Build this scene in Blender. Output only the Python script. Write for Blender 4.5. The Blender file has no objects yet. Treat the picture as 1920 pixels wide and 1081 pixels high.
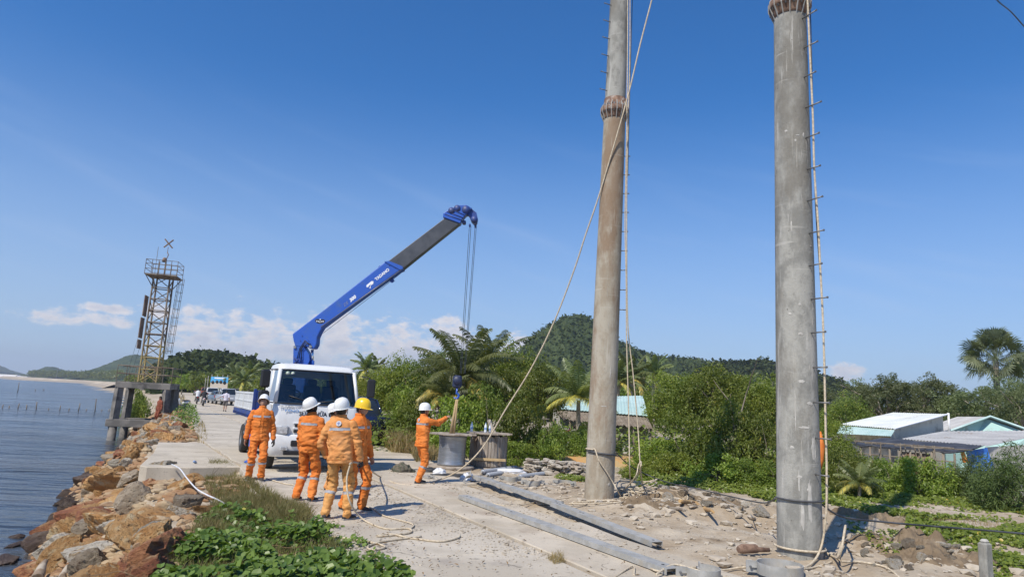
import bpy, math, random
import numpy as np
from mathutils import Vector, Matrix
R_ = math.radians
SC = bpy.context.scene
COL = SC.collection
# ---------------------------------------------------------------- camera
FPX = 1280.0; PITCH = R_(9.5); ROLL = R_(3.0); CH = 1.88
cp, sp, cr, sr = math.cos(PITCH), math.sin(PITCH), math.cos(ROLL), math.sin(ROLL)
cam_d = bpy.data.cameras.new('camera'); cam = bpy.data.objects.new('camera', cam_d); COL.objects.link(cam)
cam_d.sensor_width = 36; cam_d.lens = 24; cam_d.clip_start = 0.1; cam_d.clip_end = 20000
Rv = Vector((1,0,0)); Uv = Vector((0,-sp,cp)); Fv = Vector((0,cp,sp))
Xc = Rv*cr + Uv*sr; Yc = Uv*cr - Rv*sr
cam.matrix_world = Matrix(((Xc.x,Yc.x,-Fv.x,0),(Xc.y,Yc.y,-Fv.y,0),(Xc.z,Yc.z,-Fv.z,CH),(0,0,0,1)))
SC.camera = cam
# ---------------------------------------------------------------- light
SUN_EL = 50.0
sx, sy = -0.60, -0.80          # horizontal direction towards the sun
sunv = Vector((sx*math.cos(R_(SUN_EL)), sy*math.cos(R_(SUN_EL)), math.sin(R_(SUN_EL))))
sd = bpy.data.lights.new('sun', 'SUN'); sun = bpy.data.objects.new('sun', sd); COL.objects.link(sun)
sd.energy = 4.5; sd.angle = R_(0.5); sd.color = (1.0, 0.93, 0.82)
sun.rotation_euler = sunv.to_track_quat('Z', 'Y').to_euler()
W = bpy.data.worlds.new('World'); SC.world = W; W.use_nodes = True
nt = W.node_tree; N = nt.nodes; L = nt.links; N.clear()
out = N.new('ShaderNodeOutputWorld'); bg = N.new('ShaderNodeBackground'); L.new(bg.outputs[0], out.inputs[0])
sky = N.new('ShaderNodeTexSky'); sky.sky_type = 'NISHITA'; sky.sun_disc = False
sky.sun_elevation = R_(SUN_EL); sky.sun_rotation = math.atan2(sx, sy)
sky.air_density = 1.0; sky.dust_density = 0.3; sky.ozone_density = 4.0
bg.inputs['Strength'].default_value = 0.12
def nmath(nt, op, a, b=None, c=None, clamp=False):
    n = nt.nodes.new('ShaderNodeMath'); n.operation = op; n.use_clamp = clamp
    for i, v in enumerate((a, b, c)):
        if v is None: continue
        if isinstance(v, (int, float)): n.inputs[i].default_value = v
        else: nt.links.new(v, n.inputs[i])
    return n.outputs[0]
def maprange(nt, v, a, b, c=0.0, d=1.0, interp='SMOOTHSTEP'):
    n = nt.nodes.new('ShaderNodeMapRange'); n.interpolation_type = interp
    nt.links.new(v, n.inputs[0])
    for i, q in enumerate((a, b, c, d)): n.inputs[i+1].default_value = q
    return n.outputs[0]
def mixcol(nt, f, a, b, mode='MIX'):
    n = nt.nodes.new('ShaderNodeMix'); n.data_type = 'RGBA'; n.blend_type = mode
    for s, v in ((0, f), (6, a), (7, b)):
        if isinstance(v, (int, float)): n.inputs[s].default_value = v
        elif isinstance(v, (tuple, list)): n.inputs[s].default_value = (*v[:3], 1)
        else: nt.links.new(v, n.inputs[s])
    return n.outputs[2]
# clouds: low banks of cumulus far away, placed by compass direction and height angle
tc = N.new('ShaderNodeTexCoord'); sep = N.new('ShaderNodeSeparateXYZ'); L.new(tc.outputs['Generated'], sep.inputs[0])
az = nmath(nt, 'ARCTAN2', sep.outputs[0], sep.outputs[1]); el = nmath(nt, 'ARCSINE', sep.outputs[2])
azd = nmath(nt, 'MULTIPLY', az, 57.2958); eld = nmath(nt, 'MULTIPLY', el, 57.2958)
cb = N.new('ShaderNodeCombineXYZ'); L.new(nmath(nt, 'MULTIPLY', azd, 0.55), cb.inputs[0]); L.new(eld, cb.inputs[1])
def wnoise(scale, det, rough, off=0.0):
    n = N.new('ShaderNodeTexNoise'); n.inputs['Scale'].default_value = scale; n.inputs['Detail'].default_value = det
    n.inputs['Roughness'].default_value = rough
    ad = N.new('ShaderNodeVectorMath'); ad.operation = 'ADD'; L.new(cb.outputs[0], ad.inputs[0]); ad.inputs[1].default_value = (off, off*0.7, off)
    L.new(ad.outputs[0], n.inputs['Vector']); return n.outputs['Fac']
n1 = wnoise(0.55, 6, 0.62); n2 = wnoise(1.5, 5, 0.65, 9.3)
def blob(a0, e0, wa, we):
    da = nmath(nt, 'DIVIDE', nmath(nt, 'SUBTRACT', azd, a0), wa); de = nmath(nt, 'DIVIDE', nmath(nt, 'SUBTRACT', eld, e0), we)
    q = nmath(nt, 'ADD', nmath(nt, 'MULTIPLY', da, da), nmath(nt, 'MULTIPLY', de, de))
    return nmath(nt, 'SUBTRACT', 1.0, q)
mask = None
#            azimuth, elevation, half width, half height
for a in [(-22,2.2,5.5,4.3),(-24.5,4.0,2.6,2.6),(-19,3.6,3.4,3.4),(-14.5,2.8,5,4.4),(-9,3.0,4.5,4.2),(-5,3.6,3.6,3.4),(0.4,3.4,2.9,2.9),(-30.5,5.2,2.2,0.5),(-33,4.4,4.5,0.8),(-27.5,5.4,1.5,0.8),(26.2,3.7,1.5,0.9),(15.5,3.4,1.6,1.0)]:
    b = blob(*a); mask = b if mask is None else nmath(nt, 'MAXIMUM', mask, b)
dens = nmath(nt, 'ADD', mask, nmath(nt, 'MULTIPLY', nmath(nt, 'SUBTRACT', n1, 0.52), 4.6))
dens = nmath(nt, 'ADD', dens, nmath(nt, 'MULTIPLY', nmath(nt, 'SUBTRACT', n2, 0.5), 1.3))
cov = maprange(nt, dens, 0.0, 0.9)
lo = maprange(nt, eld, 0.4, 4.5)
cov = nmath(nt, 'MULTIPLY', cov, nmath(nt, 'MULTIPLY_ADD', lo, 0.45, 0.40))
# brightness of the tops: brighter where the cloud is thin above
br = maprange(nt, nmath(nt, 'ADD', dens, nmath(nt, 'MULTIPLY', nmath(nt, 'SUBTRACT', n2, 0.5), -2.5)), 0.2, 1.6, 1.0, 0.0)
ccol = mixcol(nt, br, (4.7, 4.75, 5.4), (7.2, 6.7, 6.6))
# thin high veil in mid sky on the left
cb2 = N.new('ShaderNodeCombineXYZ'); L.new(nmath(nt, 'MULTIPLY', nmath(nt,'ADD',azd,eld), 0.05), cb2.inputs[0]); L.new(nmath(nt, 'MULTIPLY', nmath(nt,'SUBTRACT',eld,nmath(nt,'MULTIPLY',azd,-0.25)), 0.28), cb2.inputs[1])
nv = N.new('ShaderNodeTexNoise'); nv.inputs['Scale'].default_value = 1.4; nv.inputs['Detail'].default_value = 4; L.new(cb2.outputs[0], nv.inputs['Vector'])
veil = nmath(nt, 'MULTIPLY', maprange(nt, nv.outputs['Fac'], 0.48, 0.75), maprange(nt, eld, 26, 8))
hsv = N.new('ShaderNodeHueSaturation'); hsv.inputs['Saturation'].default_value = 1.22; L.new(mixcol(nt, 1.0, sky.outputs[0], (0.92, 1.0, 1.15), 'MULTIPLY'), hsv.inputs['Color'])
skyc = mixcol(nt, nmath(nt, 'MULTIPLY', veil, 0.16), hsv.outputs[0], (5.2, 6.0, 7.6))
skyc = mixcol(nt, maprange(nt, eld, 26, 0, 0.0, 0.72), skyc, (3.2, 4.2, 6.0))
skyc = mixcol(nt, cov, skyc, ccol)
L.new(skyc, bg.inputs[0])
SC.view_settings.view_transform = 'Standard'; SC.view_settings.look = 'None'
SC.view_settings.exposure = 0.12; SC.view_settings.gamma = 1.0; SC.view_settings.use_curve_mapping = False
SC.render.engine = 'CYCLES'
try:
    SC.cycles.max_bounces = 8; SC.cycles.volume_bounces = 0; SC.cycles.transparent_max_bounces = 12; SC.cycles.volume_step_rate = 10
except Exception: pass

# ---------------------------------------------------------------- pixel helpers (photo pixel -> place)
def ray(x, y):
    u = x-960.0; v = 540.5-y
    a = u*cr - v*sr; b = u*sr + v*cr
    return Vector((a/FPX, cp - b/FPX*sp, sp + b/FPX*cp))
def G(x, y, z=0.0):
    d = ray(x, y); t = (z-CH)/d.z
    return Vector((d.x*t, d.y*t, z))
def PY(x, y, Y):
    d = ray(x, y); t = Y/d.y
    return Vector((d.x*t, Y, CH + d.z*t))
# ---------------------------------------------------------------- mesh helpers
RNG = np.random.default_rng(7)
def _hash(ix, iy, iz, s):
    h = (ix*374761393 + iy*668265263 + iz*1274126177 + s*974634777) & 0xffffffff
    h = ((h ^ (h >> 13))*1274126177) & 0xffffffff
    h = h ^ (h >> 16)
    return (h & 0xffffff)/16777215.0
def vnoise(p, s=0):
    p = np.asarray(p, float); i = np.floor(p).astype(np.int64); f = p-i; f = f*f*(3-2*f)
    r = 0
    for dx in (0, 1):
        wx = f[:, 0] if dx else 1-f[:, 0]
        for dy in (0, 1):
            wy = f[:, 1] if dy else 1-f[:, 1]
            for dz in (0, 1):
                wz = f[:, 2] if dz else 1-f[:, 2]
                r = r + wx*wy*wz*_hash(i[:, 0]+dx, i[:, 1]+dy, i[:, 2]+dz, s)
    return r
def fbm(p, o=4, s=0, g=0.5):
    p = np.asarray(p, float); r = 0; a = 1; t = 0
    for k in range(o):
        r = r + a*(vnoise(p*(2**k), s+k)-0.5); t += a; a *= g
    return r/t*2
def rotz(a):
    c, s = math.cos(a), math.sin(a); return np.array(((c,-s,0),(s,c,0),(0,0,1)))
def link(name, me, mt=None, parent=None):
    o = bpy.data.objects.new(name, me); COL.objects.link(o)
    if mt is not None:
        for m in (mt if isinstance(mt, (list, tuple)) else [mt]): me.materials.append(m)
    if parent is not None: o.parent = parent
    return o
class MB:
    def __init__(s): s.v = []; s.f = []; s.m = []; s.sm = []; s.n = 0; s.cm = 0; s.cs = False
    def add(s, vs, fs):
        b = s.n; vs = [tuple(map(float, q)) for q in vs]
        s.v += vs; s.n += len(vs)
        for f in fs: s.f.append(tuple(i+b for i in f)); s.m.append(s.cm); s.sm.append(s.cs)
        return s
    def quad(s, a, b, c, d): return s.add((a, b, c, d), ((0, 1, 2, 3),))
    def box(s, c, size, rz=0, M=None, bev=0):
        hx, hy, hz = size[0]/2, size[1]/2, size[2]/2
        Mx = Matrix.Rotation(rz, 3, 'Z') if M is None else M
        c = Vector(c)
        if bev <= 0:
            vs = [c + Mx @ Vector((x*hx, y*hy, z*hz)) for z in (-1, 1) for x, y in ((-1,-1),(1,-1),(1,1),(-1,1))]
            return s.add(vs, ((3,2,1,0),(4,5,6,7),(0,1,5,4),(1,2,6,5),(2,3,7,6),(3,0,4,7)))
        bev = min(bev, hx*.9, hy*.9, hz*.9)
        ring = []
        for z, q in ((-hz, bev), (-hz+bev, 0), (hz-bev, 0), (hz, bev)):
            X = hx-q; Yy = hy-q; e = bev if q == 0 else bev*0.5
            for x, y in ((-X+e,-Yy),(X-e,-Yy),(X,-Yy+e),(X,Yy-e),(X-e,Yy),(-X+e,Yy),(-X,Yy-e),(-X,-Yy+e)):
                ring.append(c + Mx @ Vector((x, y, z)))
        fs = []
        for k in range(3):
            for i in range(8):
                j = (i+1) % 8; fs.append((k*8+i, k*8+j, k*8+8+j, k*8+8+i))
        fs.append(tuple(range(7, -1, -1))); fs.append(tuple(range(24, 32)))
        return s.add(ring, fs)
    def tube(s, pts, r, n=8, cap=True, closed=False):
        pts = [Vector(p) for p in pts]; k = len(pts)
        if not hasattr(r, '__len__'): r = [r]*k
        vs = []; fs = []; up = None
        for i, p in enumerate(pts):
            if closed: t = pts[(i+1) % k]-pts[i-1]
            else: t = pts[min(i+1, k-1)]-pts[max(i-1, 0)]
            if t.length < 1e-9: t = Vector((0,0,1))
            t.normalize()
            if up is None:
                up = Vector((0,0,1)) if abs(t.z) < .9 else Vector((1,0,0))
            a = up - t*up.dot(t)
            if a.length < 1e-6: a = t.orthogonal()
            a.normalize(); b = t.cross(a); up = a
            for j in range(n):
                th = 2*math.pi*j/n; vs.append(p + (a*math.cos(th) + b*math.sin(th))*r[i])
        for i in range(k if closed else k-1):
            i2 = (i+1) % k
            for j in range(n):
                j2 = (j+1) % n; fs.append((i*n+j, i*n+j2, i2*n+j2, i2*n+j))
        cs = s.cs; s.cs = n > 5; b0 = s.n; s.add(vs, fs); s.cs = cs
        if cap and not closed:
            s.f.append(tuple(b0+j for j in range(n-1, -1, -1))); s.m.append(s.cm); s.sm.append(False)
            s.f.append(tuple(b0+(k-1)*n+j for j in range(n))); s.m.append(s.cm); s.sm.append(False)
        return s
    def lathe(s, prof, c=(0,0,0), n=32, M=None, smooth=True):
        c = Vector(c); Mx = M or Matrix.Identity(3); k = len(prof); vs = []; fs = []
        for r, z in prof:
            for j in range(n):
                th = 2*math.pi*j/n; vs.append(c + Mx @ Vector((r*math.cos(th), r*math.sin(th), z)))
        for i in range(k-1):
            for j in range(n):
                j2 = (j+1) % n; fs.append((i*n+j, i*n+j2, (i+1)*n+j2, (i+1)*n+j))
        cs = s.cs; s.cs = smooth; s.add(vs, fs); s.cs = cs
        return s
    def prism(s, poly, o, ax, ay, th):
        # polygon in the plane (ax, ay) extruded along ax x ay
        o = Vector(o); ax = Vector(ax); ay = Vector(ay); nz = ax.cross(ay).normalized()*th; n = len(poly)
        a = [o + ax*x + ay*y for x, y in poly]; b = [p + nz for p in a]
        fs = [tuple(range(n-1, -1, -1)), tuple(range(n, 2*n))] + [(i, (i+1) % n, n+(i+1) % n, n+i) for i in range(n)]
        return s.add(a+b, fs)
    def build(s, name, mt, parent=None, world=False, smooth=None):
        me = bpy.data.meshes.new(name); me.from_pydata(s.v, [], s.f); 
        ob = link(name, me, mt, parent)
        if len(set(s.m)) > 1 or (s.m and s.m[0]): me.polygons.foreach_set('material_index', s.m)
        me.polygons.foreach_set('use_smooth', [bool(smooth)]*len(s.f) if smooth is not None else s.sm)
        if world and parent is not None:
            Mi = Matrix.LocRotScale(parent.location, parent.rotation_euler, parent.scale).inverted(); me.transform(Mi)
        me.update(); return ob
def fastmesh(name, V, F, mt=None, parent=None, smooth=False, attr=None, nolink=False):
    """V (N,3) array, F (M,k) array"""
    me = bpy.data.meshes.new(name); V = np.ascontiguousarray(V, np.float32); F = np.ascontiguousarray(F, np.int32)
    me.vertices.add(len(V)); me.vertices.foreach_set('co', V.ravel())
    m, k = F.shape; me.loops.add(m*k); me.loops.foreach_set('vertex_index', F.ravel())
    me.polygons.add(m); me.polygons.foreach_set('loop_start', np.arange(0, m*k, k, dtype=np.int32))
    me.polygons.foreach_set('loop_total', np.full(m, k, np.int32)); me.polygons.foreach_set('use_smooth', np.full(m, smooth))
    me.update(calc_edges=True)
    if attr is not None:
        a = me.attributes.new('tone', 'FLOAT', 'POINT'); a.data.foreach_set('value', np.ascontiguousarray(attr, np.float32))
    if nolink:
        if mt: me.materials.append(mt)
        return me
    return link(name, me, mt, parent)
def tag(o, label=None, cat=None, group=None, kind=None):
    if label: o['label'] = label
    if cat: o['category'] = cat
    if group: o['group'] = group
    if kind: o['kind'] = kind
    return o
def thing(name, label, cat, loc=(0,0,0), rz=0, group=None):
    o = bpy.data.objects.new(name, None); COL.objects.link(o); o.empty_display_size = 0.1
    o.location = loc; o.rotation_euler = (0,0,rz); return tag(o, label, cat, group)
def dup(root, loc=None, rz=None, label=None, scale=None, group=None):
    r = root.copy(); COL.objects.link(r)
    if loc is not None: r.location = loc
    if rz is not None: r.rotation_euler = (0,0,rz)
    if scale is not None: r.scale = scale if hasattr(scale, '__len__') else (scale,)*3
    if label: r['label'] = label
    if group: r['group'] = group
    for ch in list(root.children):
        c = ch.copy(); COL.objects.link(c); c.parent = r
        for g in list(ch.children):
            d = g.copy(); COL.objects.link(d); d.parent = c
    return r
# ---------------------------------------------------------------- materials
def MAT(name, col, rough=0.6, metal=0.0, col2=None, scale=4.0, thr=(0.35, 0.65), det=5, bump=0.0, bscale=20.0, spec=None, col3=None, scale3=1.0, thr3=(0.5,0.7), stretch=None, rvar=0.0, objrand=0.0, coat=0.0):
    m = bpy.data.materials.new(name); m.use_nodes = True; nt = m.node_tree; b = nt.nodes['Principled BSDF']
    b.inputs['Base Color'].default_value = (*col, 1); b.inputs['Roughness'].default_value = rough; b.inputs['Metallic'].default_value = metal
    if spec is not None: b.inputs['Specular IOR Level'].default_value = spec
    if coat: b.inputs['Coat Weight'].default_value = coat; b.inputs['Coat Roughness'].default_value = 0.1
    t = nt.nodes.new('ShaderNodeTexCoord'); vec = t.outputs['Object']
    if objrand:
        oi = nt.nodes.new('ShaderNodeObjectInfo'); ad = nt.nodes.new('ShaderNodeVectorMath'); ad.operation = 'MULTIPLY_ADD'
        cb = nt.nodes.new('ShaderNodeCombineXYZ')
        for i in range(3): nt.links.new(oi.outputs['Random'], cb.inputs[i])
        nt.links.new(cb.outputs[0], ad.inputs[0]); ad.inputs[1].default_value = (37, 53, 71); nt.links.new(vec, ad.inputs[2]); vec = ad.outputs[0]
    if stretch:
        mp = nt.nodes.new('ShaderNodeMapping'); mp.inputs['Scale'].default_value = stretch; nt.links.new(vec, mp.inputs[0]); vec = mp.outputs[0]
    def nz(sc, d=det, r=0.6):
        n = nt.nodes.new('ShaderNodeTexNoise'); n.inputs['Scale'].default_value = sc; n.inputs['Detail'].default_value = d; n.inputs['Roughness'].default_value = r
        nt.links.new(vec, n.inputs['Vector']); return n.outputs['Fac']
    c = None
    if col2 is not None:
        f = maprange(nt, nz(scale), *thr); c = mixcol(nt, f, col, col2)
        if rvar: nt.links.new(nmath(nt, 'MULTIPLY_ADD', f, rvar, rough), b.inputs['Roughness'])
    if col3 is not None: c = mixcol(nt, maprange(nt, nz(scale3, 6), *thr3), c if c is not None else col, col3)
    if objrand:
        v = nmath(nt, 'MULTIPLY_ADD', oi.outputs['Random'], objrand*2, 1-objrand)
        mm = nt.nodes.new('ShaderNodeVectorMath'); mm.operation = 'SCALE'
        if c is None: mm.inputs[0].default_value = col
        else: nt.links.new(c, mm.inputs[0])
        nt.links.new(v, mm.inputs['Scale']); c = mm.outputs[0]
    if c is not None: nt.links.new(c, b.inputs['Base Color'])
    if bump:
        bp = nt.nodes.new('ShaderNodeBump'); bp.inputs['Strength'].default_value = 1; bp.inputs['Distance'].default_value = bump
        nt.links.new(nz(bscale, 6, 0.65), bp.inputs['Height']); nt.links.new(bp.outputs[0], b.inputs['Normal'])
    return m
def LEAF(name, c1, c2, c3=None, rough=0.45, trans=0.35, spec=0.4):
    """leaf material: tone attribute per leaf picks the colour; some light passes through"""
    m = bpy.data.materials.new(name); m.use_nodes = True; nt = m.node_tree; b = nt.nodes['Principled BSDF']; o = nt.nodes['Material Output']
    at = nt.nodes.new('ShaderNodeAttribute'); at.attribute_name = 'tone'
    rp = nt.nodes.new('ShaderNodeValToRGB'); nt.links.new(at.outputs['Fac'], rp.inputs[0])
    rp.color_ramp.elements[0].color = (*c1, 1); rp.color_ramp.elements[0].position = 0.0
    rp.color_ramp.elements[1].color = (*c2, 1); rp.color_ramp.elements[1].position = 0.85 if c3 else 1.0
    if c3: e = rp.color_ramp.elements.new(0.97); e.color = (*c3, 1)
    oi = nt.nodes.new('ShaderNodeObjectInfo'); hs = nt.nodes.new('ShaderNodeHueSaturation')
    nt.links.new(nmath(nt, 'MULTIPLY_ADD', oi.outputs['Random'], 0.03, 0.485), hs.inputs['Hue'])
    nt.links.new(nmath(nt, 'MULTIPLY_ADD', oi.outputs['Random'], 0.5, 0.75), hs.inputs['Value'])
    nt.links.new(rp.outputs[0], hs.inputs['Color'])
    nt.links.new(hs.outputs[0], b.inputs['Base Color']); b.inputs['Roughness'].default_value = rough; b.inputs['Specular IOR Level'].default_value = spec
    tr = nt.nodes.new('ShaderNodeBsdfTranslucent'); mx = nt.nodes.new('ShaderNodeMixShader'); mx.inputs[0].default_value = trans
    yl = mixcol(nt, 1.0, hs.outputs[0], (1.5, 1.5, 0.6), 'MULTIPLY'); nt.links.new(yl, tr.inputs[0])
    nt.links.new(b.outputs[0], mx.inputs[1]); nt.links.new(tr.outputs[0], mx.inputs[2]); nt.links.new(mx.outputs[0], o.inputs[0])
    return m
# ================================================================ land, water, road
DX, DY = -0.457, 0.8895                 # along the road, away from the camera
OX, OY = 0.99, 8.48
def RS(s, t, z=0.0): return Vector((OX + DX*s + DY*t, OY + DY*s - DX*t, z))
ROADRZ = math.atan2(-DX, DY)            # turns +Y into the road direction
TY = [-60,-10,0,7.6,11.3,17,23.5,29,43,60,88,115,190,340,850,1500,3300,4300]
TX = [22,3.5,-1.1,-3.7,-5.3,-8.4,-11.9,-14.2,-20.8,-29.5,-45,-61,-104,-192,-480,-1090,-3000,-4000]
WZ = -1.75
def gz(x, y):
    x = np.atleast_1d(np.asarray(x, float)); y = np.atleast_1d(np.asarray(y, float))
    d = (np.interp(y, TY, TX) - x)*0.89
    p = np.stack([x, y, x*0], 1)
    s = (x-OX)*DX + (y-OY)*DY; t = (x-OX)*DY - (y-OY)*DX
    z = np.full(len(x), -0.07)
    right = np.clip((t-1.7)/0.8, 0, 1)
    near = np.clip((60-y)/20, 0, 1)
    z = z + near*right*(0.05 + 0.09*fbm(p*0.9, 4, 3) + 0.05*fbm(p*4, 4, 11) + .02*fbm(p*14, 2, 12))
    def mound(cx, cy, rx, ry, h, rot=0):
        c, q = math.cos(rot), math.sin(rot); dx = x-cx; dy = y-cy
        u = (dx*c+dy*q)/rx; v = (-dx*q+dy*c)/ry
        return h*np.exp(-(u*u+v*v))
    z = z + mound(3.9, 15.4, 1.6, .7, .22) + mound(5.6, 13.2, 2.2, .55, .18, -.25)*(1+1.2*fbm(p*3, 3, 21)) + mound(6.0, 10.6, .95, .7, .20)*(1+1.5*fbm(p*4, 3, 22)) - mound(5.4, 12.1, 1.4, .35, .12, -.2)
    z = z + mound(2.7, 13.6, 1.6, .5, .10)*(1+1.5*fbm(p*4, 3, 29))
    # lower ground further right and back
    z = z - np.clip((x-7)/14, 0, 1)*np.clip((y-12)/10, 0, 1)*0.5*np.clip((900-y)/400, 0, 1) - np.clip((t-5)/6, 0, 1)*np.clip((y-22)/8, 0, 1)*0.25*np.clip((900-y)/400, 0, 1)
    # slope to the sea on the left
    sl = np.clip(d, 0, 60)
    z = np.where(d > 0, -0.08 - 0.84*sl + 0.12*near*fbm(p*1.3, 3, 5), z)
    z = z - .30*near*np.clip(1.3-np.abs(s-10.6)/1.1, 0, 1)*np.clip((-2.5-t)/.3, 0, 1)*np.clip((-t < 5.2), 0, 1)
    sh = np.clip((d+2.2)/2.2, 0, 1)*(d <= 0)
    z = z - 0.05*sh + 0.05*sh*near*fbm(p*2, 3, 6)
    # sandy shore of the bay, far off
    far = np.clip((y-260)/200, 0, 1)
    z = np.where((d > -60) & (far > 0), z*(1-far) + far*np.clip(0.6-0.10*(d+20), -3.5, 2.4), z)
    z = np.where((d <= -60) & (far > 0), z*(1-far) + far*2.4, z)
    return np.maximum(z, -4.0)
def gz1(x, y): return float(gz([x], [y])[0])
def grade(a, b, step, lim, g=1.18):
    r = list(np.arange(a, b+1e-6, step)); q = step; hi = []
    v = b
    while v < lim: q *= g; v += q; hi.append(v)
    q = step; lo = []; v = a
    while v > -lim: q *= g; v -= q; lo.append(v)
    return np.array(lo[::-1] + r + hi)
gx = grade(-13, 13, 0.13, 3600, 1.2); gy = grade(3, 28, 0.13, 3600, 1.2); gy = gy[gy > -60]
XX, YY = np.meshgrid(gx, gy); nx, ny = len(gx), len(gy)
V = np.stack([XX.ravel(), YY.ravel(), gz(XX.ravel(), YY.ravel())], 1)
idx = np.arange(nx*ny).reshape(ny, nx)
F = np.stack([idx[:-1,:-1].ravel(), idx[:-1,1:].ravel(), idx[1:,1:].ravel(), idx[1:,:-1].ravel()], 1)
m_dirt = MAT('dirt', (0.37,0.295,0.205), 0.95, col2=(0.49,0.42,0.32), scale=0.9, thr=(0.38,0.62), det=8, col3=(0.24,0.175,0.11), scale3=1.7, thr3=(0.56,0.72), bump=0.03, bscale=14, spec=0.2)
tag(fastmesh('ground', V, F, m_dirt, smooth=True), kind='structure')
# ---- sea
m_sea = MAT('sea', (0.035,0.042,0.050), 0.14, col2=(0.075,0.078,0.078), scale=0.06, thr=(0.45,0.6), spec=0.5, stretch=(1,3.0,1))
nt = m_sea.node_tree; b = nt.nodes['Principled BSDF']
tcn = nt.nodes.new('ShaderNodeTexCoord')
def seanoise(sc, st, det=3, rot=0.3):
    mp = nt.nodes.new('ShaderNodeMapping'); mp.inputs['Scale'].default_value = st; mp.inputs['Rotation'].default_value = (0,0,rot); nt.links.new(tcn.outputs['Object'], mp.inputs[0])
    n = nt.nodes.new('ShaderNodeTexNoise'); n.inputs['Scale'].default_value = sc; n.inputs['Detail'].default_value = det; n.inputs['Roughness'].default_value = .6
    nt.links.new(mp.outputs[0], n.inputs['Vector']); return n.outputs['Fac']
a1 = seanoise(1.1, (1,2.6,1), 5); a2 = seanoise(0.25, (1,3.5,1), 3, 0.15); calm = seanoise(0.035, (1,2.5,1), 2, 0.1)
hgt = nmath(nt, 'ADD', nmath(nt, 'MULTIPLY', a1, 0.22), nmath(nt, 'MULTIPLY', a2, 0.9))
hgt = nmath(nt, 'MULTIPLY', hgt, maprange(nt, calm, 0.42, 0.62, 0.45, 1.0))
bp = nt.nodes.new('ShaderNodeBump'); bp.inputs['Strength'].default_value = 1.0; bp.inputs['Distance'].default_value = 0.75
nt.links.new(hgt, bp.inputs['Height']); nt.links.new(bp.outputs[0], b.inputs['Normal'])
mb = MB()
ys = [-60,0,10,20,30,45,60,90,120,190,340,850,1500,3300,4300]
for i in range(len(ys)-1):
    y0, y1 = ys[i], ys[i+1]
    f0, f1 = np.interp([y0, y1], TY, TX)
    mb.quad((-4400,y0,WZ), (f0+(1.5 if y0 < 300 else 20),y0,WZ), (f1+(1.5 if y1 < 300 else 20),y1,WZ), (-4400,y1,WZ))
tag(mb.build('sea_water', m_sea), kind='structure')
# ---- sandbar of pale sand along the far side of the bay
sb = MB(); m_sand = MAT('sand', (0.52,0.44,0.33), 0.95, col2=(0.40,0.33,0.24), scale=0.02, spec=0.1)
bY = [380,480,850,1200,1500,2300,3300]
for i in range(len(bY)-1):
    r = []
    for y in (bY[i], bY[i+1]):
        x = float(np.interp(y, TY, TX)); w = 6 + y*0.012
        r.append([Vector((x-w*.6, y-w*.3, WZ-.3)), Vector((x-w*.1, y, WZ+1.5+y*.0018)), Vector((x+w*1.2, y+w*.6, .5+y*.0018)), Vector((x+w*6, y+w*2, 0.2))])
    for k in range(2): sb.quad(r[0][k], r[0][k+1], r[1][k+1], r[1][k])
tag(sb.build('sand_beach', m_sand, smooth=True), kind='structure')
# ---- road of concrete slabs
m_conc = MAT('road_concrete', (0.45,0.395,0.31), 0.9, col2=(0.55,0.49,0.395), scale=0.7, thr=(0.4,0.6), det=8, col3=(0.36,0.315,0.26), scale3=1.1, thr3=(0.54,0.70), bump=0.006, bscale=45, spec=0.25)
m_strip = MAT('strip_concrete', (0.45,0.39,0.30), 0.9, col2=(0.55,0.48,0.375), scale=0.8, thr=(0.4,0.6), det=8, col3=(0.40,0.33,0.25), scale3=1.3, thr3=(0.55,0.68), bump=0.006, bscale=40, spec=0.25)
def slab(mb, pts, top=0.0, th=0.16, bev=0.012):
    n = len(pts); c = Vector((sum(p[0] for p in pts)/n, sum(p[1] for p in pts)/n))
    a = []; 
    for p in pts:
        q = Vector((p[0], p[1])); dv = (c-q); 
        if dv.length > 0: dv.normalize()
        a.append((q, q+dv*bev*1.4))
    vs = [(q.x, q.y, top-th) for q, _ in a] + [(q.x, q.y, top-bev) for q, _ in a] + [(w.x, w.y, top) for _, w in a]
    fs = [tuple(range(2*n, 3*n))]
    for i in range(n):
        j = (i+1) % n; fs.append((i, j, n+j, n+i)); fs.append((n+i, n+j, 2*n+j, 2*n+i))
    mb.add(vs, fs)
def leftedge(s):
    return float(np.interp(s, [-14,0,4,8,12,20,30,52,90,150,260], [-2.35,-2.45,-2.8,-2.8,-2.5,-2.9,-2.7,-1.6,-0.5,2.0,7]))
def rightwide(s):
    return float(np.interp(s, [9.6,12,18,30,60,100,260], [2.2,3.0,3.6,4.2,6.0,8,15]))
rd = MB(); st_ = MB(); g = 0.012
segs = [-14,-9.2,-4.1,1.0,6.0,11.1,16.0,21,27,33,40,48,54,62,72,86,105,130,170,220,260]
jl = lambda s: 0.0 + 0.012*math.sin(s*2.1)
for i in range(len(segs)-1):
    s0, s1 = segs[i], segs[i+1]
    gg = g if i != 11 else 0.05
    k = 5; L_ = []; R2 = []
    for q in range(k+1):
        s = s0+gg + (s1-s0-2*gg)*q/k
        w = 0.05*math.sin(s*3.3)+0.03*math.sin(s*8)
        L_.append(RS(s, leftedge(s)+w)); R2.append(RS(s, -0.045+jl(s)+.008*math.sin(s*9)))
    slab(rd, R2 + L_[::-1], 0.0)
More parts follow.
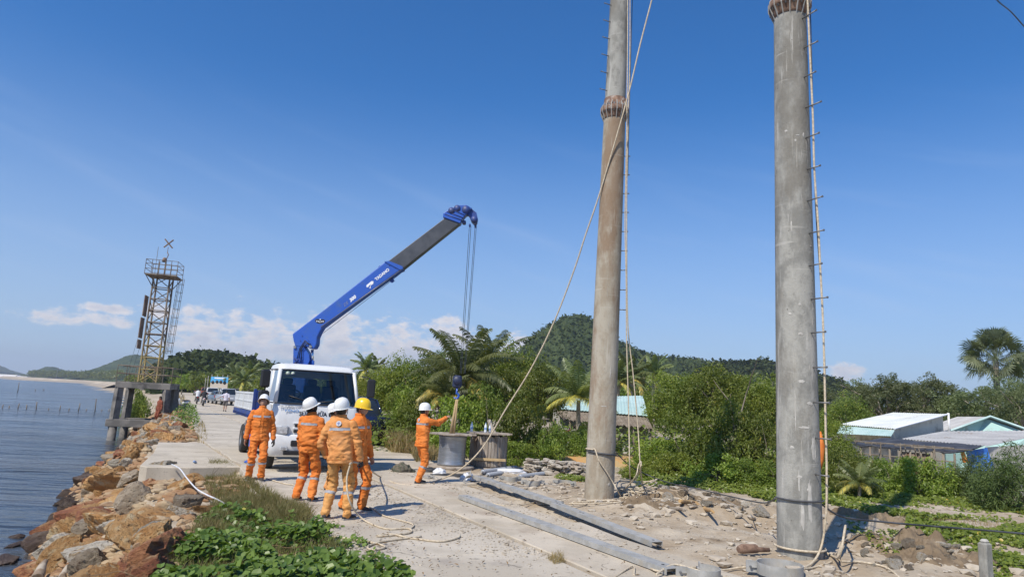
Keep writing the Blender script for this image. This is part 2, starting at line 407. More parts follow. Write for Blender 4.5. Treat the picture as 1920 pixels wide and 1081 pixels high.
# strip to the right of the long joint, then the wide apron behind
for i in range(len(segs)-1):
    s0, s1 = segs[i]+1.7, segs[i+1]+1.7
    if s1 > 12: break
    k = 4
    A = [RS(s0+g+(s1-s0-2*g)*q/k, 0.022+jl(s0)) for q in range(k+1)]
    B = [RS(s0+g+(s1-s0-2*g)*q/k, 1.55+0.06*math.sin(s0*3+q*2.0)+0.04*q) for q in range(k+1)]
    slab(st_, B + A[::-1], 0.018)
sA = segs[4]+1.7 + g
for s0, s1 in [(7.7,11.1),(11.1,16),(16,21),(21,27),(27,33),(33,40),(40,48),(48,54),(54,62),(62,86),(86,130),(130,190),(190,260)]:
    k = 3
    A = [RS(s0+g+(s1-s0-2*g)*q/k, 0.022) for q in range(k+1)]
    B = [RS(s0+g+(s1-s0-2*g)*q/k, rightwide(s0+(s1-s0)*q/k)) for q in range(k+1)]
    slab(st_, B + A[::-1], 0.004)
# slab jutting out over the rocks on the left
slab(rd, [RS(19.0,-2.95), RS(18.9,-4.3), RS(15,-4.45), RS(11.5,-4.75), RS(11.2,-4.6), RS(11.1,-3.7), RS(11.3,-2.56), RS(15,-2.75)], -0.006, 0.42, 0.02)
for m_ in (m_conc, m_strip):   # hairline cracks and stains
    nt = m_.node_tree; b = nt.nodes['Principled BSDF']; src = b.inputs['Base Color'].links[0].from_socket; tc = nt.nodes.new('ShaderNodeTexCoord')
    wn = nt.nodes.new('ShaderNodeTexNoise'); wn.inputs['Scale'].default_value = 1.3; wn.inputs['Detail'].default_value = 6; nt.links.new(tc.outputs['Object'], wn.inputs['Vector'])
    va = nt.nodes.new('ShaderNodeVectorMath'); va.operation = 'MULTIPLY_ADD'; nt.links.new(wn.outputs['Color'], va.inputs[0]); va.inputs[1].default_value = (1.3, 1.3, 0); nt.links.new(tc.outputs['Object'], va.inputs[2])
    vo = nt.nodes.new('ShaderNodeTexVoronoi'); vo.feature = 'DISTANCE_TO_EDGE'; vo.inputs['Scale'].default_value = 0.42; nt.links.new(va.outputs[0], vo.inputs['Vector'])
    cf = nmath(nt, 'MULTIPLY', maprange(nt, vo.outputs['Distance'], 0.007, 0.0, 0, 1), maprange(nt, wn.outputs['Fac'], .44, .52))
    c = mixcol(nt, nmath(nt, 'MULTIPLY', cf, .8), src, (0.12,0.10,0.075))
    sn = nt.nodes.new('ShaderNodeTexNoise'); sn.inputs['Scale'].default_value = .35; sn.inputs['Detail'].default_value = 7; sn.inputs['Roughness'].default_value = .7; nt.links.new(tc.outputs['Object'], sn.inputs['Vector'])
    c = mixcol(nt, nmath(nt, 'MULTIPLY', maprange(nt, sn.outputs['Fac'], .50, .66), .5), c, (0.38,0.32,0.235))
    spk = nt.nodes.new('ShaderNodeTexNoise'); spk.inputs['Scale'].default_value = 28; spk.inputs['Detail'].default_value = 3; nt.links.new(tc.outputs['Object'], spk.inputs['Vector'])
    c = mixcol(nt, nmath(nt, 'MULTIPLY', maprange(nt, spk.outputs['Fac'], .60, .72), .5), c, (0.24,0.21,0.17)); nt.links.new(c, b.inputs['Base Color'])
tag(rd.build('road', m_conc), kind='structure'); tag(st_.build('pavement', m_strip), kind='structure')
# ================================================================ hills
m_forest = bpy.data.materials.new('forest'); m_forest.use_nodes = True
nt = m_forest.node_tree; b = nt.nodes['Principled BSDF']; b.inputs['Roughness'].default_value = 0.8; b.inputs['Specular IOR Level'].default_value = 0.1
tcn = nt.nodes.new('ShaderNodeTexCoord'); nn = nt.nodes.new('ShaderNodeTexNoise'); nn.inputs['Scale'].default_value = 0.09; nn.inputs['Detail'].default_value = 8; nn.inputs['Roughness'].default_value = 0.75
nt.links.new(tcn.outputs['Object'], nn.inputs['Vector'])
nn2 = nt.nodes.new('ShaderNodeTexNoise'); nn2.inputs['Scale'].default_value = 0.9; nn2.inputs['Detail'].default_value = 4; nt.links.new(tcn.outputs['Object'], nn2.inputs['Vector'])
c = mixcol(nt, maprange(nt, nn.outputs['Fac'], 0.35, 0.65), (0.028,0.045,0.017), (0.07,0.092,0.034))
c = mixcol(nt, maprange(nt, nn2.outputs['Fac'], 0.58, 0.75), c, (0.10,0.13,0.045)); nt.links.new(c, b.inputs['Base Color'])
m_forest2 = LEAF('forest_leaves', (0.03,0.05,0.015), (0.10,0.125,0.04), rough=.8, trans=.2, spec=.1)
def cells(x, y, size, s):
    gi = np.floor(x/size); gj = np.floor(y/size); best = np.full(x.shape, 9.0); hv = np.zeros(x.shape)
    for a in (-1, 0, 1):
        for c_ in (-1, 0, 1):
            ii = (gi+a).astype(np.int64); jj = (gj+c_).astype(np.int64); zz = ii*0
            px = (ii + _hash(ii, jj, zz, s))*size; py = (jj + _hash(ii, jj, zz+1, s))*size
            d = np.hypot(x-px, y-py)/size; k = d < best; best = np.where(k, d, best); hv = np.where(k, _hash(ii, jj, zz+2, s), hv)
    return best, hv
def hill(name, ridge, Y, depth, step, crown, seed, yshift=0.0, base=-3, nl=20000, lf=1.1, amp=.95):
    P = [PY(a, b_, Y) for a, b_ in ridge]; rx = [p.x for p in P]; rz = [p.z for p in P]
    k = crown*amp*0.82
    xs = np.arange(rx[0], rx[-1], step); ys_ = np.arange(Y-depth, Y+depth*0.45, step)
    X, Yg = np.meshgrid(xs, ys_); 
    yy = Yg + 0.16*depth*fbm(np.stack([X.ravel()/depth*1.3, Yg.ravel()*0, X.ravel()*0], 1), 2, seed+5).reshape(X.shape)
    # keep the outline where the photo has it: spread x with distance
    Xs = X*(Y/Yg)
    h = np.interp(Xs, rx, rz)-k
    u = (yy-Y)/np.where(yy < Y, depth, depth*0.45)
    prof = np.clip(1-np.abs(u)**1.6, 0, 1)
    rough = 1 + 0.10*fbm(np.stack([X.ravel()/(crown*9), Yg.ravel()/(crown*9), X.ravel()*0], 1), 3, seed).reshape(X.shape)*np.clip(np.abs(u)*3, 0, 1)
    z = base + (h-base)*prof*rough
    d1, h1 = cells(X, Yg, crown, seed); z = z + crown*amp*np.sqrt(np.clip(1-(d1*1.25)**2, 0, 1))*(0.45+0.75*h1)*np.clip(prof*4, 0, 1)*np.clip((h-base)/crown-.5, 0, 1)
    d2, h2 = cells(X, Yg, crown*0.33, seed+3); hp0 = np.clip(prof*4, 0, 1)*np.clip((h-base)/crown-.5, 0, 1); z = z + (crown*0.30*(1-d2)+crown*.25*RNG.random(X.shape))*hp0
    V = np.stack([X.ravel(), Yg.ravel(), z.ravel()], 1); n1_, n2_ = X.shape[1], X.shape[0]
    ii = np.arange(n1_*n2_).reshape(n2_, n1_)
    F = np.stack([ii[:-1,:-1].ravel(), ii[:-1,1:].ravel(), ii[1:,1:].ravel(), ii[1:,:-1].ravel()], 1)
    if nl:
        rg = np.random.default_rng(seed+77); kk = np.flatnonzero((prof.ravel() > .08) & (h.ravel() > base+crown) & (Yg.ravel() < Y+depth*.12)); kk = rg.choice(kk, nl); C = V[kk]+rg.normal(size=(nl, 3))*np.array([lf, lf, lf*.7])*1.2
        nr = rg.normal(size=(nl, 3)); nr[:, 2] = np.abs(nr[:, 2])+.4; nr /= np.linalg.norm(nr, axis=1)[:, None]; a = rg.normal(size=(nl, 3)); a -= nr*np.sum(a*nr, 1)[:, None]; a /= np.linalg.norm(a, axis=1)[:, None]; b_ = np.cross(nr, a); s = (lf*rg.uniform(.6, 1.5, nl))[:, None]
        Q = np.stack([C-a*s, C+b_*s*.7, C+a*s, C-b_*s*.7], 1).reshape(-1, 3); o = fastmesh('hill_forest', Q, np.arange(4*nl).reshape(nl, 4), m_forest2, attr=np.repeat(np.clip(rg.normal(.4, .2, nl), 0, .84), 4)); tag(o, kind='stuff')
    return tag(fastmesh(name, V, F, m_forest, smooth=False), kind='structure')
hill('hill', [(900,745),(960,690),(985,655),(1012,634),(1040,618),(1062,604),(1085,600),(1108,605),(1130,622),(1152,640),(1200,668),(1240,676),(1300,681),(1350,690),(1420,716),(1480,756)], 520, 170, 1.3, 6.5, 11)
hill('hill', [(1250,760),(1310,700),(1350,688),(1400,686),(1440,689),(1500,704),(1545,716),(1575,724),(1600,745),(1625,775)], 430, 110, 1.3, 6, 23)
hill('hill', [(255,740),(295,703),(318,690),(345,679),(372,671),(400,670),(425,676),(455,683),(490,691),(530,700),(580,712),(700,735)], 300, 120, 1.0, 4.5, 31, amp=.7)
hill('hill', [(100,712),(150,702),(185,692),(215,680),(232,672),(252,668),(275,670),(300,676),(330,684),(380,700),(420,722)], 1500, 330, 4, 12, 41, base=-8, nl=0, amp=.35)
hill('hill', [(30,712),(58,702),(72,695),(88,690),(104,691),(122,698),(150,706),(180,718)], 1900, 260, 5.0, 14, 51, base=-8, nl=0, amp=.3)
hill('hill', [(-160,690),(-60,672),(0,688),(22,697),(60,704),(110,714)], 3300, 500, 10, 18, 61, base=-8, nl=0, amp=.3)
# ---- haze
m_h = bpy.data.materials.new('haze'); m_h.use_nodes = True; nt = m_h.node_tree; nt.nodes.remove(nt.nodes['Principled BSDF'])
pv = nt.nodes.new('ShaderNodeVolumePrincipled'); pv.inputs['Density'].default_value = 0.00020; pv.inputs['Color'].default_value = (0.80,0.88,1,1); pv.inputs['Anisotropy'].default_value = 0.2
nt.links.new(pv.outputs[0], nt.nodes['Material Output'].inputs['Volume'])
# ================================================================ riprap rocks
def ico(sub=3):
    import bmesh
    bm = bmesh.new(); bmesh.ops.create_icosphere(bm, subdivisions=sub, radius=1.0)
    V = np.array([v.co[:] for v in bm.verts]); F = np.array([[v.index for v in f.verts] for f in bm.faces]); bm.free(); return V, F
ICO3 = ico(4); ICO2 = ico(3); ICO1 = ico(2)
def rockmesh(seed, base=None, flat=0.75, npl=11, rough=0.05):
    V, F = base or ICO3; rg = np.random.default_rng(seed)
    n = rg.normal(size=(npl, 3)); n /= np.linalg.norm(n, axis=1)[:, None]; h = rg.uniform(0.48, 0.98, npl)
    dd = V @ n.T; r = np.min(np.where(dd > 0.05, h/np.maximum(dd, 0.05), 9), axis=1); r = np.minimum(r, 1.25)
    P = V*r[:, None]
    P = P + V*(rough*2.2*fbm(P*1.6+seed, 3, seed))[:, None]
    # bedding cracks: thin steps across one direction
    a = rg.normal(size=3); a /= np.linalg.norm(a); q = (P@a)*5 + 1.5*fbm(P*1.5+seed, 2, seed+9)
    P = P*(1 - 0.09*np.clip(1-np.abs((q % 1)-0.5)*6, 0, 1))[:, None]
    P = P + V*(rough*1.1*fbm(P*6+seed, 3, seed+3))[:, None]
    P[:, 2] *= flat; P[:, 0] *= rg.uniform(0.9, 1.3); return P, F
def rockmat(name, c1, c2, c3, wet=0.0):
    m = bpy.data.materials.new(name); m.use_nodes = True; nt = m.node_tree; b = nt.nodes['Principled BSDF']
    b.inputs['Roughness'].default_value = 0.85-wet*0.4; b.inputs['Specular IOR Level'].default_value = 0.3
    tc = nt.nodes.new('ShaderNodeTexCoord'); oi = nt.nodes.new('ShaderNodeObjectInfo')
    cb = nt.nodes.new('ShaderNodeCombineXYZ'); [nt.links.new(oi.outputs['Random'], cb.inputs[i]) for i in range(3)]
    ad = nt.nodes.new('ShaderNodeVectorMath'); ad.operation = 'MULTIPLY_ADD'; nt.links.new(cb.outputs[0], ad.inputs[0]); ad.inputs[1].default_value = (31, 17, 53); nt.links.new(tc.outputs['Object'], ad.inputs[2])
    def nz(sc, d, st=None, r=.6):
        n = nt.nodes.new('ShaderNodeTexNoise'); n.inputs['Scale'].default_value = sc; n.inputs['Detail'].default_value = d; n.inputs['Roughness'].default_value = r
        v = ad.outputs[0]
        if st: mp = nt.nodes.new('ShaderNodeMapping'); mp.inputs['Scale'].default_value = st; mp.inputs['Rotation'].default_value = (0.5, 0.4, 0.2); nt.links.new(v, mp.inputs[0]); v = mp.outputs[0]
        nt.links.new(v, n.inputs['Vector']); return n.outputs['Fac']
    c = mixcol(nt, maprange(nt, nz(0.9, 6, (1,1,3)), 0.40, 0.60), c1, c2)
    c = mixcol(nt, maprange(nt, nz(1.4, 7, (1,2,1)), 0.52, 0.66), c, c3)
    c = mixcol(nt, maprange(nt, nz(6, 6), 0.56, 0.70), c, (0.10,0.055,0.03))
    v = nmath(nt, 'MULTIPLY_ADD', oi.outputs['Random'], 0.5, 0.75); mm = nt.nodes.new('ShaderNodeVectorMath'); mm.operation = 'SCALE'; nt.links.new(c, mm.inputs[0]); nt.links.new(v, mm.inputs['Scale'])
    nt.links.new(mm.outputs[0], b.inputs['Base Color'])
    bp = nt.nodes.new('ShaderNodeBump'); bp.inputs['Distance'].default_value = 0.09; nt.links.new(nz(6, 9, (1,1,2.5), .7), bp.inputs['Height']); nt.links.new(bp.outputs[0], b.inputs['Normal'])
    return m
RM = {'ochre': rockmat('rock_ochre', (0.42,0.215,0.075), (0.52,0.31,0.13), (0.58,0.45,0.26)),
      'rust': rockmat('rock_rust', (0.25,0.095,0.05), (0.38,0.18,0.08), (0.46,0.30,0.16)),
      'grey': rockmat('rock_grey', (0.29,0.225,0.155), (0.38,0.31,0.22), (0.46,0.40,0.31)),
      'dark': rockmat('rock_dark', (0.075,0.05,0.038), (0.12,0.085,0.06), (0.16,0.12,0.09), 0.4),
      'pale': rockmat('rock_pale', (0.47,0.42,0.33), (0.55,0.50,0.41), (0.40,0.28,0.15))}
RV = {}
for kd in RM:
    RV[kd] = []
    for i in range(5):
        P, F_ = rockmesh(100+i*7+len(kd)*31, ICO3, 0.80)
        me = fastmesh('rock', P, F_, RM[kd], nolink=True, smooth=True); RV[kd].append(me)
        try: me.set_sharp_from_angle(angle=R_(16))
        except Exception: pass
rr = random.Random(5); rocks = []
def put_rock(x, y, z, s, kd, label, group, rz=None, sc=None, tilt=0.6, name='riprap_rock'):
    o = bpy.data.objects.new(name, rr.choice(RV[kd])); COL.objects.link(o)
    o.location = (x, y, z); o.rotation_euler = (rr.uniform(-tilt, tilt), rr.uniform(-tilt, tilt), rr.uniform(0, 6.28) if rz is None else rz)
    k = sc or (rr.uniform(.85, 1.25), rr.uniform(.75, 1.1), rr.uniform(.75, 1.1)); o.scale = (s*k[0], s*k[1], s*k[2])
    tag(o, label, 'rock', group); return o
taken = []
def free(x, y, r, f=0.72):
    for a, b_, c_ in taken:
        if (a-x)**2 + (b_-y)**2 < ((c_+r)*f)**2: return False
    return True
LAB = {'ochre': ['large ochre orange boulder on the near rock slope', 'ochre brown riprap rock on the slope below the road', 'small ochre riprap stone on the far shore slope'],
       'rust': ['large rust red boulder on the near rock slope', 'rust brown riprap rock on the slope below the road', 'small rust brown riprap stone on the far shore slope'],
       'grey': ['large weathered grey boulder on the near rock slope', 'grey riprap rock on the slope below the road', 'small grey riprap stone on the far shore slope'],
       'pale': ['large cream and yellow boulder on the near rock slope', 'pale cream riprap rock on the slope below the road', 'small pale riprap stone on the far shore slope'],
       'dark': ['dark wet boulder at the near waterline', 'dark wet riprap rock along the waterline', 'small dark wet stone at the far waterline']}
# large recognisable boulders: pixel of the centre, height of the spot, radius, kind
big = [(265,1040,-.7,.62,'ochre','big orange boulder at the bottom edge beside the leafy creeper'),
 (345,985,-.45,.36,'grey','rough grey white boulder at the edge of the leafy creeper'),
 (205,1010,-.9,.55,'ochre','broad orange boulder lying left of the creeper at bottom'),
 (215,935,-1.0,.62,'ochre','long tilted yellow orange boulder in the middle of the near slope'),
 (150,965,-1.3,.60,'rust','long dark red slab of rock sloping towards the water'),
 (95,990,-1.65,.42,'rust','upright rust brown boulder standing at the water edge'),
 (300,905,-.5,.50,'pale','cream and ochre boulder below the white pipe'),
 (270,960,-.85,.45,'rust','rust and yellow boulder in the middle of the near slope'),
 (370,915,-.25,.30,'ochre','block of orange rock beside the white pipe'),
 (165,905,-1.4,.50,'rust','reddish brown boulder jutting above the water'),
 (255,885,-.8,.60,'ochre','long orange boulder under the corner of the concrete slab'),
 (215,870,-1.2,.55,'grey','grey brown boulder lying under the jutting slab'),
 (60,1060,-1.6,.50,'rust','dark brown boulder at the bottom left corner by the water'),
 (150,1065,-1.25,.40,'ochre','brown boulder beside the driftwood at the bottom'),
 (330,1000,-.45,.30,'pale','pale boulder half covered by the leafy creeper'),
 (130,925,-1.72,.42,'dark','dark boulder lying off the slope in shallow water'),
 (148,938,-1.74,.30,'dark','smaller dark rock beside the dark boulder in shallow water'),
 (330,950,-.5,.38,'ochre','yellow brown boulder left of the dry grass'),
 (395,960,-.15,.26,'ochre','brown boulder against the dry grass patch'),
 (480,1058,0.0,.24,'pale','cream rock poking out of the leafy creeper at the bottom'),
 (330,1075,-.45,.28,'pale','white stained rock under the creeper at the bottom edge')]
for px, py, z, r, kd, lb in big:
    p = G(px, py, z+0.05); put_rock(p.x, p.y, max(gz1(p.x, p.y)+r*0.15, z-.35), r*.72, kd, lb, None, name='boulder', tilt=.35); taken.append((p.x, p.y, r*.62))
for px, py, s in [(30,1005,.17),(25,1022,.22),(8,1052,.3)]:
    p = G(px, py, WZ); put_rock(p.x, p.y, WZ-.02, s, 'dark', {30:'small dark rock just breaking the water surface, farther one', 25:'flat dark rock just breaking the water surface, nearer one', 8:'dark rock in the water at the left edge of the photo'}[px], None, sc=(1.5,1,.6), tilt=.1, name='sea_rock')
n = 0; tries = 0
def onslab(x, y):
    s = (x-OX)*DX + (y-OY)*DY; t = (x-OX)*DY - (y-OY)*DX
    return 10.9 < s < 19.3 and t > -4.6
while n < 275 and tries < 20000:
    tries += 1
    y = 7 + 44*rr.random()**1.35
    u = rr.random()
    near = max(0, min(1, (26-y)/16))
    w = 3.0
    d = (-0.9 if not 10.8 < y < 15.5 else -1.6) + u*w
    if y < 13 and d < -.1: continue
    if 13 < y < 21 and d < .25: continue
    x = float(np.interp(y, TY, TX)) - d/0.89
    if onslab(x, y): continue
    r = rr.uniform(.14, .30)*(1+near*.10)*(1 if rr.random() < .85 else 1.3)
    if y > 40: r *= 0.85
    if not free(x, y, r): continue
    taken.append((x, y, r)); z = gz1(x, y)
    wet = z < WZ+.42
    kd = 'dark' if wet and rr.random() < .85 else rr.choices(['ochre','rust','grey','pale'], [.46,.28,.12,.14] if y < 30 else [.34,.28,.18,.2])[0]
    col = {'ochre': 'ochre orange', 'rust': 'rust brown', 'grey': 'weathered grey', 'pale': 'pale cream', 'dark': 'dark wet'}[kd]
    siz = 'large' if r > .27 else ('small' if r < .18 else 'medium sized')
    hgt = 'at the waterline' if z < WZ+.45 else ('halfway up the slope' if z < -.75 else 'at the top of the slope')
    zone = 'left of the leafy creeper' if y < 11.5 else ('near the white pipe' if y < 15 else ('below the jutting slab' if y < 22 else ('between slab and tower' if y < 34 else 'close to the beacon tower')))
    put_rock(x, y, z+r*.22, r*1.3, kd, '%s %s rock %s %s' % (siz, col, hgt, zone), 'riprap rocks on the shore slope'); n += 1
# rubble between them: uncountable
def scatter_stones(name, pts, sizes, mt, seed, base=None, sink=0.2):
    V0, F0 = base or ICO1; rg = np.random.default_rng(seed); k = 6
    vars_ = []
    for i in range(k): P, _ = rockmesh(seed*13+i, (V0, F0), .7, 8, .04); vars_.append(P)
    Vs = []; Fs = []; off = 0
    for i, (x, y, z) in enumerate(pts):
        s = sizes[i]; P = vars_[i % k]@rotz(rg.uniform(0, 6.28)).T*s*np.array([1, rg.uniform(.6, 1), rg.uniform(.5, .9)])
        Vs.append(P+np.array([x, y, z+s*(.5-sink)])); Fs.append(F0+off); off += len(P)
    return fastmesh(name, np.concatenate(Vs), np.concatenate(Fs), mt, smooth=False)
rg = np.random.default_rng(3); pts = []; sz = []
for i in range(8000):
    y = 5 + 55*rg.random()**1.8; d = rg.uniform(-1.3 if not 10.8 < y < 15.5 else -1.9, 2.6)
    x = float(np.interp(y, TY, TX)) - d/0.89
    if onslab(x, y) or (y < 12.5 and d < -.4): continue
    pts.append((x, y, 0)); sz.append(rg.uniform(.03, .13)*(1 if y < 15 else 1.4))
zz = gz([p[0] for p in pts], [p[1] for p in pts]); pts = [(p[0], p[1], z) for p, z in zip(pts, zz)]
m_rub = MAT('rubble', (0.30,0.165,0.075), 0.9, col2=(0.40,0.30,0.18), scale=0.8, thr=(.4,.6), col3=(0.16,0.09,0.05), scale3=2.3, bump=.02, bscale=12)
h = len(pts)
tag(scatter_stones('rubble', pts, sz, m_rub, 4), kind='stuff')
# gravel on the road edge and in the dirt
m_grav = MAT('gravel', (0.40,0.34,0.26), 0.95, col2=(0.50,0.44,0.35), scale=3, thr=(.4,.6), bump=.004, bscale=60)
pts = []; sz = []
def addg(n, f, s0, s1):
    for i in range(n):
        x, y, z = f(); pts.append((x, y, z)); sz.append(s0 + (s1-s0)*rg.random()**3)
def f1():   # gravelly band left of the long joint
    s = rg.uniform(.5, 14); t = -abs(rg.normal(0, .40))-.02 - (0.5*rg.random() if s > 5 else 0); p = RS(s, t); return p.x, p.y, 0.0
addg(3200, f1, .006, .028)
def f2(): p = RS(rg.uniform(-3, 11), rg.uniform(-2.6, -.02)); return p.x, p.y, 0.0
addg(900, f2, .005, .02)
def f3(): s = rg.uniform(-5, 12); t = rg.choice([1.5, 1.2, 1.7])+rg.normal(0, .16); p = RS(s, t); return p.x, p.y, .018 if t < 1.55 else gz1(p.x, p.y)
addg(1500, f3, .006, .03)
def f4():
    while True:
        x = rg.uniform(-2, 11); y = rg.uniform(7.5, 22); t = (x-OX)*DY - (y-OY)*DX
        if t > 1.7: return x, y, None
addg(4200, f4, .008, .05)
def f5():
    while True:
        cx, cy = ((2.6, 13.6), (4.0, 14.6), (5.2, 12.6), (5.6, 10.2), (1.2, 16.5), (3.2, 9.2))[int(rg.integers(0, 6))]
        x = cx+rg.normal(0, .8); y = cy+rg.normal(0, .7); t = (x-OX)*DY-(y-OY)*DX
        if t > 1.8: return x, y, None
addg(700, f5, .02, .11)
Z = gz([p[0] for p in pts], [p[1] for p in pts]); pts = [(p[0], p[1], (Z[i] if p[2] is None else p[2])) for i, p in enumerate(pts)]
tag(scatter_stones('gravel', pts, sz, m_grav, 8, ico(1)), kind='stuff')
# lumps of broken white stone along the dirt mound and around the dug soil
k = 0
for i in range(80):
    a = rg.random()
    if i < 52: p = G(1250+210*a+rg.normal(0, 15), 925+40*a+rg.normal(0, 10)); g_ = 'broken stones on the dirt bank between the posts'; lb = 'pale broken stone on the dirt bank between the concrete posts'
    else: p = G(rg.uniform(1600, 1830), rg.uniform(1005, 1075)); g_ = 'stones in the dug soil'; lb = 'grey stone lump in the dug soil behind the near post'
    s = .05+.10*rg.random()**1.5
    if i >= 52: s *= .8
    put_rock(p.x, p.y, gz1(p.x, p.y)+s*.3, s, 'pale' if rg.random() < .6 else 'grey', lb, g_, name='broken_stone')

# dug soil, darker than the sand round it
m_soil = MAT('dug_soil', (0.17,0.125,0.08), 0.95, col2=(0.25,0.19,0.125), scale=3, thr=(.35,.65), col3=(0.36,0.30,0.22), scale3=2.2, thr3=(.58,.70), bump=.02, bscale=18, spec=.1)
def soil(name, cx, cy, rx, ry, h, rot, seed):
    c = G(cx, cy); n = 90; u, v = np.meshgrid(np.linspace(-1.3, 1.3, n), np.linspace(-1.3, 1.3, n)); cc, ss = math.cos(rot), math.sin(rot)
    X = c.x+u*rx*cc-v*ry*ss; Y = c.y+u*rx*ss+v*ry*cc; p = np.stack([X.ravel(), Y.ravel(), X.ravel()*0], 1)
    r = np.sqrt(u*u+v*v)+.45*fbm(p*1.6, 4, seed).reshape(u.shape); z = gz(X.ravel(), Y.ravel()).reshape(u.shape)+h*np.clip(1-r, -.4, 1)**1+np.clip((1-r)*4, 0, 1)*(.10*fbm(p*4, 4, seed+2)+.05*np.abs(fbm(p*11, 3, seed+4))).reshape(u.shape)*1.0-.02*(r > 1)
    V = np.stack([X.ravel(), Y.ravel(), z.ravel()], 1); ii = np.arange(n*n).reshape(n, n); F = np.stack([ii[:-1,:-1].ravel(), ii[:-1,1:].ravel(), ii[1:,1:].ravel(), ii[1:,:-1].ravel()], 1)
    k = (r.ravel()[F] < 1.15).any(1); tag(fastmesh(name, V, F[k], m_soil, smooth=False), kind='structure')
soil('soil', 1745, 1042, .95, .75, .05, .2, 3); soil('soil', 1345, 948, 1.5, .38, .07, -.3, 7); soil('soil', 1215, 955, 1.0, .30, .05, 0, 11); soil('soil', 1640, 985, .9, .35, .06, .1, 17)
# ================================================================ plants
def leafquads(C, size, rg, up=0.5, outdir=None, asp=0.5, aspv=0.1, cup=False):
    """one rhombic leaf per centre: returns V (4N,3), F (N,4)"""
    n = len(C)
    nrm = rg.normal(size=(n, 3)); nrm[:, 2] = np.abs(nrm[:, 2])+up
    if outdir is not None: nrm += outdir*0.9
    nrm /= np.linalg.norm(nrm, axis=1)[:, None]
    a = rg.normal(size=(n, 3)); a -= nrm*np.sum(a*nrm, 1)[:, None]; a /= np.linalg.norm(a, axis=1)[:, None]; b = np.cross(nrm, a)
    s = (np.asarray(size)*rg.uniform(.65, 1.3, n))[:, None]; w = s*(asp+rg.uniform(-aspv, aspv, n))[:, None]
    V = np.empty((n, 4, 3)); V[:, 0] = C-a*s; V[:, 1] = C+b*w-a*s*.1; V[:, 2] = C+a*s; V[:, 3] = C-b*w-a*s*.1
    V[:, 0] -= nrm*s*.15; V[:, 2] -= nrm*s*.25
    return V.reshape(-1, 3), np.arange(4*n).reshape(n, 4)
def crown(rx, ry, rz, cz, nclump, per, leaf, seed, asp=.5, crad=.30, shape='dome', up=.5, hole=.55):
    rg = np.random.default_rng(seed); C = []; T = []; OD = []
    cc = []
    while len(cc) < nclump:
        d = rg.normal(size=3); d /= np.linalg.norm(d)
        if shape == 'dome' and d[2] < -.55: continue
        r = rg.uniform(hole, 1.0)**.7
        lump = 1 + .28*math.sin(d[0]*4+seed)*math.cos(d[1]*5+seed*2) + .16*math.sin(d[2]*7+seed)
        p = d*np.array([rx, ry, rz])*r*lump
        if shape == 'bush': p[2] = abs(p[2])*1.0 - rz*.35
        cc.append(p+np.array([0, 0, cz]))
    cc = np.array(cc); m = min(rx, ry, rz)
    for c in cc:
        k = max(6, int(per*rg.uniform(.5, 1.4))); rad = m*crad*rg.uniform(.6, 1.25)
        q = rg.normal(size=(k, 3)); q /= np.linalg.norm(q, axis=1)[:, None]; q *= (rad*rg.uniform(.35, 1.05, k)**.6)[:, None]; q[:, 2] *= .75
        C.append(c+q); OD.append(q/rad); tn = np.clip(rg.normal(.45, .17), 0, .8)
        T.append(np.clip(tn+rg.normal(0, .12, k), 0, .86)+(rg.random(k) < .012)*.5)
    C = np.concatenate(C); OD = np.concatenate(OD); T = np.clip(np.concatenate(T), 0, 1)
    V, F = leafquads(C, np.full(len(C), leaf), rg, up, OD, asp)
    return V, F, np.repeat(T, 4), cc
def limbs(mb, cc, trunk_h, r0, rg, n=9, lean=0.0, base=(0, 0, 0)):
    b = Vector(base); top = b + Vector((lean, rg.uniform(-.1, .1), trunk_h))
    mid = b.lerp(top, .5) + Vector((rg.uniform(-.08, .08)*trunk_h, 0, 0)); mb.tube([b+Vector((0,0,-.3)), mid, top], [r0*1.25, r0, r0*.75], 8)
    for i in rg.choice(len(cc), min(n, len(cc)), replace=False):
        e = Vector(cc[i]); m = top.lerp(e, .5)+Vector((rg.uniform(-.15, .15), rg.uniform(-.15, .15), .12)); s_ = b.lerp(top, rg.uniform(.55, 1))
        mb.tube([s_, m, e], [r0*.5, r0*.32, r0*.12], 6)
m_bark = MAT('bark', (0.17,0.135,0.10), .9, col2=(0.26,0.22,0.17), scale=5, bump=.02, bscale=20, stretch=(1,1,.3))
m_barkp = MAT('bark_pale', (0.33,0.30,0.25), .9, col2=(0.22,0.18,0.14), scale=5, bump=.01, bscale=20)
m_lf1 = LEAF('leaf_green', (0.09,0.135,0.026), (0.235,0.285,0.055), (0.48,0.40,0.07), trans=.42)
m_lf2 = LEAF('leaf_bright', (0.13,0.185,0.03), (0.29,0.34,0.065), (0.52,0.44,0.08), trans=.42)
m_lf3 = LEAF('leaf_grey', (0.12,0.155,0.07), (0.22,0.25,0.12), rough=.55)
m_lf4 = LEAF('leaf_dark', (0.055,0.09,0.02), (0.14,0.19,0.04), (0.36,0.30,0.05), trans=.4)
m_feather = LEAF('leaf_feather', (0.08,0.12,0.035), (0.15,0.20,0.06), rough=.6)
class Var: pass
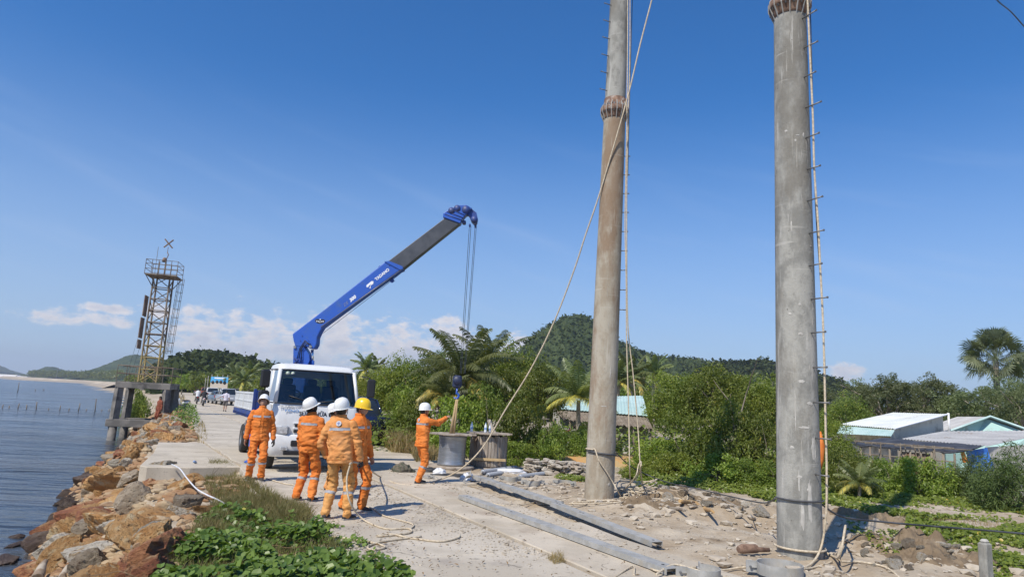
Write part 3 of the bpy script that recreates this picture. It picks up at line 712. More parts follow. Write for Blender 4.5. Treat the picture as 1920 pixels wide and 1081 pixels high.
def make_var(kind, seed, mt, rx, rz, h0, ncl, per, leaf, asp=.5, crad=.3, shape='dome', trunk=.1, up=.5, nl=9, hole=.55, barkm=None):
    v = Var(); v.w = rx*2; v.h = h0+rz; v.kind = kind
    V, F, T, cc = crown(rx, rx*.85, rz, h0, ncl, per, leaf, seed, asp, crad, shape, up, hole)
    v.h = float(np.percentile(V[:, 2], 99.5)); v.w = float(np.percentile(V[:, 0], 99.3)-np.percentile(V[:, 0], .7))
    v.leaf = fastmesh('crown', V, F, mt, attr=T, nolink=True)
    mb = MB(); rg = np.random.default_rng(seed+1)
    if shape == 'bush':
        for k in range(5): limbs(mb, cc, max(.3, h0*.5), trunk*.7, rg, 4, rg.uniform(-.4, .4)*rx, (rg.uniform(-.3, .3)*rx, rg.uniform(-.3, .3)*rx, 0))
    else: limbs(mb, cc, h0*.8, trunk, rg, nl)
    me = bpy.data.meshes.new('trunk'); me.from_pydata(mb.v, [], mb.f); me.materials.append(barkm or m_bark); me.polygons.foreach_set('use_smooth', mb.sm); v.trunk = me
    return v
VARS = {
 'tall': [make_var('t', 11+i, m_lf1, 1.9, 1.6, 2.5, 120, 95, .062, shape='dome', trunk=.10) for i in range(3)],
 'bright': [make_var('t', 31+i, m_lf2, 1.8, 1.5, 2.2, 120, 90, .060, shape='dome', trunk=.09) for i in range(3)],
 'shrub': [make_var('s', 51+i, m_lf1, 1.5, 1.4, .55, 110, 90, .055, shape='bush', trunk=.05) for i in range(3)],
 'shrubb': [make_var('s', 71+i, m_lf2, 1.3, 1.2, .5, 90, 80, .060, shape='bush', trunk=.05) for i in range(3)],
 'dark': [make_var('t', 91+i, m_lf4, 2.0, 1.7, 2.3, 120, 90, .07, shape='dome', trunk=.12) for i in range(2)],
 'acacia': [make_var('a', 111+i, m_lf3, 2.7, 1.9, 4.3, 130, 80, .10, asp=.3, crad=.25, trunk=.13, nl=14, hole=.35, barkm=m_barkp) for i in range(3)],
 'feather': [make_var('f', 131+i, m_feather, 1.6, 1.5, .6, 120, 130, .10, asp=.09, crad=.32, shape='bush', trunk=.04, up=1.2) for i in range(2)],
 'far': [make_var('r', 151+i, m_lf1, 3.2, 2.8, 3.4, 75, 34, .24, trunk=.2, asp=.6) for i in range(3)],
 'farb': [make_var('r', 171+i, m_lf2, 3.0, 2.4, 3.0, 70, 32, .22, trunk=.2, asp=.6) for i in range(2)],
}
def plant(kind, px, Y, top, wpx, label, name='shrub', cat='shrub', group=None, vi=None, gbase=None, lowest=None):
    """plant whose top shows at photo row top, width wpx photo pixels, standing at distance Y"""
    t = PY(px, top, Y); v = VARS[kind][(int(px)+int(Y)) % len(VARS[kind]) if vi is None else vi]
    zb = gz1(t.x, Y) if gbase is None else gbase; hgt = max(t.z-zb, .4); w = wpx*Y/FPX
    o = thing(name, label, cat, (t.x, Y, zb), (px*1.7+Y) % 6.28, group); o.scale = (w/v.w, w/v.w, hgt/v.h)
    link('crown', v.leaf, None, o); link('trunk', v.trunk, None, o); return o
# --- bushes behind the truck and spools (nearest layer last)
GB = 'dense green bushes beside the road'
def P(kind, px, Y, top, w, label, **k): return plant(kind, px, Y, top, w, label, **k)
P('shrubb', 762, 28.5, 728, 100, 'bright green leafy bush right of the dark pickup')
P('bright', 705, 34, 690, 120, 'light green bushy tree rising behind the white truck cab', name='tree', cat='tree')
P('bright', 762, 33, 668, 120, 'light green round-topped tree left of the big coconut palm', name='tree', cat='tree')
P('shrub', 790, 26.5, 700, 130, 'dark leafy shrub behind the pointing worker')
P('dark', 835, 31, 655, 150, 'dark green tree behind the crane hook', name='tree', cat='tree')
P('shrub', 775, 26, 765, 70, 'low shrub above the dry grass beside the pickup')
P('shrubb', 865, 24.5, 745, 120, 'broad green shrub directly behind the hanging sling')
P('shrub', 925, 24.5, 725, 130, 'leafy shrub above the wooden cable drum')
P('tall', 965, 30, 645, 150, 'tall leafy tree right of the big coconut palm', name='tree', cat='tree')
P('tall', 1015, 27, 676, 120, 'broad leafy tree in front of the peaked hill', name='tree', cat='tree')
P('shrub', 985, 23.5, 715, 130, 'dark green shrub right of the wooden drum')
P('shrubb', 968, 22.0, 822, 80, 'low round bright shrub beside the heap of stones')
P('shrubb', 1018, 22.6, 806, 64, 'small yellow green shrub above the stone wall')
P('shrub', 1040, 24.5, 790, 70, 'leafy shrub left of the hammock')
P('dark', 1120, 29, 792, 90, 'dark shrub in the shade of the turquoise roofed shed')
P('shrub', 1090, 25, 800, 80, 'low bush under the pink hammock')
P('bright', 1262, 30, 700, 110, 'yellow green tree beside the turquoise roof', name='tree', cat='tree')
P('tall', 1300, 29, 704, 120, 'tall leafy tree between the two concrete posts', name='tree', cat='tree')
P('tall', 1340, 28, 684, 140, 'leafy tree with the highest crown between the posts', name='tree', cat='tree')
P('tall', 1400, 31, 706, 130, 'dark leafy tree close to the near concrete post', name='tree', cat='tree')
P('bright', 1440, 30, 716, 110, 'light green tree partly behind the near post', name='tree', cat='tree')
P('shrubb', 1232, 22.5, 815, 110, 'bright glossy shrub right of the far concrete post')
P('shrub', 1290, 21.5, 770, 150, 'big glossy leaved shrub in the middle of the gap between posts')
P('shrub', 1365, 20.5, 755, 160, 'big dark glossy shrub left of the near post')
P('shrub', 1430, 20.0, 775, 120, 'glossy shrub directly behind the near post')
P('shrubb', 1265, 20.3, 850, 100, 'low leafy shrub at the edge of the dirt bank')
P('shrubb', 1345, 19.4, 850, 120, 'low yellow flecked shrub at the dirt bank edge')
P('shrub', 1420, 18.8, 860, 110, 'low dark shrub at the dirt bank beside the near post')
P('shrubb', 1195, 19.2, 880, 70, 'tuft of green bush beside the foot of the far post')
P('shrub', 1585, 21, 838, 100, 'dark shrub right of the near post below the metal roofs')
P('shrub', 1655, 20.5, 858, 120, 'wide green shrub in front of the black tarpaulin roof')
P('shrubb', 1725, 19.5, 858, 120, 'round leafy shrub in front of the wooden stakes')
P('shrub', 1600, 18.6, 850, 90, 'low shrub close behind the near post')
P('feather', 1905, 17.5, 835, 170, 'large feathery green bush at the right edge')
P('feather', 1835, 19.0, 852, 130, 'feathery green bush below the grey shed wall')
P('feather', 1780, 20, 870, 90, 'small feathery bush beside the round leafy shrub')
P('bright', 1550, 27, 790, 90, 'light green bush between the near post and the white roof')
P('tall', 1590, 41, 738, 100, 'green tree behind the left end of the white roof', name='tree', cat='tree')
# trees behind the houses at right
for a in [(1520,46,712,110,'shadowed tree behind the near post and its ropes'),(1660,48,703,140,'round grey green tree behind the white metal roof'),(1735,50,704,150,'spreading grey green tree above the white roof ridge'),(1790,52,735,110,'thin grey green tree between the roofs and palm'),(1850,45,712,170,'large grey green tree under the fan palm'),(1920,40,712,130,'grey green tree at the right edge of the photo'),(1620,56,712,100,'far grey green tree left of the white roof'),(1970,46,700,150,'grey green tree cut off by the right edge')]:
    P('acacia', *a, name='tree', cat='tree')
# trees along the far road and behind the truck
k = 0
farlab = 'green tree in the belt of trees beyond the parked cars'
for px, Y, top, w in [(345,150,700,34),(372,140,706,36),(392,150,698,36),(330,175,706,30),(432,135,702,40),(455,120,698,44),(478,110,703,40),(415,170,694,36),(500,100,700,50),(530,95,705,55),(560,95,702,50),(600,90,700,55),(640,85,698,52),(668,80,700,48)]:
    P('farb' if k % 3 == 0 else 'far', px, Y, top, w, farlab, name='tree', cat='tree', group='belt of trees beyond the parked cars'); k += 1
# trees far behind, seen above the bushes in front of the hill
for px, Y, top, w in [(720,75,690,60),(755,70,690,60),(1110,60,700,60),(1170,60,700,70),(1200,64,694,60),(1470,60,712,80),(1440,62,700,70),(1080,62,690,60)]:
    P('far', px, Y, top, w, 'distant green tree behind the bushes at the foot of the hill', name='tree', cat='tree', group='distant trees at the foot of the hill')
# --- coconut palms
def frond(V, F, T, base, az_, elv, ln, droop, rg, nleaf=46, lw=.028, ll=.5, tone=.4, curl=0.0):
    d = np.array([math.cos(az_), math.sin(az_), 0.0]); sd = np.array([-math.sin(az_), math.cos(az_), 0.0]); up = np.array([0, 0, 1.0])
    p = np.array(base, float); e = elv; N_ = nleaf; st = ln/N_; pts = []
    for i in range(N_+1):
        t = i/N_; ee = e - droop*t**1.4; pts.append(p.copy()); p = p + (d*math.cos(ee)+up*math.sin(ee)+sd*curl*t)*st
    pts = np.array(pts)
    def q(a, b_, c_, d_, tn):
        k = len(V); V.extend([a, b_, c_, d_]); F.append((k, k+1, k+2, k+3)); T.extend([tn]*4)
    for i in range(0, N_, 2):
        w = .03*(1-i/N_)+.008; q(pts[i]-sd*w, pts[i]+sd*w, pts[min(i+2, N_)]+sd*w*.8, pts[min(i+2, N_)]-sd*w*.8, tone+.25)
        q(pts[i]-up*w, pts[i]+up*w, pts[min(i+2, N_)]+up*w*.8, pts[min(i+2, N_)]-up*w*.8, tone+.25)
    for i in range(3, N_):
        t = i/N_; L0 = ll*(math.sin(math.pi*min(1, t*.85+.12))**.6)*rg.uniform(.8, 1.1)
        tg = pts[min(i+1, N_)]-pts[i-1]; tg = tg/np.linalg.norm(tg)
        for s_ in (-1, 1):
            dr = sd*s_*.75 + tg*.55 + up*(-.12-.35*rg.random()); dr /= np.linalg.norm(dr)
            m_ = pts[i]+dr*L0*.55; e_ = m_ + (dr*.7-up*(.45+.4*rg.random()))*L0*.45
            wv = tg*lw; tn = np.clip(tone+rg.normal(0, .08), 0, 1)
            q(pts[i]-wv*.6, pts[i]+wv*.6, m_+wv, m_-wv, tn); q(m_-wv, m_+wv, e_+wv*.15, e_-wv*.15, tn)
m_palm = LEAF('palm_leaf', (0.09,0.12,0.045), (0.24,0.26,0.10), (0.58,0.48,0.12), rough=.4, trans=.3)
m_palmtrunk = MAT('palm_trunk', (0.22,0.19,0.15), .9, col2=(0.32,0.28,0.22), scale=3, stretch=(1,1,6), bump=.02, bscale=8)
def palm_mesh(seed, nfr=22, ln=2.6, yellow=3, th=2.6, ll=.52, nleaf=46, lw=.026):
    rg = np.random.default_rng(seed); V = []; F = []; T = []
    for i in range(nfr):
        t = i/nfr; az_ = i*2.399+rg.uniform(-.2, .2); el_ = 1.35-1.5*t+rg.uniform(-.1, .1)
        frond(V, F, T, (0, 0, th), az_, el_, ln*rg.uniform(.85, 1.08), rg.uniform(.9, 1.5)*(.6+.5*t), rg, nleaf, lw, ll, .92 if i >= nfr-yellow else rg.uniform(.1, .6), rg.uniform(-.3, .3))
    return fastmesh('fronds', np.array(V), np.array(F), m_palm, attr=np.array(T), nolink=True)
def palm_trunk(th, r, lean):
    mb = MB(); pts = [Vector((lean*((1-k/8)**2), 0, th*k/8-.1)) for k in range(9)]; mb.tube(pts, [r*(1.5-.6*k/8) for k in range(9)], 10)
    me = bpy.data.meshes.new('trunk'); me.from_pydata(mb.v, [], mb.f); me.materials.append(m_palmtrunk); me.polygons.foreach_set('use_smooth', mb.sm); return me
PM = [(palm_mesh(1, 26, 2.7, 3), palm_trunk(2.6, .13, .3)), (palm_mesh(2, 18, 2.3, 4, ll=.6), palm_trunk(2.6, .11, -.3)), (palm_mesh(3, 20, 2.4, 1, nleaf=26, lw=.06), palm_trunk(2.6, .12, .2))]
def palm(i, px, Y, cpy, sc, label, rz=0, group=None, zs=None):
    t = PY(px, cpy, Y); zb = gz1(t.x, Y); o = thing('coconut_palm', label, 'palm', (t.x, Y, t.z-2.6*sc), rz, group)
    link('fronds', PM[i][0], None, o); tr = link('trunk', PM[i][1], None, o); o.scale = (sc,)*3
    gap = (t.z-2.6*sc-zb)/sc; tr.scale = (1, 1, (2.6+gap+.2)/2.6); tr.location = (0, 0, -gap-.2)
    return o
palm(0, 868, 27, 705, 0.98, 'large coconut palm with drooping fronds behind the crane ropes', 0.4)
palm(1, 1085, 25.5, 745, 0.72, 'young coconut palm with yellowing fronds beside the far post', 2.2)
palm(0, 915, 33, 690, 1.0, 'coconut palm half hidden behind the large one', 2.0)
palm(1, 835, 25.8, 740, 0.55, 'small palm with yellow fronds behind the crane hook', 1.2)
palm(1, 1285, 21.6, 870, 0.32, 'tiny young palm sprouting at the edge of the dirt bank', 1.0)
palm(1, 1612, 17.6, 905, 0.30, 'tiny young palm with a yellow frond right of the near post', 0.2)
gp = 'coconut palms far off'
for px, Y, cy, sc in [(1185,52,708,.95),(1225,60,702,.9),(1395,60,735,.9),(1160,45,715,.8)]:
    palm(2, px, Y, cy, sc, 'distant coconut palm rising behind the bushes near the hill', px, 'distant palms near the hill')
for px, Y, cy, sc in [(688,80,692,1.0),(706,85,693,.9),(442,120,706,1.2),(470,115,703,1.2),(425,135,712,1.2),(456,105,715,1.0)]:
    palm(2, px, Y, cy, sc, 'coconut palm in the palm grove beyond the truck', px, 'palm grove beyond the truck')
# --- fan palm
def fan_palm():
    rg = np.random.default_rng(77); V = []; F = []; T = []
    def q(a, b_, c_, d_, tn): k = len(V); V.extend([a, b_, c_, d_]); F.append((k, k+1, k+2, k+3)); T.extend([tn]*4)
    for i in range(56):
        t = i/56; a = i*2.399; e = 1.5-2.3*t+rg.uniform(-.15, .15); pl = rg.uniform(1.1, 1.5)
        d = np.array([math.cos(a)*math.cos(e), math.sin(a)*math.cos(e), math.sin(e)]); c = d*pl
        s_ = np.cross(d, [0, 0, 1.]); s_ /= max(1e-6, np.linalg.norm(s_)); n_ = np.cross(s_, d); ro = rg.uniform(-1.2, 1.2); s_, n_ = s_*math.cos(ro)+n_*math.sin(ro), n_*math.cos(ro)-s_*math.sin(ro); tn = rg.uniform(.15, .5) if i < 38 else .75
        q(s_*-.025, s_*.025, c+s_*.02, c-s_*.02, tn+.2)
        for k in range(26):
            th = (k/25-.5)*math.radians(250); dr = d*math.cos(th)+s_*math.sin(th); R0 = .95*(1-.12*abs(k/25-.5))*rg.uniform(.9, 1.05)
            sw = np.cross(dr, n_)*.045; fold = n_*(.03 if k % 2 else -.03); m_ = c+dr*R0*.6+fold; e_ = c+dr*R0-np.array([0, 0, .16])*rg.uniform(.5, 1.4)-n_*.08
            q(c-sw*.15, c+sw*.15, m_+sw, m_-sw, tn); q(m_-sw, m_+sw, e_+sw*.1, e_-sw*.1, tn)
    return fastmesh('fan_leaves', np.array(V), np.array(F), m_fan, attr=np.array(T), nolink=True)
m_fan = LEAF('fan_leaf', (0.11,0.14,0.08), (0.26,0.29,0.18), rough=.45, trans=.35)
t = PY(1866, 672, 50); o = thing('fan_palm', 'tall fan palm with spiky round leaves rising above the right hand trees', 'palm', (t.x, 50, gz1(t.x, 50)))
fl = link('fan_leaves', fan_palm(), None, o); fl.location = (0, 0, t.z-gz1(t.x, 50)); fl.scale = (1.08,)*3; 
mb = MB(); H_ = t.z-gz1(t.x, 50); mb.tube([(0, 0, H_*k/6-.1) for k in range(7)], [.24-.01*k for k in range(7)], 12); mb.build('trunk', m_palmtrunk, o)
# --- bare twig tree
mb = MB(); rg = np.random.default_rng(9)
def twig(p, d, ln, r, dep):
    pts = [p]; 
    for k in range(4): d = (d+Vector(rg.normal(0, .13, 3))).normalized(); p = p+d*ln/4; pts.append(p)
    mb.tube(pts, [r*(1-.15*k) for k in range(5)], 5)
    if dep: 
        for k in range(3): twig(pts[2+k % 3], (d+Vector(rg.normal(0, .6, 3))+Vector((0,0,.3))).normalized(), ln*.55, r*.45, dep-1)
twig(Vector((0,0,0)), Vector((.30,0,1)).normalized(), 2.9, .05, 1)
p = PY(1357, 830, 24); o = mb.build('bare_tree', m_bark); o.location = (p.x, 24, gz1(p.x, 24)); tag(o, 'bare leafless tree standing among the bushes between the posts', 'tree')
# --- far woods: uncountable
def wood(name, specs, mt, seed):
    rg = np.random.default_rng(seed); Vs = []; Ts = []
    for (a0, y0, a1, y1, n_, hmin, hmax, dep, zb, lf) in specs:
        for i in range(n_):
            t = rg.random(); px = a0+(a1-a0)*t; Yd = (y0+(y1-y0)*t)+rg.uniform(0, dep); X = PY(px, 700, Yd).x; h = rg.uniform(hmin, hmax); r = h*.34
            k = 26; q = rg.normal(size=(k, 3)); q /= np.linalg.norm(q, axis=1)[:, None]; q *= rg.uniform(.4, 1, k)[:, None]
            C = np.array([X, Yd, zb+h*.6])+q*np.array([r, r, h*.42]); v, _ = leafquads(C, np.full(k, lf*h), rg, .4, q, .55)
            Vs.append(v); Ts.append(np.repeat(np.clip(rg.normal(.4, .15)+rg.normal(0, .12, k), 0, .8), 4))
    V = np.concatenate(Vs); return tag(fastmesh(name, V, np.arange(len(V)).reshape(-1, 4), mt, attr=np.concatenate(Ts)), kind='stuff')
wood('far_wood', [(55,1480,229,900,520,11,17,60,3,.12),(240,900,330,380,300,5,8,60,0,.13),(240,300,345,230,220,3,6,40,0,.13),(-20,1650,90,1500,90,6,9,80,1,.13),(330,210,500,150,260,4,7,40,0,.13),(480,150,760,110,360,3,6.5,30,0,.13),(700,110,1010,80,260,3,6,25,-.3,.13),(1000,90,1480,80,420,2.5,5.5,30,-.5,.13),(1480,90,2000,70,360,3,5.5,30,-.6,.13)], m_lf1, 5)
# ================================================================ people
def fuse(mb, voxel, smooth=4):
    me = bpy.data.meshes.new('tmp'); me.from_pydata(mb.v, [], mb.f); me.update()
    o = bpy.data.objects.new('tmp', me); COL.objects.link(o)
    r = o.modifiers.new('r', 'REMESH'); r.mode = 'VOXEL'; r.voxel_size = voxel; r.use_smooth_shade = True
    if smooth: s_ = o.modifiers.new('s', 'SMOOTH'); s_.factor = .5; s_.iterations = smooth
    dg = bpy.context.evaluated_depsgraph_get(); m2 = bpy.data.meshes.new_from_object(o.evaluated_get(dg))
    bpy.data.objects.remove(o); bpy.data.meshes.remove(me); return m2
def mesh_np(me):
    V = np.empty(len(me.vertices)*3, np.float32); me.vertices.foreach_get('co', V)
    Nn = np.empty(len(me.vertices)*3, np.float32); me.vertices.foreach_get('normal', Nn)
    return V.reshape(-1, 3).astype(float), Nn.reshape(-1, 3).astype(float)
def setco(me, V): me.vertices.foreach_set('co', np.ascontiguousarray(V, np.float32).ravel()); me.update()
def faces_np(me):
    k = len(me.polygons); ls = np.empty(k, np.int32); lt = np.empty(k, np.int32); me.polygons.foreach_get('loop_start', ls); me.polygons.foreach_get('loop_total', lt)
    li = np.empty(len(me.loops), np.int32); me.loops.foreach_get('vertex_index', li)
    q = lt == 4; return li[ls[q][:, None]+np.arange(4)[None]]
def patch(me, pred, off, name, mt, parent, sm=True, one=False):
    V, Nn = mesh_np(me); F = faces_np(me); C = V[F].mean(1); NC = Nn[F].mean(1); k = pred(C, NC)
    F = F[k]
    if len(F) == 0: return None
    if one:
        lab = {}
        def fd(a):
            while lab[a] != a: lab[a] = lab[lab[a]]; a = lab[a]
            return a
        for f in F:
            for v_ in f: lab.setdefault(int(v_), int(v_))
            r0 = fd(int(f[0]))
            for v_ in f[1:]: lab[fd(int(v_))] = r0
        rt = np.array([fd(int(f[0])) for f in F]); un, ct = np.unique(rt, return_counts=True); F = F[rt == un[ct.argmax()]]
    u, inv = np.unique(F, return_inverse=True); F = inv.reshape(F.shape)
    P0 = V[u]-Nn[u]*.004; P1 = V[u]+Nn[u]*off
    # outer skin plus a rim so that the piece has thickness
    e = {}
    for f in F:
        for i in range(4):
            a, b_ = int(f[i]), int(f[(i+1) % 4]); e[(a, b_)] = e.get((a, b_), 0)+1
    rim = [(a, b_) for (a, b_) in e if (b_, a) not in e]; n = len(u)
    rimF = [(b_, a, a+n, b_+n) for a, b_ in rim]
    allF = np.concatenate([F+n, np.array(rimF, np.int64).reshape(-1, 4)]) if rimF else F+n
    return fastmesh(name, np.concatenate([P0, P1]), allF, mt, parent, smooth=sm)
def ellrings(mb, rings, n=20, cap=True):
    """rings: (centre, rx, ry, Matrix3)"""
    vs = []; k = len(rings)
    for c, rx, ry, M_ in rings:
        for j in range(n):
            th = 2*math.pi*j/n; vs.append(Vector(c)+M_@Vector((rx*math.cos(th), ry*math.sin(th), 0)))
    fs = [(i*n+j, i*n+(j+1) % n, (i+1)*n+(j+1) % n, (i+1)*n+j) for i in range(k-1) for j in range(n)]
    if cap: fs += [tuple(range(n-1, -1, -1)), tuple(range((k-1)*n, k*n))]
    mb.add(vs, fs)
def ball(mb, c, r, M_=None, sub=None):
    V, F = sub or ICO1; Mx = M_ or Matrix.Identity(3)
    r = r if hasattr(r, '__len__') else (r, r, r)
    mb.add([Vector(c)+Mx@Vector((v[0]*r[0], v[1]*r[1], v[2]*r[2])) for v in V], F.tolist())
def ik(a, b, l1, l2, hint):
    a = Vector(a); b = Vector(b); d = b-a; L_ = d.length
    if L_ > (l1+l2)*.995: b = a+d.normalized()*(l1+l2)*.995; d = b-a; L_ = d.length
    x = (l1*l1-l2*l2+L_*L_)/(2*L_); h = math.sqrt(max(0, l1*l1-x*x)); u = d.normalized(); hv = Vector(hint); hv = (hv-u*u.dot(hv)).normalized()
    return a+u*x+hv*h, b
def seg(mb, a, b, r0, r1, n=14, bulge=0.0, k=5):
    a = Vector(a); b = Vector(b); pts = []; rs = []
    for i in range(k+1):
        t = i/k; pts.append(a.lerp(b, t)); rs.append(r0+(r1-r0)*t+bulge*math.sin(math.pi*min(1, t*1.3)))
    mb.tube(pts, rs, n); ball(mb, a, r0); ball(mb, b, r1)
def handgeo(mb, wr, dr, pn, curl, inf=0.0, side=1):
    """wrist point, direction of the hand, palm normal, finger curl in radians"""
    wr = Vector(wr); d = Vector(dr).normalized(); pn = Vector(pn); pn = (pn-d*pn.dot(d)).normalized(); w = d.cross(pn)*side
    M_ = Matrix((w, d, pn)).transposed()
    ball(mb, wr+d*.045, (.040+inf, .052+inf, .017+inf), M_, ICO1)
    mb.tube([wr-d*.04, wr, wr+d*.03], [.026+inf, .025+inf, .026+inf], 10)
    for i, (o, l) in enumerate(((-.029, .064), (-.0095, .074), (.0105, .070), (.029, .054))):
        p = wr+d*.085+w*o; q = [p-d*.03, p]; a = curl*.45; dd = d
        for k, fr in enumerate((.45, .32, .25)):
            dd = (d*math.cos(a)+pn*math.sin(a)); p = p+dd*l*fr; q.append(p); a += curl*.6
        mb.tube(q, [.0095+inf, .0092+inf, .0085+inf, .0078+inf, .0065+inf], 8)
    p = wr+d*.025-w*.03; a = (-w*.75+d*.6+pn*.25).normalized(); p1 = p+a*.04; p2 = p1+(a*.4+d*.8+pn*.35*min(1, curl)).normalized()*.035
    mb.tube([p+w*.012, p, p1, p2], [.012+inf, .0125+inf, .0105+inf, .008+inf], 8)
def headmesh(mb):
    """head centred on the origin, face towards +Y, fused later with the body"""
    V, F = ICO2; P = V*np.array([.076, .094, .113]); x, y, z = P[:, 0].copy(), P[:, 1].copy(), P[:, 2].copy()
    fr = np.clip(y/.094, 0, 1)
    low = np.clip(-z/.113, 0, 1); P[:, 0] *= 1-.30*low; P[:, 1] = np.where(y < 0, y*(1-.35*low), y*(1+.02*low))
    g = lambda cx, cz, sx_, sz_: np.exp(-((x-cx)/sx_)**2-((z-cz)/sz_)**2)*fr
    P[:, 1] += .024*g(0, -.022, .011, .016)+.012*g(0, 0, .008, .020)          # nose
    P[:, 1] += .006*g(0, .020, .045, .009)                                      # brow
    P[:, 1] -= .012*(g(-.029, .004, .014, .010)+g(.029, .004, .014, .010))      # sockets
    P[:, 1] += .008*g(0, -.054, .020, .007)+.008*g(0, -.066, .018, .006)-.004*g(0, -.060, .022, .003)
    P[:, 1] += .010*g(0, -.092, .020, .014)                                     # chin
    P[:, 1] += .004*(g(-.043, -.025, .016, .016)+g(.043, -.025, .016, .016))
    return P, F
m_skin = MAT('skin', (0.36,0.20,0.13), .55, col2=(0.42,0.25,0.17), scale=12, bump=.001, bscale=150)
m_hair = MAT('hair', (0.015,0.012,0.010), .5, bump=.003, bscale=80)
m_or1 = MAT('cloth_orange', (0.78,0.25,0.06), .85, col2=(0.66,0.185,0.035), scale=5, thr=(.4,.6), bump=.005, bscale=28, spec=.15, objrand=.08, col3=(0.50,0.17,0.06), scale3=3.2, thr3=(.60,.76))
m_or2 = MAT('cloth_faded_orange', (0.72,0.33,0.115), .9, col2=(0.60,0.25,0.08), scale=4, thr=(.4,.6), col3=(0.70,0.35,0.15), scale3=3, bump=.004, bscale=28, spec=.15)
m_or3 = MAT('cloth_tan_orange', (0.68,0.36,0.13), .9, col2=(0.60,0.28,0.085), scale=4, thr=(.4,.6), bump=.004, bscale=28, spec=.15)
m_refl = MAT('reflective_tape', (0.30,0.30,0.32), .6, col2=(0.40,0.40,0.41), scale=12, spec=.3)
m_glove = MAT('glove_dark', (0.035,0.037,0.036), .85, bump=.002, bscale=80)
m_shoe = MAT('shoe_black', (0.03,0.03,0.032), .7, bump=.001, bscale=60)
m_sole = MAT('shoe_sole', (0.35,0.33,0.30), .8)
m_hw = MAT('helmet_white', (0.80,0.80,0.77), .3, col2=(0.70,0.69,0.65), scale=6, thr=(.5,.75), coat=.3)
m_hy = MAT('helmet_yellow', (0.85,0.56,0.02), .3, col2=(0.75,0.47,0.02), scale=6, thr=(.5,.75), coat=.3)
m_strap = MAT('strap', (0.02,0.02,0.02), .7)
m_eyew = MAT('eye_white', (0.75,0.72,0.68), .2); m_iris = MAT('iris', (0.02,0.012,0.008), .15)
m_mask = MAT('face_cloth_black', (0.015,0.015,0.017), .9, bump=.003, bscale=30)
def folds(me, seed, amp, segs):
    V, Nn = mesh_np(me); w = np.full(len(V), .55)
    for (p, r) in segs: w += np.exp(-(np.linalg.norm(V-np.array(p), axis=1)/r)**2)*1.3
    q = V.copy(); a = fbm(np.stack([q[:,0]*7+q[:,2]*5, q[:,1]*7, q[:,2]*15-q[:,0]*6], 1)+seed, 3, seed)
    b = 1-np.abs(fbm(np.stack([q[:,0]*9-q[:,2]*6, q[:,1]*9, q[:,2]*13+q[:,0]*5], 1)+seed*3, 2, seed+7))*4
    V = V+Nn*(amp*w*(a*1.5+.55*np.clip(b, -1, 1)))[:, None]; setco(me, V)
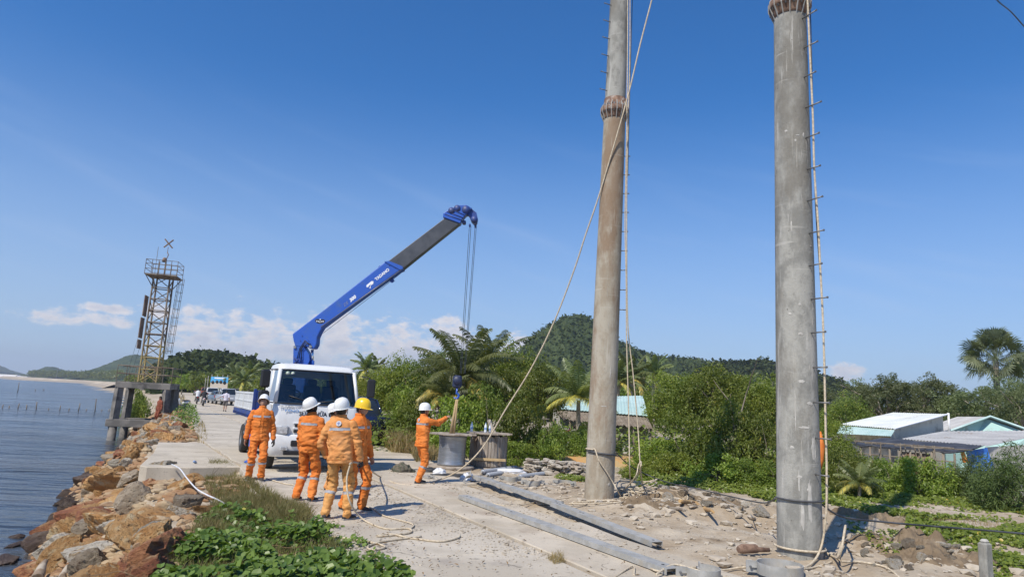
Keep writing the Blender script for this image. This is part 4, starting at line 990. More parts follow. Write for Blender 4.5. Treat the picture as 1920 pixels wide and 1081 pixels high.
def person(label, loc, rz, H=1.0, hands=None, elbow=None, feet=None, headyaw=0, headpitch=0, jacket=m_or1, trouser=None, helmet=m_hw, gloves=(False, False),
           lean=(0, 0), curl=(.9, .9), bands=True, seed=1, tuck=False, hip=None, knee=(0, 1, .15), mask=False, voxel=.0095, shoecol=m_shoe, hd=None, chestpocket=True, bare_arm=False, bare_leg=False, group=None, longneck=1.0, handdir=None, cap=None):
    tr = trouser or jacket
    T = thing('person', label, 'person', loc, rz, group); T.scale = (H, H, H)
    hz = .90 if hip is None else hip[2]; hx, hy = (0, 0) if hip is None else hip[:2]
    hipc = Vector((hx, hy, hz)); lx, ly = lean
    up = Vector((lx, ly, 1)).normalized(); ax = Vector((1, 0, -lx)).normalized(); ay = up.cross(ax); Mt = Matrix((ax, ay, up)).transposed()
    tp = lambda z, x=0, y=0: hipc + Mt@Vector((x, y, z-.90))
    sh = [tp(1.352, s*.170, -.005) for s in (-1, 1)]
    hands = hands or [(-.27, .03, .80), (.27, .03, .80)]
    eh = elbow or [(-.4, -1, 0), (.4, -1, 0)]
    feet = feet or [(-.11, 0, 0), (.11, 0, 0)]
    E = []; Hn = []
    for i in range(2):
        e, h = ik(sh[i], hands[i], .285, .255, eh[i]); E.append(e); Hn.append(h)
    hp = [tp(.88, s*.088) for s in (-1, 1)]; K = []; A = []
    for i in range(2):
        an = Vector(feet[i][:3])+Vector((0, -.02, .09)); k_, a_ = ik(hp[i], an, .425, .405, knee); K.append(k_); A.append(a_)
    nk = tp(1.46); Mh = Mt@Matrix.Rotation(headyaw, 3, 'Z')@Matrix.Rotation(headpitch, 3, 'X')
    hc = nk + Mh@Vector((0, .022, .115))
    ftd = []
    for i in range(2): fy = feet[i][3] if len(feet[i]) > 3 else (-.15 if i else .15); ftd.append(fy)
    # ---- body: one continuous surface
    b = MB()
    ellrings(b, [(tp(z), rx, ry, Mt) for z, rx, ry in ((.82,.13,.09),(.92,.145,.10),(1.08,.135,.095),(1.25,.15,.105),(1.36,.15,.09),(1.42,.09,.07),(1.46,.055,.058))])
    b.tube([tp(1.40), nk, nk+Mh@Vector((0, .008, .07))], [.060, .054, .052], 14)
    hv, hf = headmesh(b); b.add([hc+Mh@Vector(p) for p in hv], hf.tolist())
    for s in (-1, 1): ball(b, hc+Mh@Vector((s*.076, -.004, -.004)), (.011, .017, .029), Mh)
    for i in range(2):
        seg(b, sh[i], E[i], .048, .037); seg(b, E[i], Hn[i], .038, .026, bulge=.006)
        seg(b, hp[i], K[i], .080, .053); seg(b, K[i], A[i], .050, .034, bulge=.012)
        d = (Vector(handdir[i]) if handdir and handdir[i] else (Hn[i]-E[i]).normalized())
        pn = (Vector((-1 if i else 1, 0, 0)) + Vector((0, .35, 0)))
        if abs(d.z) < .5: pn = Vector((0, 0, -1))
        if not gloves[i]: handgeo(b, Hn[i], d, pn, curl[i], 0, 1 if i else -1)
    bm_ = fuse(b, voxel if voxel > .0096 else .0088, 2); bo = link('body', bm_, m_skin, T)
    for i in range(2):
        if gloves[i]:
            g = MB(); d = (Vector(handdir[i]) if handdir and handdir[i] else (Hn[i]-E[i]).normalized()); pn = Vector((-1 if i else 1, .35, 0))
            if abs(d.z) < .5: pn = Vector((0, 0, -1))
            handgeo(g, Hn[i], d, pn, curl[i], .003, 1 if i else -1); g.tube([Hn[i]-d*.06, Hn[i]+d*.01], [.042, .034], 12); link('glove', fuse(g, .0075, 1), m_glove, T)
    # eyes
    for s in (-1, 1):
        e = MB(); c = hc+Mh@Vector((s*.029, .0765, .004)); ball(e, c, .0105)
        eo = e.build('eye', [m_eyew, m_iris], T, smooth=True); e2 = MB(); ball(e2, c+Mh@Vector((0, .0065, .001)), .0055); e2.build('iris', m_iris, eo, smooth=True)
        br = MB(); br.tube([hc+Mh@Vector((s*.014, .094, .022)), hc+Mh@Vector((s*.030, .090, .027)), hc+Mh@Vector((s*.046, .080, .021))], [.003, .004, .002], 6); br.build('eyebrow', m_hair, T)
    # hair
    V, F = ICO2; P = V*np.array([.083, .101, .119]); k = (P[F].mean(1)[:, 1] < .035) & (P[F].mean(1)[:, 2] > (-.055 if helmet or True else 0)) & ~((np.abs(P[F].mean(1)[:, 0]) > .06) & (P[F].mean(1)[:, 2] < -.01) & (P[F].mean(1)[:, 1] > -.03))
    if not helmet: k |= (P[F].mean(1)[:, 2] > .045)
    P = P+V*(.004*fbm(P*60, 2, seed))[:, None]
    hr = MB(); hr.add([hc+Mh@Vector(p) for p in P], F[k].tolist()); hr.build('hair', m_hair, T, smooth=True)
    if mask:
        P = V*np.array([.084, .104, .122]); P[:, 1] += .012*np.exp(-(P[:, 0]/.02)**2-((P[:, 2]+.03)/.03)**2)*(P[:, 1] > 0); C = P[F].mean(1); k = (C[:, 2] < -.012)
        mk = MB(); mk.add([hc+Mh@Vector(p) for p in P], F[k].tolist()); mk.tube([nk-Mt@Vector((0, 0, .03)), nk+Mh@Vector((0, .01, .06))], [.068, .07], 16); mk.build('face_scarf', m_mask, T, smooth=True)
    # helmet
    if helmet:
        hm = MB(); n = 36; prof = [(1.0, .0), (1.0, .02), (.985, .05), (.93, .085), (.80, .118), (.58, .140), (.30, .152), (.001, .156)]
        rxh, ryh = .108, .132; vs = []; k = len(prof)
        for f, z in prof:
            for j in range(n):
                th = 2*math.pi*j/n; x = rxh*f*math.cos(th); y = ryh*f*math.sin(th)
                rg_ = .007*math.exp(-(x/.016)**2) + .004*math.exp(-((abs(x)-.042)/.010)**2) if f > .2 else .005
                vs.append((x, y, z+(rg_ if z > .03 else 0)))
        hm.cs = True
        hm.add([hc+Mh@Vector((v[0], v[1]-.003, v[2]+.018)) for v in vs], [(i*n+j, i*n+(j+1) % n, (i+1)*n+(j+1) % n, (i+1)*n+j) for i in range(k-1) for j in range(n)])
        brim = []
        for q, (ex, dz) in enumerate(((0, .004), (1, .0), (1, -.005), (0, -.003))):
            for j in range(n):
                th = 2*math.pi*j/n; fr = max(0, math.sin(th)); w_ = .014+.036*fr**2.5
                brim.append(((rxh+w_*ex)*math.cos(th), (ryh+w_*ex)*math.sin(th), dz-.012*fr*ex*fr))
        hm.add([hc+Mh@Vector((v[0], v[1]-.003, v[2]+.018)) for v in brim], [(i*n+j, ((i+1) % 4)*n+j, ((i+1) % 4)*n+(j+1) % n, i*n+(j+1) % n) for i in range(4) for j in range(n)])
        ho = hm.build('helmet', helmet, T)
        st = MB()
        for s in (-1, 1): st.tube([hc+Mh@Vector((s*.098, .01, .02)), hc+Mh@Vector((s*.080, .018, -.05)), hc+Mh@Vector((s*.045, .035, -.105)), hc+Mh@Vector((0, .05, -.123))], .0045, 6)
        st.build('chin_strap', m_strap, ho)
    # ---- jacket
    j = MB(); hem = .80 if not tuck else .93
    rings = [(hem, .188, .140), (.90, .180, .135), (1.02, .178, .130), (1.15, .188, .135), (1.28, .192, .132), (1.355, .190, .116), (1.395, .165, .105), (1.425, .118, .094), (1.45, .085, .085)]
    if tuck: rings = [(.93, .165, .125), (.96, .180, .138), (1.02, .190, .145), (1.15, .192, .142), (1.28, .192, .132), (1.355, .190, .116), (1.395, .165, .105), (1.425, .118, .094), (1.45, .085, .085)]
    if bare_arm: rings[0] = (.86, .17, .125)
    ellrings(j, [(tp(z), rx, ry, Mt) for z, rx, ry in rings], 28)
    ellrings(j, [(tp(1.43), .080, .080, Mt), (tp(1.475, 0, -.004), .074, .076, Mt), (tp(1.50, 0, -.006), .078, .080, Mt)], 24)
    cuff = []
    for i in range(2):
        if bare_arm: m_ = sh[i].lerp(E[i], .75); seg(j, sh[i], m_, .080, .068); continue
        seg(j, sh[i], E[i], .067, .060, bulge=.006); d = (Hn[i]-E[i]).normalized(); seg(j, E[i], Hn[i]-d*.015, .060, .046, bulge=.004)
    jm = fuse(j, voxel, 3)
    sg = [(tuple(E[0]), .1), (tuple(E[1]), .1), (tuple(tp(1.25, -.17)), .09), (tuple(tp(1.25, .17)), .09), (tuple(tp(.95)), .18)]
    folds(jm, seed, .0105, sg); jo = link('jacket' if not bare_arm else 'shirt', jm, jacket, T)
    def cls(C):   # True for torso faces
        Q = (C-np.array(hipc))@np.array(Mt)    # torso coordinates
        ins = (np.abs(Q[:, 0])/.205)**2+(Q[:, 1]/.17)**2 < 1.25; da = np.full(len(C), 9.0)
        for i in range(2):
            for a, b_ in ((sh[i].lerp(E[i], .25), E[i]), (E[i], Hn[i])):
                a = np.array(a); b_ = np.array(b_); ab = b_-a; t_ = np.clip(((C-a)@ab)/(ab@ab), 0, 1); da = np.minimum(da, np.linalg.norm(C-a-t_[:, None]*ab, axis=1)-.072)
        return Q, ins & (da > .012)
    if bands:
        def chest(C, Nc): Q, ok = cls(C); return ok & (np.abs(Q[:, 2]-(1.29-.90)) < .020)
        patch(jm, chest, .0035, 'reflective_band', m_refl, T)
        if chestpocket:
            for s in (-1, 1):
                po = patch(jm, lambda C, Nc: (lambda Q, ok: ok & (Q[:, 1] > .04) & (np.abs(Q[:, 0]-s*.085) < .055) & (Q[:, 2] > .21) & (Q[:, 2] < .355))(*cls(C)), .007, 'chest_pocket', jacket, T)
                if po: patch(jm, lambda C, Nc: (lambda Q, ok: ok & (Q[:, 1] > .04) & (np.abs(Q[:, 0]-s*.085) < .06) & (Q[:, 2] > .315) & (Q[:, 2] < .36))(*cls(C)), .013, 'pocket_flap', jacket, po)
            patch(jm, lambda C, Nc: (lambda Q, ok: ok & (Q[:, 1] > .04) & (np.abs(Q[:, 0]) < .022))(*cls(C)), .006, 'placket', jacket, T)
        patch(jm, lambda C, Nc: (lambda Q: (Q[:, 2] < hem-.90+.05) & (np.hypot(Q[:, 0]/1.35, Q[:, 1]) < .165))((C-np.array(hipc))@np.array(Mt)), .006, 'hem', jacket, T)
        for i in range(2):
            a = np.array(E[i]); b_ = np.array(Hn[i]); ab = b_-a
            patch(jm, lambda C, Nc: (lambda t_: (t_ > .78) & (t_ < .96) & (np.linalg.norm(C-a-t_[:, None]*ab, axis=1) < .075))(((C-a)@ab)/(ab@ab)), .005, 'cuff', jacket, T)
    # ---- trousers
    t = MB(); ellrings(t, [(tp(z), rx, ry, Mt) for z, rx, ry in ((.80,.168,.118),(.86,.176,.130),(.93,.166,.124),(.99,.150,.115))], 28)
    for i in range(2):
        seg(t, hp[i]-Vector((0, 0, .02)), K[i], .096, .071, n=18)
        if bare_leg: continue
        a = A[i]-(A[i]-K[i]).normalized()*.0; seg(t, K[i], a, .071, .066, n=18, bulge=.008)
    tm = fuse(t, voxel, 3); folds(tm, seed+31, .0115, [(tuple(K[0]), .13), (tuple(K[1]), .13), (tuple(A[0]), .14), (tuple(A[1]), .14), (tuple(tp(.82)), .12)])
    link('trousers', tm, tr, T)
    if bands:
        for i in range(2):
            a = np.array(K[i]); b_ = np.array(A[i]); ab = b_-a; ln = np.linalg.norm(ab); tc_ = .30
            dist = lambda C, t_: np.linalg.norm(C-a-t_[:, None]*ab, axis=1) < .115
            patch(tm, lambda C, Nc: (lambda t_: (np.abs(t_-tc_)*ln < .020) & dist(C, t_))(((C-a)@ab)/(ab@ab)), .0035, 'reflective_band', m_refl, T)
            a2 = np.array(hp[i]); b2 = np.array(K[i]); ab2 = b2-a2; s = 1 if i else -1
            patch(tm, lambda C, Nc: (lambda t_: (t_ > .52) & (t_ < .95) & (Nc[:, 0]*s > .62) & (np.linalg.norm(C-a2-t_[:, None]*ab2, axis=1) < .14))(((C-a2)@ab2)/(ab2@ab2)), .013, 'thigh_pocket', tr, T, one=True)
    # ---- shoes
    for i in range(2):
        f = Vector(feet[i][:3]); c, s = math.cos(ftd[i]), math.sin(ftd[i]); Mr = Matrix(((c,-s,0),(s,c,0),(0,0,1)))
        sb = MB(); rings = []
        for y, w_, h in ((-.085,.026,.050),(-.07,.034,.075),(-.03,.038,.090),(.03,.040,.072),(.09,.046,.055),(.135,.044,.045),(.165,.030,.032)):
            rings.append((f+Mr@Vector((0, y, h*.5+.008)), w_, h*.5, Mr@Matrix.Rotation(R_(-90), 3, 'X')@Matrix.Scale(1, 3)))
        ellrings(sb, rings, 16); sb.tube([f+Mr@Vector((0, -.03, .05)), A[i]+Vector((0, 0, .03))], [.042, .040], 14)
        so = link('shoe', fuse(sb, .008, 2), shoecol, T)
        sl = MB(); pl = [(-.030,-.09),(.030,-.09),(.040,-.03),(.046,.06),(.046,.12),(.028,.172),(-.020,.172),(-.044,.12),(-.044,.06),(-.036,-.03)]
        sl.prism(pl, f+Vector((0, 0, .001)), Mr@Vector((1, 0, 0)), Mr@Vector((0, 1, 0)), .020); sl.build('sole', m_sole, so)
    return dict(T=T, jm=jm, hc=hc, Mh=Mh, tp=tp, Mt=Mt, Hn=Hn)
def stand(px, py): p = G(px, py); return (p.x, p.y, (0.0))
Hs = 1.03
PA = person('worker at the left of the group facing the camera and gazing up, white helmet', stand(478,900), R_(203), Hs, hands=[(-.28, .04, .79), (.27, -.02, .80)], feet=[(-.10, .10, 0, .2), (.13, -.06, 0, -.35)], headyaw=R_(-12), headpitch=R_(30), gloves=(True, False), seed=3, curl=(.7, .7))
PB = person('worker seen from behind in bright orange with black face scarf under a white helmet', stand(570,938), R_(-12), Hs, hands=[(-.22, .12, .80), (.20, .16, .92)], feet=[(-.13, -.02, 0, .1), (.13, .0, 0, -.15)], headyaw=R_(-35), headpitch=R_(28), mask=True, tuck=True, seed=5, gloves=(True, True))
pc = G(603, 925); PC = person('worker mostly hidden between the others, face in profile under a white helmet', (pc.x-.02, 14.0, 0), R_(-75), .97, headyaw=R_(8), headpitch=R_(18), seed=8, jacket=m_or2, trouser=m_or2)
PD = person('worker nearest the camera seen from behind in faded tan orange with emblem on back', stand(627,973), R_(-6), Hs*1.015, jacket=m_or2, trouser=m_or3, lean=(-.05, 0), hands=[(-.24, .10, .86), (.30, .10, .80)], elbow=[(-1, -.6, 0), (.8, -.8, 0)], feet=[(-.14, .0, 0, .1), (.17, .05, 0, -.5)], headyaw=R_(-14), headpitch=R_(12), gloves=(True, True), curl=(.9, 1.6), seed=9)
PE = person('worker in a yellow helmet standing side on and looking to the right', stand(660,957), R_(-118), Hs*1.02, helmet=m_hy, hands=[(-.24, .10, .82), (.24, .06, .80)], feet=[(-.10, .12, 0, .1), (.10, -.10, 0, -.2)], headyaw=R_(14), headpitch=R_(-4), seed=12)
PF = person('worker beside the cable drums pointing to the right with a raised arm', stand(786,906), R_(-52), Hs*.99, jacket=m_or1, hands=[(-.12, .52, 1.36), (.13, .50, 1.44)], elbow=[(-.3, 0, -1), (.3, 0, -1)], feet=[(-.09, .06, 0, .1), (.09, -.08, 0, -.15)], headyaw=R_(-15), headpitch=R_(4), seed=15, curl=(.8, .5), bands=True)
# round emblem sewn on the back of the nearest worker
def emblem(pd, z=1.355, r=.052):
    V, Nn = mesh_np(pd['jm']); t0 = pd['tp'](z); Mt = pd['Mt']; Q = (V-np.array(pd['tp'](.90)))@np.array(Mt)
    k = (np.abs(Q[:, 0]) < .03) & (np.abs(Q[:, 2]-(z-.90)) < .03) & (Q[:, 1] < 0); y = Q[k, 1].min()
    nrm = Vector(Nn[k].mean(0)).normalized(); c = pd['tp'](z, 0, y)+nrm*.007; ax = Vector((-1, 0, 0)); ax = (ax-nrm*ax.dot(nrm)).normalized(); ay = nrm.cross(ax)
    e = MB(); e.prism([(r*math.cos(a*math.pi/14), r*math.sin(a*math.pi/14)) for a in range(28)], c-nrm*.004, ax, ay, .004); eo = e.build('emblem', MAT('emblem_white', (.50,.50,.52), .8), pd['T'])
    s = MB(); pts = []
    for a in range(8): rr_ = r*.80 if a % 2 == 0 else r*.22; th = a*math.pi/4+math.pi/2; pts.append((rr_*math.cos(th), rr_*math.sin(th)))
    s.prism(pts, c+nrm*.0005, ax, ay, .002); s.build('star', MAT('emblem_blue', (.10,.15,.36), .8), eo)
emblem(PD, 1.37, .040); emblem(PF, 1.37, .036)
# people far along the road
m_whs = MAT('shirt_white', (.72,.72,.72), .9); m_lil = MAT('shirt_lilac', (.62,.58,.66), .9); m_gry = MAT('cloth_grey', (.16,.14,.13), .9); m_blk = MAT('cloth_black', (.03,.03,.035), .9); m_red = MAT('cloth_maroon', (.22,.06,.03), .9); m_hb = MAT('helmet_black', (.02,.02,.025), .3)
fp = G(421, 771)
person('person in a pale lilac shirt walking along the road with an arm out', (fp.x, fp.y, 0), R_(20), 1.0, jacket=m_lil, trouser=m_gry, helmet=None, hands=[(-.62, .10, 1.02), (.26, -.10, .85)], elbow=[(-.2, -.2, -1), (.4, -1, 0)], feet=[(-.08, .14, 0), (.08, -.16, 0)], bands=False, voxel=.02, bare_arm=True, bare_leg=True, seed=20)
tp_ = PY(298, 770, 45)
person('person in dark red clothes standing under the tower platform', (tp_.x, 45, -.55), R_(150), 1.0, jacket=m_red, trouser=m_red, helmet=None, bands=False, voxel=.02, seed=22)
# ================================================================ crane truck
def GLASS(name, tint=(.55,.62,.62), refl=.10, rough=.02):
    m = bpy.data.materials.new(name); m.use_nodes = True; nt = m.node_tree; o = nt.nodes['Material Output']; nt.nodes.remove(nt.nodes['Principled BSDF'])
    t = nt.nodes.new('ShaderNodeBsdfTransparent'); t.inputs[0].default_value = (*tint, 1); g = nt.nodes.new('ShaderNodeBsdfGlossy'); g.inputs['Roughness'].default_value = rough
    fr = nt.nodes.new('ShaderNodeFresnel'); fr.inputs[0].default_value = 1.5; mx = nt.nodes.new('ShaderNodeMixShader')
    nt.links.new(nmath(nt, 'ADD', fr.outputs[0], refl*.5, clamp=True), mx.inputs[0]); nt.links.new(t.outputs[0], mx.inputs[1]); nt.links.new(g.outputs[0], mx.inputs[2]); nt.links.new(mx.outputs[0], o.inputs[0]); return m
m_wht = MAT('paint_white', (.72,.73,.72), .4, col2=(.62,.61,.58), scale=2.5, thr=(.45,.75), col3=(.50,.47,.41), scale3=5, thr3=(.62,.78), coat=.2)
m_blue = MAT('paint_blue', (.022,.095,.44), .42, col2=(.04,.11,.36), scale=3, thr=(.45,.75), col3=(.07,.12,.30), scale3=6, thr3=(.6,.75), coat=.15)
m_bdark = MAT('paint_blue_dark', (.02,.06,.27), .5, col2=(.05,.06,.12), scale=4)
m_blkp = MAT('black_plastic', (.018,.018,.02), .45, bump=.001, bscale=60)
m_tyre = MAT('tyre_rubber', (.028,.027,.026), .9, col2=(.09,.08,.07), scale=4, thr=(.5,.75), bump=.004, bscale=30)
m_steel = MAT('steel_grey', (.32,.32,.31), .45, metal=.6, col2=(.22,.21,.20), scale=5, bump=.001, bscale=50)
m_chrome = MAT('chrome', (.75,.76,.78), .18, metal=1.0)
m_glass = GLASS('windscreen_glass', (.52,.57,.55), .10); m_gdark = GLASS('tinted_glass', (.25,.28,.29), .12)
m_lens = MAT('lamp_lens', (.55,.57,.58), .08, coat=1.0, col2=(.30,.31,.32), scale=9); m_amber = MAT('amber_lens', (.75,.22,.02), .15, coat=.6); m_redl = MAT('red_lens', (.5,.02,.015), .15, coat=.6)
m_bed = MAT('bed_white', (.60,.61,.60), .55, col2=(.48,.48,.46), scale=2.5, thr=(.45,.7)); m_txt = MAT('lettering_black', (.02,.02,.03), .5); m_txtw = MAT('lettering_white', (.82,.82,.82), .5); m_txtg = MAT('lettering_grey', (.30,.31,.33), .4)
m_seat = MAT('seat_fabric', (.07,.07,.08), .9); m_cyan = MAT('paper_cyan', (.25,.60,.68), .7); m_dash = MAT('dashboard', (.06,.06,.065), .8)
m_boomd = MAT('boom_dark_grey', (.045,.048,.055), .45, col2=(.075,.078,.085), scale=3, coat=.2)
def text(parent, s, c, size, ax, ay, mt, name='lettering', bold=0.0, align='CENTER', shear=0, ext=.002, world=False, wsc=1.0):
    cu = bpy.data.curves.new('t', 'FONT'); cu.body = s; cu.size = size; cu.align_x = align; cu.align_y = 'CENTER'; cu.offset = bold; cu.shear = shear; cu.extrude = ext; cu.resolution_u = 3
    o = bpy.data.objects.new('t', cu); COL.objects.link(o); me = bpy.data.meshes.new_from_object(o.evaluated_get(bpy.context.evaluated_depsgraph_get())); bpy.data.objects.remove(o)
    ax = Vector(ax).normalized(); ay = (Vector(ay)-ax*ax.dot(Vector(ay))).normalized(); nz = ax.cross(ay)
    me.transform(Matrix.Translation(Vector(c)) @ Matrix((ax*wsc, ay, nz)).transposed().to_4x4())
    if world and parent is not None: me.transform(Matrix.LocRotScale(parent.location, parent.rotation_euler, parent.scale).inverted())
    me.materials.clear(); return link(name, me, mt, parent)
t0 = PY(588, 850, 16.8)
TRK = thing('crane_truck', 'white crane truck with blue crane boom parked on the road facing the camera', 'truck', (t0.x, 16.8, 0), ROADRZ)
def rring(z, yf, yb, hw, r, n=5, crown=0.05):
    pts = []
    for (cx, cy, a0) in ((hw-r, yb-r, 0), (-hw+r, yb-r, 90), (-hw+r, yf+r, 180), (hw-r, yf+r, 270)):
        for k in range(n): a = R_(a0+90*k/(n-1)); pts.append((cx+r*math.cos(a), cy+r*math.sin(a), z))
    q = []
    for i, p in enumerate(pts):
        q.append(p)
        if i == 3*n-1 or False:
            for k in (1, 2, 3, 4, 5): t = k/6; x = (-hw+r)*(1-t)+(hw-r)*t; q.append((x, yf-crown*math.sin(math.pi*t), z))
    return [(x, y - (crown*0.0), z) for x, y, z in q]
def ringloft(mb, rings, cap=True):
    n = len(rings[0]); k = len(rings); vs = [p for r in rings for p in r]
    fs = [(i*n+j, i*n+(j+1) % n, (i+1)*n+(j+1) % n, (i+1)*n+j) for i in range(k-1) for j in range(n)]
    if cap: fs += [tuple(range(n-1, -1, -1)), tuple(range((k-1)*n, k*n))]
    mb.add(vs, fs)
# lower cab shell
HW = 1.05
c = MB(); c.cs = True
ringloft(c, [rring(z, yf, 1.72, hw, .17) for z, yf, hw in ((.52,.10,1.00),(.60,.05,1.035),(.80,.02,1.05),(1.05,.00,1.05),(1.30,.015,1.05),(1.50,.05,1.045),(1.60,.085,1.04),(1.63,.12,1.02))])
cab = c.build('cab', m_wht, TRK)
try: cab.data.set_sharp_from_angle(angle=R_(35))
except Exception: pass
# roof
c = MB(); c.cs = True
ringloft(c, [rring(z, yf, yb, hw, .16, crown=.05) for z, yf, yb, hw in ((2.38,.36,1.70,.955),(2.44,.38,1.70,.955),(2.51,.44,1.66,.93),(2.555,.56,1.58,.86),(2.57,.75,1.4,.70))])
rf = c.build('roof', m_wht, TRK)
# pillars
c = MB()
for s in (-1, 1):
    for a, b_, w in (((s*.985,.11,1.60),(s*.90,.40,2.42),.05),((s*1.0,1.02,1.60),(s*.925,1.05,2.42),.045),((s*.99,1.64,1.58),(s*.915,1.62,2.42),.06)):
        q_ = MB(); q_.tube([a, b_], w, 8); q_.build('pillar', m_wht, TRK)
    q_ = MB(); q_.add([(s*1.022,1.08,1.60),(s*1.018,1.62,1.60),(s*.945,1.60,2.42),(s*.945,1.10,2.42)], ((0,1,2,3),)); q_.build('quarter_panel', m_wht, TRK)
c = MB(); # rear wall of the cab with its window opening
for x0, x1, z0, z1 in ((-.95,-.62,1.55,2.42),(.62,.95,1.55,2.42),(-.62,.62,1.55,1.86),(-.62,.62,2.24,2.42)): c.box(((x0+x1)/2, 1.66, (z0+z1)/2), (x1-x0-.002, .05, z1-z0-.002))
c.build('rear_wall', m_wht, TRK)
c = MB(); c.quad((-.62,1.655,1.86),(.62,1.655,1.86),(.62,1.655,2.24),(-.62,1.655,2.24)); c.build('rear_window', m_glass, TRK)
# windscreen, bowed
c = MB(); c.cs = True; n = 12; vs = []
for z, y, hw in ((1.60,.085,.985),(1.72,.12,.975),(2.05,.235,.935),(2.40,.365,.885)):
    for k in range(n+1): t = k/n*2-1; vs.append((hw*t, y-.055*(1-t*t)-.012+.03*abs(t)**6, z))
c.add(vs, [(i*(n+1)+k, i*(n+1)+k+1, (i+1)*(n+1)+k+1, (i+1)*(n+1)+k) for i in range(3) for k in range(n)]); ws = c.build('windscreen', m_glass, TRK)
c = MB()   # black rubber edge
edge = [vs[i] for i in range(n+1)]+[vs[2*(n+1)+n]]+[vs[3*(n+1)+k] for k in range(n, -1, -1)]+[vs[2*(n+1)]]
c.tube([Vector(p)+Vector((0, -.006, 0)) for p in edge], .016, 6, closed=True); c.build('seal', m_blkp, ws)
for x, z in ((-.74,2.31),(-.62,2.31)):
    c = MB(); c.lathe([(.001,0),(.048,0),(.048,.003),(.001,.003)], (x, .335-.045, z), 20, Matrix.Rotation(R_(90+20), 3, 'X')); st = c.build('sticker', MAT('sticker_pale_green', (.55,.68,.50), .5), ws)
    c = MB(); c.lathe([(.001,0),(.025,0),(.025,.005),(.001,.005)], (x, .333-.045, z), 14, Matrix.Rotation(R_(90+20), 3, 'X')); c.build('sticker_centre', m_txtw, st)
# side glass
for s in (-1, 1):
    c = MB(); c.quad((s*1.018,.22,1.63),(s*1.022,1.0,1.62),(s*.945,1.03,2.40),(s*.93,.46,2.40)); c.build('side_window', m_gdark, TRK)
    d = MB(); d.box((s*1.052, .60, 1.05), (.012, .86, 1.02), bev=.004); do = d.build('door', m_wht, TRK)
    h = MB(); h.box((s*1.07, .90, 1.38), (.03, .16, .04), bev=.008); h.build('handle', m_blkp, do)
# interior
c = MB(); c.box((0,.42,1.58), (1.9,.5,.12), bev=.04); c.build('dashboard', m_dash, TRK)
for x in (-.52, .10, .58):
    c = MB(); c.box((x, 1.15, 1.40), (.44,.45,.14), bev=.04); c.box((x, 1.40, 1.75), (.42,.12,.62), M=Matrix.Rotation(R_(-8), 3, 'X'), bev=.04); c.box((x, 1.43, 2.14), (.24,.08,.16), bev=.03); c.build('seat', m_seat, TRK)
c = MB(); ring = [(-.52+.20*math.cos(a*math.pi/12), .70+.20*math.sin(a*math.pi/12)*.75, 1.80-.20*math.sin(a*math.pi/12)*.6) for a in range(24)]; c.tube(ring, .015, 6, closed=True); c.tube([(-.52,.70,1.80),(-.52,.5,1.6)], .02, 6); c.build('steering_wheel', m_blkp, TRK)
c = MB(); c.box((.55,.30,1.665), (.62,.22,.012), M=Matrix.Rotation(R_(22), 3, 'X')); c.box((.38,.24,1.68), (.22,.16,.01), M=Matrix.Rotation(R_(30), 3, 'X')); c.build('papers', m_cyan, TRK)
# front details
def fy(z): return float(np.interp(z, [.52,.6,.8,1.05,1.3,1.5,1.6], [.10,.05,.02,0,.015,.05,.085]))-.043
g = MB(); g.box((0, fy(1.08)-.004, 1.085), (1.02,.05,.075), bev=.012); g.box((0, fy(.96)-.004, .955), (1.06,.05,.060), bev=.012); g.build('grille_slot', m_blkp, TRK)
g = MB(); g.box((0, fy(1.02)-.010, 1.025), (1.10,.04,.05), bev=.012); g.box((0, fy(1.14)-.008, 1.145), (1.10,.04,.035), bev=.01); g.build('grille_bar', m_wht, TRK)
b_ = MB(); b_.cs = True
ringloft(b_, [rring(z, yf, .50, hw, .16) for z, yf, hw in ((.36,.04,1.0),(.40,-.03,1.04),(.62,-.06,1.06),(.84,-.05,1.06),(.88,-.02,1.05))]); bp_ = b_.build('bumper', m_wht, TRK)
g = MB(); g.box((0, -.095, .68), (1.15,.06,.14), bev=.02); g.box((0, -.088, .46), (1.45,.05,.10), bev=.015); g.build('air_intake', m_blkp, bp_)
g = MB(); g.box((0, -.128, .80), (.36,.01,.12), bev=.003); pl = g.build('number_plate', m_txtw, bp_)
for s in (-1, 1):
    g = MB(); g.box((s*.80, .0, .98), (.34,.12,.20), rz=s*.30, bev=.03); hl = g.build('headlight', m_lens, TRK)
    g = MB(); g.box((s*.985, .06, 1.00), (.10,.10,.16), rz=s*.6, bev=.02); g.build('indicator', m_amber, hl)
    g = MB(); g.box((s*.72, -.10, .56), (.18,.04,.09), bev=.015); g.build('fog_lamp', m_lens, bp_)
    g = MB(); g.tube([(s*.10-.28*s+.1, .045, 1.64), (s*.12+s*.28, .03, 1.70), (s*.08+s*.62*1.0, .075, 1.78)], .012, 6); g.build('wiper', m_blkp, TRK)
X_ = (1, 0, 0); Zt = (0, .06, 1)
text(TRK, 'SỬA CHỮA ĐIỆN', (.07, fy(1.42)-.018, 1.365), .135, X_, Zt, m_txt, bold=.004, wsc=.98)
text(TRK, 'TRƯỜNG LONG', (-.60, fy(1.50)+.004, 1.52), .085, X_, (0,.2,1), m_txtg, bold=.001, wsc=1.0)
text(TRK, 'HINO', (-.60, fy(1.45)-.004, 1.425), .085, X_, (0,.15,1), m_chrome, bold=.002, wsc=1.5)
